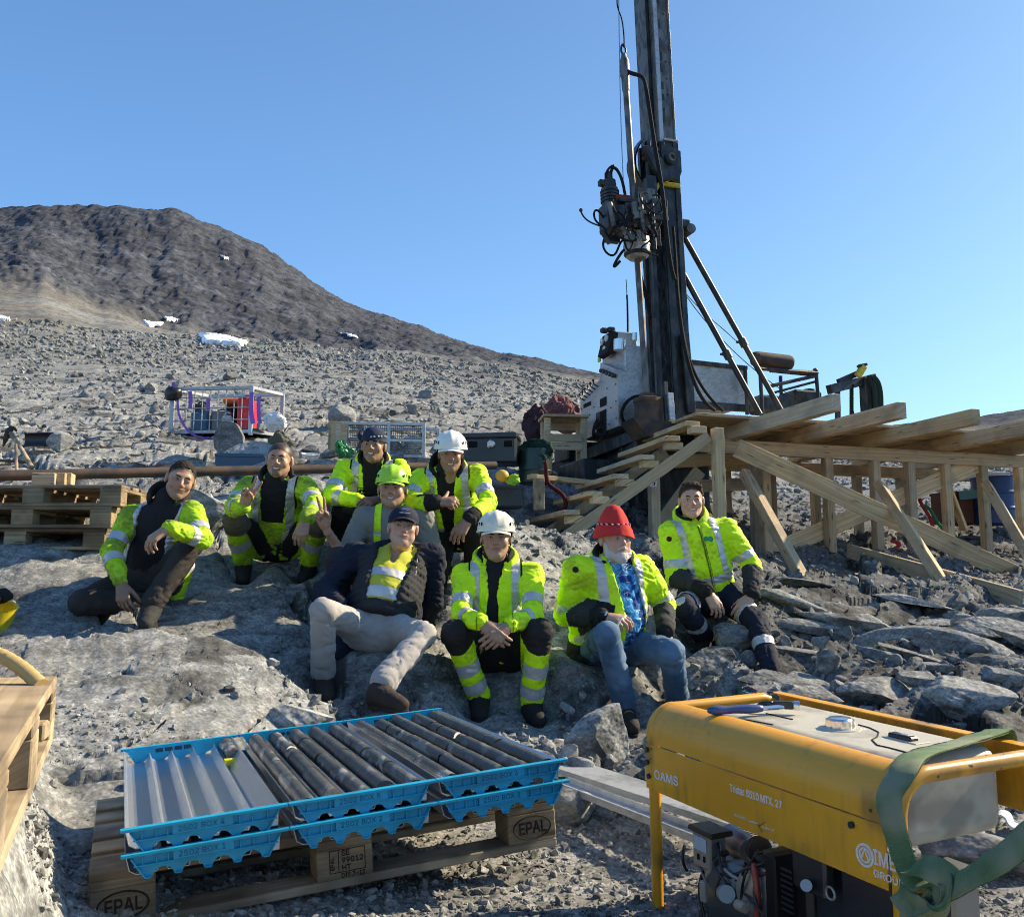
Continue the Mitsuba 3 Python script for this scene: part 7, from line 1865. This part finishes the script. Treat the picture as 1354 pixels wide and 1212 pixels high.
    hd = unit(h(1066, 936) - h(1022, 934)); hm = add('head', bar(c_ - hd * .030 + UP * .004, c_ + hd * .022 + UP * .004, .019, .019), 'dark_steel', Hm); add('face', cyl(c_ + hd * .022 + UP * .004, c_ + hd * .036 + UP * .004, .012, n=12), 'chrome', hm); add('claw', tube(spline([c_ - hd * .03 + UP * .004, c_ - hd * .05 + UP * .006, c_ - hd * .07 + UP * .0], 8), np.array([.0095, .009, .008, .007, .006, .005, .004, .003]), 8), 'dark_steel', hm, smooth=True)
    # lettering on the front panel
    Z = lambda px, py: gloc(px, py, 1, -.0042)
    wh = (.62, .60, .55)
    def L(s, pa, pb, hgt, bold=True, par=pnl):
        A, Bp = Z(*pa), Z(*pb); x = unit(Bp - A)
        return add('lettering', gw(text(s, hgt, A, x, (0, -1, 0), .0008, bold, np.linalg.norm(Bp - A))), 'vc_matte', par, color=wh)
    L('OAMS', (865, 1028), (897, 1039), .022); L('Tristar 8510 MTX. 27', (965, 1045), (1034, 1069), .016)
    L('EN 12601', (971, 1078), (986, 1083), .005, False); L('www', (990, 1086), (1003, 1089), .005, False); L('230 V', (1008, 1094), (1024, 1099), .005, False)
    L('IMER', (1155, 1141), (1196, 1156), .027); L('GROUP', (1155, 1157), (1196, 1174), .013)
    c = Z(1144, 1130)
    for rr, th in ((.020, .0028), (.013, .0022)): add('emblem', gw(tube([c + V(math.cos(t) * rr, -.0004, math.sin(t) * rr) for t in np.linspace(0, 2 * np.pi, 33)], th, 6)), 'vc_matte', pnl, color=wh)
    add('emblem', gw(tube([c + V(-.010, -.0004, -.008), c + V(0, -.0004, .011), c + V(.010, -.0004, -.008)], .0026, 6)), 'vc_matte', pnl, color=wh)
    for px0, py0, px1, py1 in ((1038, 1022, 1072, 1018), (1146, 1078, 1160, 1052), (1000, 1085, 1008, 1100), (1003, 1092, 1012, 1086)):
        pa, pb = Z(px0, py0), Z(px1, py1)
        if pa[2] > -.098: continue
        add('scratch', gw(tube([pa, pb], .0008, 5)), 'vc_matte', pnl, color=(.03, .025, .02))
    # engine and alternator
    E = lambda px, py, y: gloc(px, py, 1, y)
    em = lambda nm, m, col=None, mat='vc_metal', par=G, **k: g(nm, m, mat if col is not None or not mat.startswith('vc') else 'dark_steel', par, **({'color': col} if col is not None else {}), **k)
    sb = E(938, 1122, .06); s1 = em('switch_box', box(sb, (.075, .05, .085), .004), (.24, .25, .26)); em('box_lid', box(sb + V(.006, 0, .048), (.10, .07, .014), .004), (.055, .045, .035), par=s1)
    em('sticker', box(sb + V(-.004, -.026, .016), (.052, .002, .034), .0005), (.42, .46, .52), 'vc_matte', s1)
    for dx in (-.012, .012): em('socket', box(sb + V(dx, -.026, -.018), (.008, .003, .014), .001), (.01, .01, .01), 'vc_matte', s1)
    em('starter', lathe([(0, .025), (.005, .034), (.07, .036), (.085, .030), (.10, .030), (.105, .012)], E(962, 1105, .16), V(1, -.1, -.08), 24), (.23, .235, .24)); em('rust_cap', lathe([(0, .030), (.02, .032), (.025, .02)], E(1000, 1120, .13), V(1, -.2, -.1), 20), None, 'rust')
    em('crankcase', box(E(985, 1165, .2), (.20, .16, .20), .03), (.15, .16, .165)); em('flywheel_housing', lathe([(0, .085), (.03, .09), (.06, .085), (.075, .05), (.08, .02)], E(990, 1185, .11), V(.3, -1, .1), 34), (.13, .145, .145))
    em('cover_plate', lathe([(0, .055), (.015, .06), (.02, .045), (.022, .012), (.012, .011)], E(1008, 1180, .06), V(.4, -1, .1), 30), (.30, .30, .29)); em('cylinder_block', box(E(975, 1150, .26), (.22, .10, .14), .01), (.045, .048, .05))
    for k in range(7): em('cooling_fin', box(E(968, 1110, .22) + V(.012 * k, 0, -.02), (.004, .13, .10), .001), (.10, .10, .10))
    al = E(1080, 1190, .17); em('alternator', box(al, (.20, .22, .20), .012), (.05, .055, .06)); em('alternator_end', box(E(1042, 1175, .05), (.035, .10, .16), .004), (.02, .02, .022))
    for k in range(8): em('louvre', box(E(1040, 1150, .0) + V(.0, 0, -.012 * k), (.036, .006, .005), .001), (.035, .035, .037))
    em('alternator_cover', box(E(1075, 1150, .02), (.10, .03, .09), .006), (.055, .058, .062)); em('alternator_body', lathe([(0, .09), (.02, .11), (.28, .11), (.30, .09)], E(1090, 1185, .2), V(1, 0, 0), 30), (.12, .125, .13)); em('cable_gland', cyl(E(1066, 1170, -.0), E(1066, 1170, -.02), .012), (.25, .25, .25))
    em('battery_box', box(E(1190, 1195, .08), (.22, .10, .13), .01), (.018, .02, .024), 'vc_plastic'); em('outlet_plate', box(E(1258, 1195, .05), (.07, .07, .14), .006), (.23, .235, .23)); em('shield', box(E(1150, 1168, .06) + V(0, 0, -.05), (.30, .01, .16), .004), (.018, .022, .03), 'vc_plastic')
    em('eye_bolt', tube([E(1100, 1180, .0) + V(.012 * math.cos(t), -.004, .012 * math.sin(t)) for t in np.linspace(0, 6.28, 20)], .003, 6), (.3, .3, .3), smooth=True)
    W = lambda pts, r_=.004, col=(.012, .012, .013), nm='cable', y=.04: g(nm, tube(spline([E(a, b, y + (c if True else 0)) for a, b, c in pts], 40), r_, 8), 'vc_plastic', smooth=True, color=col)
    W([(950, 1115, .02), (953, 1140, .0), (962, 1157, .0), (980, 1153, .02), (996, 1146, .04)], .005); W([(940, 1150, 0), (935, 1175, 0), (945, 1200, .0), (950, 1225, 0)], .006, (.30, .27, .21)); W([(905, 1118, .02), (903, 1135, .0), (908, 1150, .02)], .004)
    W([(930, 1150, .02), (925, 1180, 0), (932, 1215, 0)], .004); W([(955, 1155, .0), (948, 1185, -.01), (955, 1215, 0)], .005); W([(945, 1135, .0), (942, 1165, .02), (960, 1195, .02), (972, 1220, .02)], .004); W([(1000, 1130, .03), (985, 1150, .0), (970, 1170, .02), (965, 1205, .02)], .004)
    W([(997, 1142, .0), (1000, 1165, -.01), (1002, 1190, -.01), (998, 1220, 0)], .008, (.34, .055, .035), 'red_pipe'); W([(958, 1148, .0), (975, 1161, -.005), (992, 1150, .0)], .004, (.32, .31, .30))
    q_ = np.random.default_rng(31)
    for k in range(12):
        x0, y0 = q_.uniform(925, 1010), q_.uniform(1120, 1180)
        W([(x0, y0, .05), (x0 + q_.uniform(-20, 20), y0 + q_.uniform(5, 30), q_.uniform(-.02, .02)), (x0 + q_.uniform(-20, 25), y0 + q_.uniform(25, 55), q_.uniform(-.02, .02)), (x0 + q_.uniform(-10, 40), y0 + q_.uniform(40, 80), .05)], q_.uniform(.0022, .0042), ((.012, .012, .013), (.03, .03, .032), (.20, .19, .17))[k % 3])
    for k in range(14):
        c_ = E(q_.uniform(925, 1030), q_.uniform(1125, 1205), .07); em('bolt', cyl(c_, c_ - V(0, .02, 0), q_.uniform(.004, .008), n=8), (.26, .26, .25) if k % 2 else (.07, .05, .04))
    for k in range(5):
        c_ = E(950 + 16 * k, 1190 - 9 * (k % 3), .09); em('bracket', box(c_, (.03 + .01 * (k % 2), .02, .012 + .008 * (k % 3)), .002), (.12 + .03 * k, .12 + .03 * k, .12 + .03 * k))
    em('carburettor', lathe([(0, .016), (.01, .022), (.03, .022), (.034, .014), (.05, .014), (.054, .02), (.06, .02)], E(958, 1180, .04), V(.8, -.5, .3), 20), (.20, .20, .19)); em('fuel_filter', cyl(E(975, 1195, .02), E(986, 1200, .02), .012), (.35, .30, .22), 'vc_plastic')
    em('clip', box(E(930, 1178, .0), (.02, .012, .05), .004), (.30, .26, .20), 'vc_plastic')
    # lifting sling knotted round the frame
    S = thing('lifting_sling', 'green webbing sling draped over the generator and knotted on its front corner', 'sling')
    wp = lambda p: GR @ np.asarray(p, float) + GT
    def band(pts, side, w, nm='band', n=60, th=.006):
        c_ = spline([wp(p) for p in pts], n); m = ribbon(c_, GR @ np.asarray(side, float), w, th)
        s_ = np.repeat(np.linspace(0, 1, n), 6)
        m = (m[0] + normals(*m) * ((meshkit.fbm(m[0] * 28, 3, 4) - .5) * .008)[:, None], m[1])
        add(nm, m, 'webbing', S, smooth=True, uv=np.stack([s_, np.tile(np.linspace(0, .06, 6), n)], 1))
    t0 = gloc(1318, 966, 2, .012); t1 = gloc(1255, 985, 2, .006); t2 = gloc(1200, 1008, 2, .006); t2[1] = max(t2[1], .06)
    fr = lambda px, py, y=-.010: gloc(px, py, 1, y)
    d1 = fr(1176, 1050, -.004); d2 = fr(1180, 1085, -.016); d3 = fr(1190, 1120, -.014); d4 = fr(1203, 1152, -.016); d5 = fr(1222, 1172, -.025)
    band([t0 + V(0, .03, -.06), t0 + V(0, .012, 0), t0, t1, t2, V(d1[0], .026, -.012), d1, d2, d3, d4, d5], (1, .25, .15), np.concatenate([np.linspace(.055, .058, 30), np.linspace(.058, .040, 30)]))
    k0 = fr(1228, 1168, -.03); k1 = fr(1248, 1160, -.05)
    band([d4 + V(.01, -.006, .0), fr(1210, 1145, -.03), fr(1238, 1150, -.05), fr(1258, 1165, -.045), fr(1240, 1190, -.04), fr(1205, 1195, -.02), fr(1190, 1178, -.012)], (.5, .4, .7), .045, 'knot')
    band([fr(1190, 1180, -.006), fr(1205, 1190, -.03), fr(1232, 1200, -.045), fr(1252, 1180, -.055), fr(1250, 1158, -.04), fr(1236, 1148, -.02)], (.6, -.3, .5), .040, 'knot')
    band([fr(1236, 1176, -.045), fr(1262, 1172, -.05), fr(1290, 1156, -.06), fr(1320, 1138, -.06), fr(1352, 1112, -.05), fr(1400, 1080, -.04)], (.3, .4, 1), np.linspace(.040, .050, 60), 'loose_end')
    band([fr(1205, 1185, -.02), fr(1207, 1205, -.03), fr(1205, 1230, -.03)], (1, .2, .2), .045, 'loose_end'); band([fr(1240, 1180, -.04), fr(1225, 1205, -.03), fr(1212, 1240, -.03)], (1, .4, .2), .035, 'loose_end')
scene['tank_plastic'] = rough((0.40, 0.375, 0.30), 0.5, specular=0.4)
scene['tank_plastic'] = rough(mikit.proc(lambda p, n, uv: dmix((0.42, 0.395, 0.32), (0.20, 0.185, 0.15), dss(0.42, 0.72, dfbm(p.x * 11, p.y * 11, p.z * 11, octaves=4)) * .8)), 0.5, specular=0.4)
# ------------------------------------------------------------------ loose rock
def blocked(x, y, big=1):
    """True where a person, the pallets or machines stand."""
    b = np.zeros(x.shape, bool)
    for q in PADS: b |= (x - q[0]) ** 2 + (y - q[1]) ** 2 < (q[3] * 0.8) ** 2
    for (cx, cy, rr) in KEEP * big: b |= (x - cx) ** 2 + (y - cy) ** 2 < rr ** 2
    return b

def big_rock(px, py, d, size, seed, label, rot=0.0, tilt=(0, 0), sub=4, name='boulder', cat='boulder', tint=(0.5, 0.5), sink=0.3, planes=10, cut=(0.45, .9), group=None, rough_=0.05):
    v, f = rock(seed, size, sub, planes, rough_, cut)
    v = v @ (rotz(rot) @ rotx(tilt[0]) @ roty(tilt[1])).T
    p = at(px, py, d)
    # py is the row of the rock's middle; it is set into the ground where it stands
    v = v + p
    low = v[:, 2].min(); g = gz(p[0], p[1])
    if low > g - 0.03: v[:, 2] -= low - g + 0.04
    add(name, (v, f), 'stone_b', smooth=28, uv=None, label=label, cat=cat, group=group) if False else add_rock(name, (v, f), tint, label, cat, group)

def add_rock(name, m, tint, label, cat, group=None, mat='stone_b'):
    s = trimesh.graph.smooth_shade(trimesh.Trimesh(m[0], m[1], process=False), angle=np.radians(24), facet_minarea=None)
    v = np.array(s.vertices)
    return add(name, (v, np.array(s.faces)), mat, smooth=True, uv=np.tile(tint, (len(v), 1)), label=label, cat=cat, group=group)

MARKS = [('the leftmost seated man', 190, 740), ('the grinning man', 365, 700), ('the man in the head cloth', 490, 640), ('the back-row white helmet', 600, 640), ('the older man in the cap', 495, 830), ('the clasped-hands man', 657, 850), ('the red-hatted man', 815, 840), ('the rightmost young man', 945, 770),
         ('the core trays', 450, 1040), ('the generator', 1080, 930), ('the pallet stack', 80, 690), ('the steel cage', 285, 545), ('the black trough', 58, 578), ('the black case', 648, 595), ('the wire cage', 510, 580), ('the stairs', 800, 690), ('the first prop of the platform', 1040, 770), ('the second prop of the platform', 1230, 770), ('the loose plank end', 1340, 790), ('the upright speckled slab', 800, 970), ('the metal sheets', 850, 1060), ('the yellow tub', 5, 815),
         ('the large snow patch', 295, 452), ('the maroon bundle', 715, 560), ('the red-hatted man\'s slab ledge', 1110, 850), ('the big pale boulder', 335, 590), ('the ledge behind the generator', 1250, 870), ('the middle of the scree slope', 480, 500), ('the upper scree by the rig', 660, 520)]
GRP = {}
def S_px(a):
    p = a * F_PX * 2
    return 'small' if p < 14 else ('medium' if p < 22 else ('large' if p < 34 else 'very large'))

def build_rocks():
    B = big_rock
    B(805, 972, 4.3, (.40, .20, .42), 3, 'pale speckled upright stone slab beside the boots of the red-hatted man', rot=0.5, tilt=(0.2, -0.35), tint=(.78, .6), sink=.1, planes=7, cut=(.35, .7))
    B(335, 590, 9.2, (.72, .5, .5), 5, 'big pale angular boulder in front of the gas bottle cage', rot=.3, tint=(.75, .3))
    B(300, 575, 9.7, (.36, .4, .5), 6, 'dark upright boulder left against the big pale one', rot=.9, tint=(.1, .6))
    B(243, 598, 8.9, (.62, .5, .34), 8, 'dark wedge-shaped boulder left of the big pale boulder', rot=-.2, tint=(.3, .5))
    B(268, 655, 7.0, (.62, .5, .42), 11, 'rounded blue-grey boulder behind the leftmost seated man', rot=.2, tint=(.35, 1))
    B(120, 945, 4.1, (.26, .2, .12), 12, 'small pale boulder in the group of stones on the left slab', rot=.4, tint=(.75, .4))
    B(75, 955, 4.0, (.17, .15, .09), 13, 'small grey stone left of the pale boulder on the slab', rot=1.4, tint=(.6, .4), name='rock', cat='rock')
    B(112, 965, 3.9, (.15, .11, .07), 14, 'small flat stone in front of the pale boulder on the slab', rot=.4, tint=(.8, .4), name='rock', cat='rock')
    B(75, 1065, 2.95, (.52, .30, .16), 15, 'flat pale boulder left of the pallet of core trays', rot=.1, tint=(.75, .35), sink=.2)
    B(330, 945, 4.3, (.38, .30, .18), 16, 'fractured pale boulder behind the core trays', rot=.7, tint=(.8, .2))
    B(395, 952, 4.1, (.30, .20, .14), 17, 'pale rough boulder under the shoes of the man in grey trousers', rot=.2, tint=(.9, .2))
    B(668, 905, 5.45, (.45, .3, .26), 18, 'dark boulder between the boots of the clasped-hands man in front', rot=.2, tint=(.15, .6))
    B(752, 905, 5.35, (.28, .3, .32), 19, 'dark broken boulder between the front man in hi-vis trousers and the man in jeans', rot=.9, tint=(.2, .4))
    B(872, 905, 5.6, (.42, .3, .40), 20, 'dark boulder behind the jeans of the man in the red hat', rot=.1, tint=(.15, .7))
    B(955, 885, 5.75, (.7, .4, .28), 21, 'smooth dark boulder below the boots of the man at the right', rot=.2, tint=(.25, .5))
    B(962, 825, 5.9, (.30, .3, .22), 22, 'flat-topped stone beside the right thigh of the man in navy trousers', rot=.5, tint=(.45, .4))
    B(1230, 870, 5.8, (1.0, .7, .40), 23, 'long ledge of dark rock behind the generator', rot=-.25, tint=(.45, .4), planes=8)
    B(1265, 925, 4.7, (.55, .35, .22), 24, 'broken grey boulder just behind the far rail of the generator', rot=-.3, tint=(.6, .5))
    B(1110, 835, 6.4, (.75, .4, .18), 25, 'long flat slab leaning in the rubble right of the seated men', rot=-.35, tint=(.6, .5), planes=6)
    B(1010, 800, 6.8, (.50, .3, .16), 26, 'flat stone in the rubble beside the knee of the man at the right', rot=-.2, tint=(.6, .6), planes=6)
    B(1330, 815, 6.4, (.55, .4, .24), 27, 'dark flat boulder below the plank at the right edge', rot=.1, tint=(.3, .5))
    B(690, 1062, 3.75, (.20, .20, .20), 28, 'grey boulder behind the right end of the core tray pallet', rot=.4, tint=(.7, .4))
    B(755, 1075, 3.4, (.26, .2, .2), 29, 'grey boulder propping up the metal sheets', rot=1.4, tint=(.55, .5))
    B(700, 985, 4.3, (.22, .2, .16), 30, 'rounded grey stone in front of the clasped-hands man', rot=.4, tint=(.75, .5))
    B(1285, 1045, 2.95, (.42, .30, .16), 31, 'dark flat rock lying under the white cloth behind the generator', rot=-.3, tint=(.12, .7))
    B(895, 690, 8.0, (.3, .25, .15), 32, 'dark stone behind the head of the young man at the right', rot=.6, tint=(.2, .6))
    B(25, 940, 2.45, (.075, .06, .055), 33, 'fist-sized white stone lying on the near left pallet', rot=.6, tint=(1.0, .3), sub=3, name='rock', cat='rock', rough_=.12)
    B(40, 770, 6.0, (.55, .35, .2), 34, 'pale rounded boulder below the pallet stack at the left edge', rot=.1, tint=(.75, .5))
    B(465, 660, 7.3, (.7, .4, .25), 35, 'flat pale boulder behind the men with raised fingers', rot=.1, tint=(.5, .5))
    # ---- the loose stones that show largest, each a thing of its own
    g = np.random.default_rng(44)
    X, Y, S = [], [], []
    def zone(n, x0, x1, d0, d1, s0, s1, p=1.0):
        px = g.uniform(x0, x1, n * 3); d = d0 * (d1 / d0) ** (g.uniform(0, 1, n * 3) ** p)
        x = (px - 677) / F_PX * d
        ok = ~blocked(x, d)
        x, d = x[ok][:n], d[ok][:n]
        X.append(x); Y.append(d); S.append((s0 * (s1 / s0) ** (g.uniform(0, 1, len(x)) ** 2.2)) * np.ones(len(x)))
    zone(90, 1000, 1380, 4.9, 8.3, .035, .12)
    zone(40, 640, 1000, 3.7, 6.5, .045, .12)
    zone(40, 700, 900, 2.7, 4.2, .03, .09)
    zone(60, -20, 700, 7.2, 13, .08, .24)
    zone(12, -20, 420, 3.2, 6.5, .03, .08)
    zone(35, 0, 780, 12, 26, .12, .32)
    x, y, s = map(np.concatenate, (X, Y, S))
    # flat slabs of the broken ledges below the platform, all lying with the dip of the rock
    for k in range(34):
        px_, d_ = g.uniform(985, 1400), 4.75 * (7.6 / 4.75) ** g.uniform(0, 1)
        x_ = (px_ - 677) / F_PX * d_
        L_ = g.uniform(.28, .75)
        v, f = rock(5200 + k, (L_, L_ * g.uniform(.35, .6), g.uniform(.06, .15)), 3, 8, .035, (.35, .8))
        v = v @ (rotz(g.normal(-.35, .25)) @ roty(g.normal(.16, .08)) @ rotx(g.normal(.12, .1))).T
        z_ = gz(x_, d_); py_ = 775 - F_PX * z_ / d_
        k_ = min(MARKS, key=lambda m_: (px_ - m_[1]) ** 2 + ((py_ - m_[2]) * 1.2) ** 2); dx, dy = px_ - k_[1], (py_ - k_[2]) * 1.2
        rel = ('right of' if dx > 0 else 'left of') if abs(dx) > abs(dy) else ('below' if dy > 0 else 'above')
        tn = g.uniform(.05, .45)
        lab = f"{'long' if L_ > .55 else ('broad' if L_ > .4 else 'short')} {'dark' if tn < .25 else 'grey'} flat slab {'far ' if math.hypot(dx, dy) > 75 else ''}{rel} {k_[0]}"
        add_rock('flat_stone', (v + V(x_, d_, z_ + .025), f), (tn, g.uniform(0, 1)), lab, 'stone', 'flat slabs of the broken ledge on the right')
    near = sorted(range(len(x)), key=lambda i: -s[i] / y[i])[:290]
    for k, i in enumerate(near):
        q = g.uniform(.55, 1, 3) * np.array([2, 2, 1.5]) * s[i]
        v, f = rock(3000 + k, q, 2, 8, .06)
        v = v @ rand_rot(g, 1, .35)[0].T
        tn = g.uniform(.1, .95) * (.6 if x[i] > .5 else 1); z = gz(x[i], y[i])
        px = 677 + F_PX * x[i] / y[i]; py = 775 - F_PX * z / y[i]
        k_ = min(MARKS, key=lambda m_: ((px - m_[1]) / 1.0) ** 2 + ((py - m_[2]) * 1.2) ** 2)
        dx, dy = px - k_[1], (py - k_[2]) * 1.2
        rel = ('right of' if dx > 0 else 'left of') if abs(dx) > abs(dy) else ('below' if dy > 0 else 'above')
        far_ = 'far ' if math.hypot(dx, dy) > 75 else ('close ' if math.hypot(dx, dy) < 40 else '')
        ap = S_px(s[i] / y[i])
        lab = f"{ap} {'dark' if tn < .36 else ('pale' if tn > .68 else 'mid-grey')} loose stone {far_}{rel} {k_[0]}"
        grp = 'loose stones in the rubble on the right' if x[i] > .5 else ('loose stones on the scree behind the men' if y[i] > 7 else 'loose stones on the bare rock in front')
        grp = GRP.setdefault(lab, grp)
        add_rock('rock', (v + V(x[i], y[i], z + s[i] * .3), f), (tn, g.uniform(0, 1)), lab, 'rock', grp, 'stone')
    # ---- rubble, gravel and the scree: nobody could count it
    def stuff(name, n, x0, x1, d0, d1, s0, s1, seed, label, ex=2.5, relative=False, mask=None, dark=1.0):
        g = np.random.default_rng(seed)
        px = g.uniform(x0, x1, n); d = d0 * (d1 / d0) ** g.uniform(0, 1, n)
        x = (px - 677) / F_PX * d
        s = s0 * (s1 / s0) ** (g.uniform(0, 1, n) ** ex)
        if relative: s = s * d
        ok = ~blocked(x, d, 0)
        if mask is not None: ok &= mask(x, d)
        m, uv = scatter_mesh(x[ok], d[ok], s[ok], seed)
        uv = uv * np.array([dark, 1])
        add(name, m, 'stone', smooth=False, uv=uv, label=label, cat=None, kind='stuff')
    gm = lambda x, y: vnoise(x, y, 1.2, 77) > .43
    stuff('gravel', 27000, 60, 1400, 1.9, 3.9, .0035, .022, 50, 'loose grey gravel and chips around the pallet and generator', 3.4, mask=lambda x, y: (y < 3.55 + .5 * vnoise(x, y, 1.3, 90)) & (vnoise(x, y, .9, 91) + .25 * (x > -.6) > .42))
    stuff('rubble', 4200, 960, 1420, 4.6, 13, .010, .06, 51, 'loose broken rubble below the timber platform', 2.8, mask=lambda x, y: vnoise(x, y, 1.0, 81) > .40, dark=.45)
    stuff('rubble', 2600, 620, 980, 3.8, 9, .010, .06, 52, 'broken stone between the feet of the front row', 2.6, dark=.6)
    stuff('rubble', 1500, 370, 720, 4.3, 6.6, .008, .05, 57, 'stones lodged in the ledge under the front row', 2.4, dark=.5)
    stuff('pebbles', 600, -30, 620, 3.2, 7.2, .006, .04, 53, 'pebbles lying in the joints of the slabs', 3.2, mask=gm)
    stuff('scree', 40000, -60, 1400, 7, 170, .0010, .0058, 54, 'grey scree covering the slope behind the men', 2.8, relative=True, mask=lambda x, y: vnoise(x, y, .35, 78) + .3 * vnoise(x, y, .05, 79) > .47)
    # snow lying in hollows under the mountain
    for pts, d0, d1, lab in (([(262, 441), (278, 441), (300, 446), (330, 456), (318, 459), (290, 456), (268, 455)], 90, 600, 'largest white snow patch, at the foot of the mountain'),
                             ([(188, 424), (200, 427), (217, 427), (212, 432), (198, 433)], 90, 600, 'small white snow patch left of the largest one'),
                             ([(216, 420), (226, 420), (238, 424), (230, 426), (220, 424)], 90, 700, 'tiny snow patch just above and between the two larger ones'),
                             ([(-8, 420), (2, 420), (14, 424), (4, 426), (-8, 424)], 90, 600, 'snow patch cut by the left edge of the picture'),
                             ([(449, 440), (462, 442), (474, 447), (463, 446)], 90, 900, 'thin snow streak on the dark flank right of the largest patch'),
                             ([(291, 338), (297, 340), (303, 345), (297, 343)], 90, 1000, 'tiny snow fleck high on the dark right shoulder of the mountain')):
        p = np.array(pts, float); c = p.mean(0)
        ring = []
        for t in np.linspace(0, 1, 48, endpoint=False) * len(p):
            k = int(t); w = t - k
            ring.append(p[k % len(p)] * (1 - w) + p[(k + 1) % len(p)] * w)
        ring = np.array(ring)
        lay = [c + (ring - c) * s_ for s_ in (.3, .65, .9, 1.0)]
        P = np.vstack([[c]] + lay)
        W = np.array([hit(a, b, d0, d1) for a, b in P]); n = 48
        W[:1 + 3 * n] += unit(-W[0]) * 1.2 + V(0, 0, .6)
        f = [(0, 1 + k, 1 + (k + 1) % n) for k in range(n)]
        for r_ in range(3):
            o = 1 + r_ * n
            for k in range(n): f += [(o + k, o + n + k, o + n + (k + 1) % n), (o + k, o + n + (k + 1) % n, o + (k + 1) % n)]
        add('snow_patch', (W, np.array(f)), 'snow', smooth=True, label=lab, cat='snow')
KEEP = [(-.45, 2.9, .85), (.62, 2.45, .55), (1.2, 9.6, 1.0), (.45, 3.3, .25), (-3.3, 6.5, .55)]
build_ground()
build_trays()
build_generator()
build_platform()
build_rig()
build_props()
build_people()
build_held()
build_rocks()
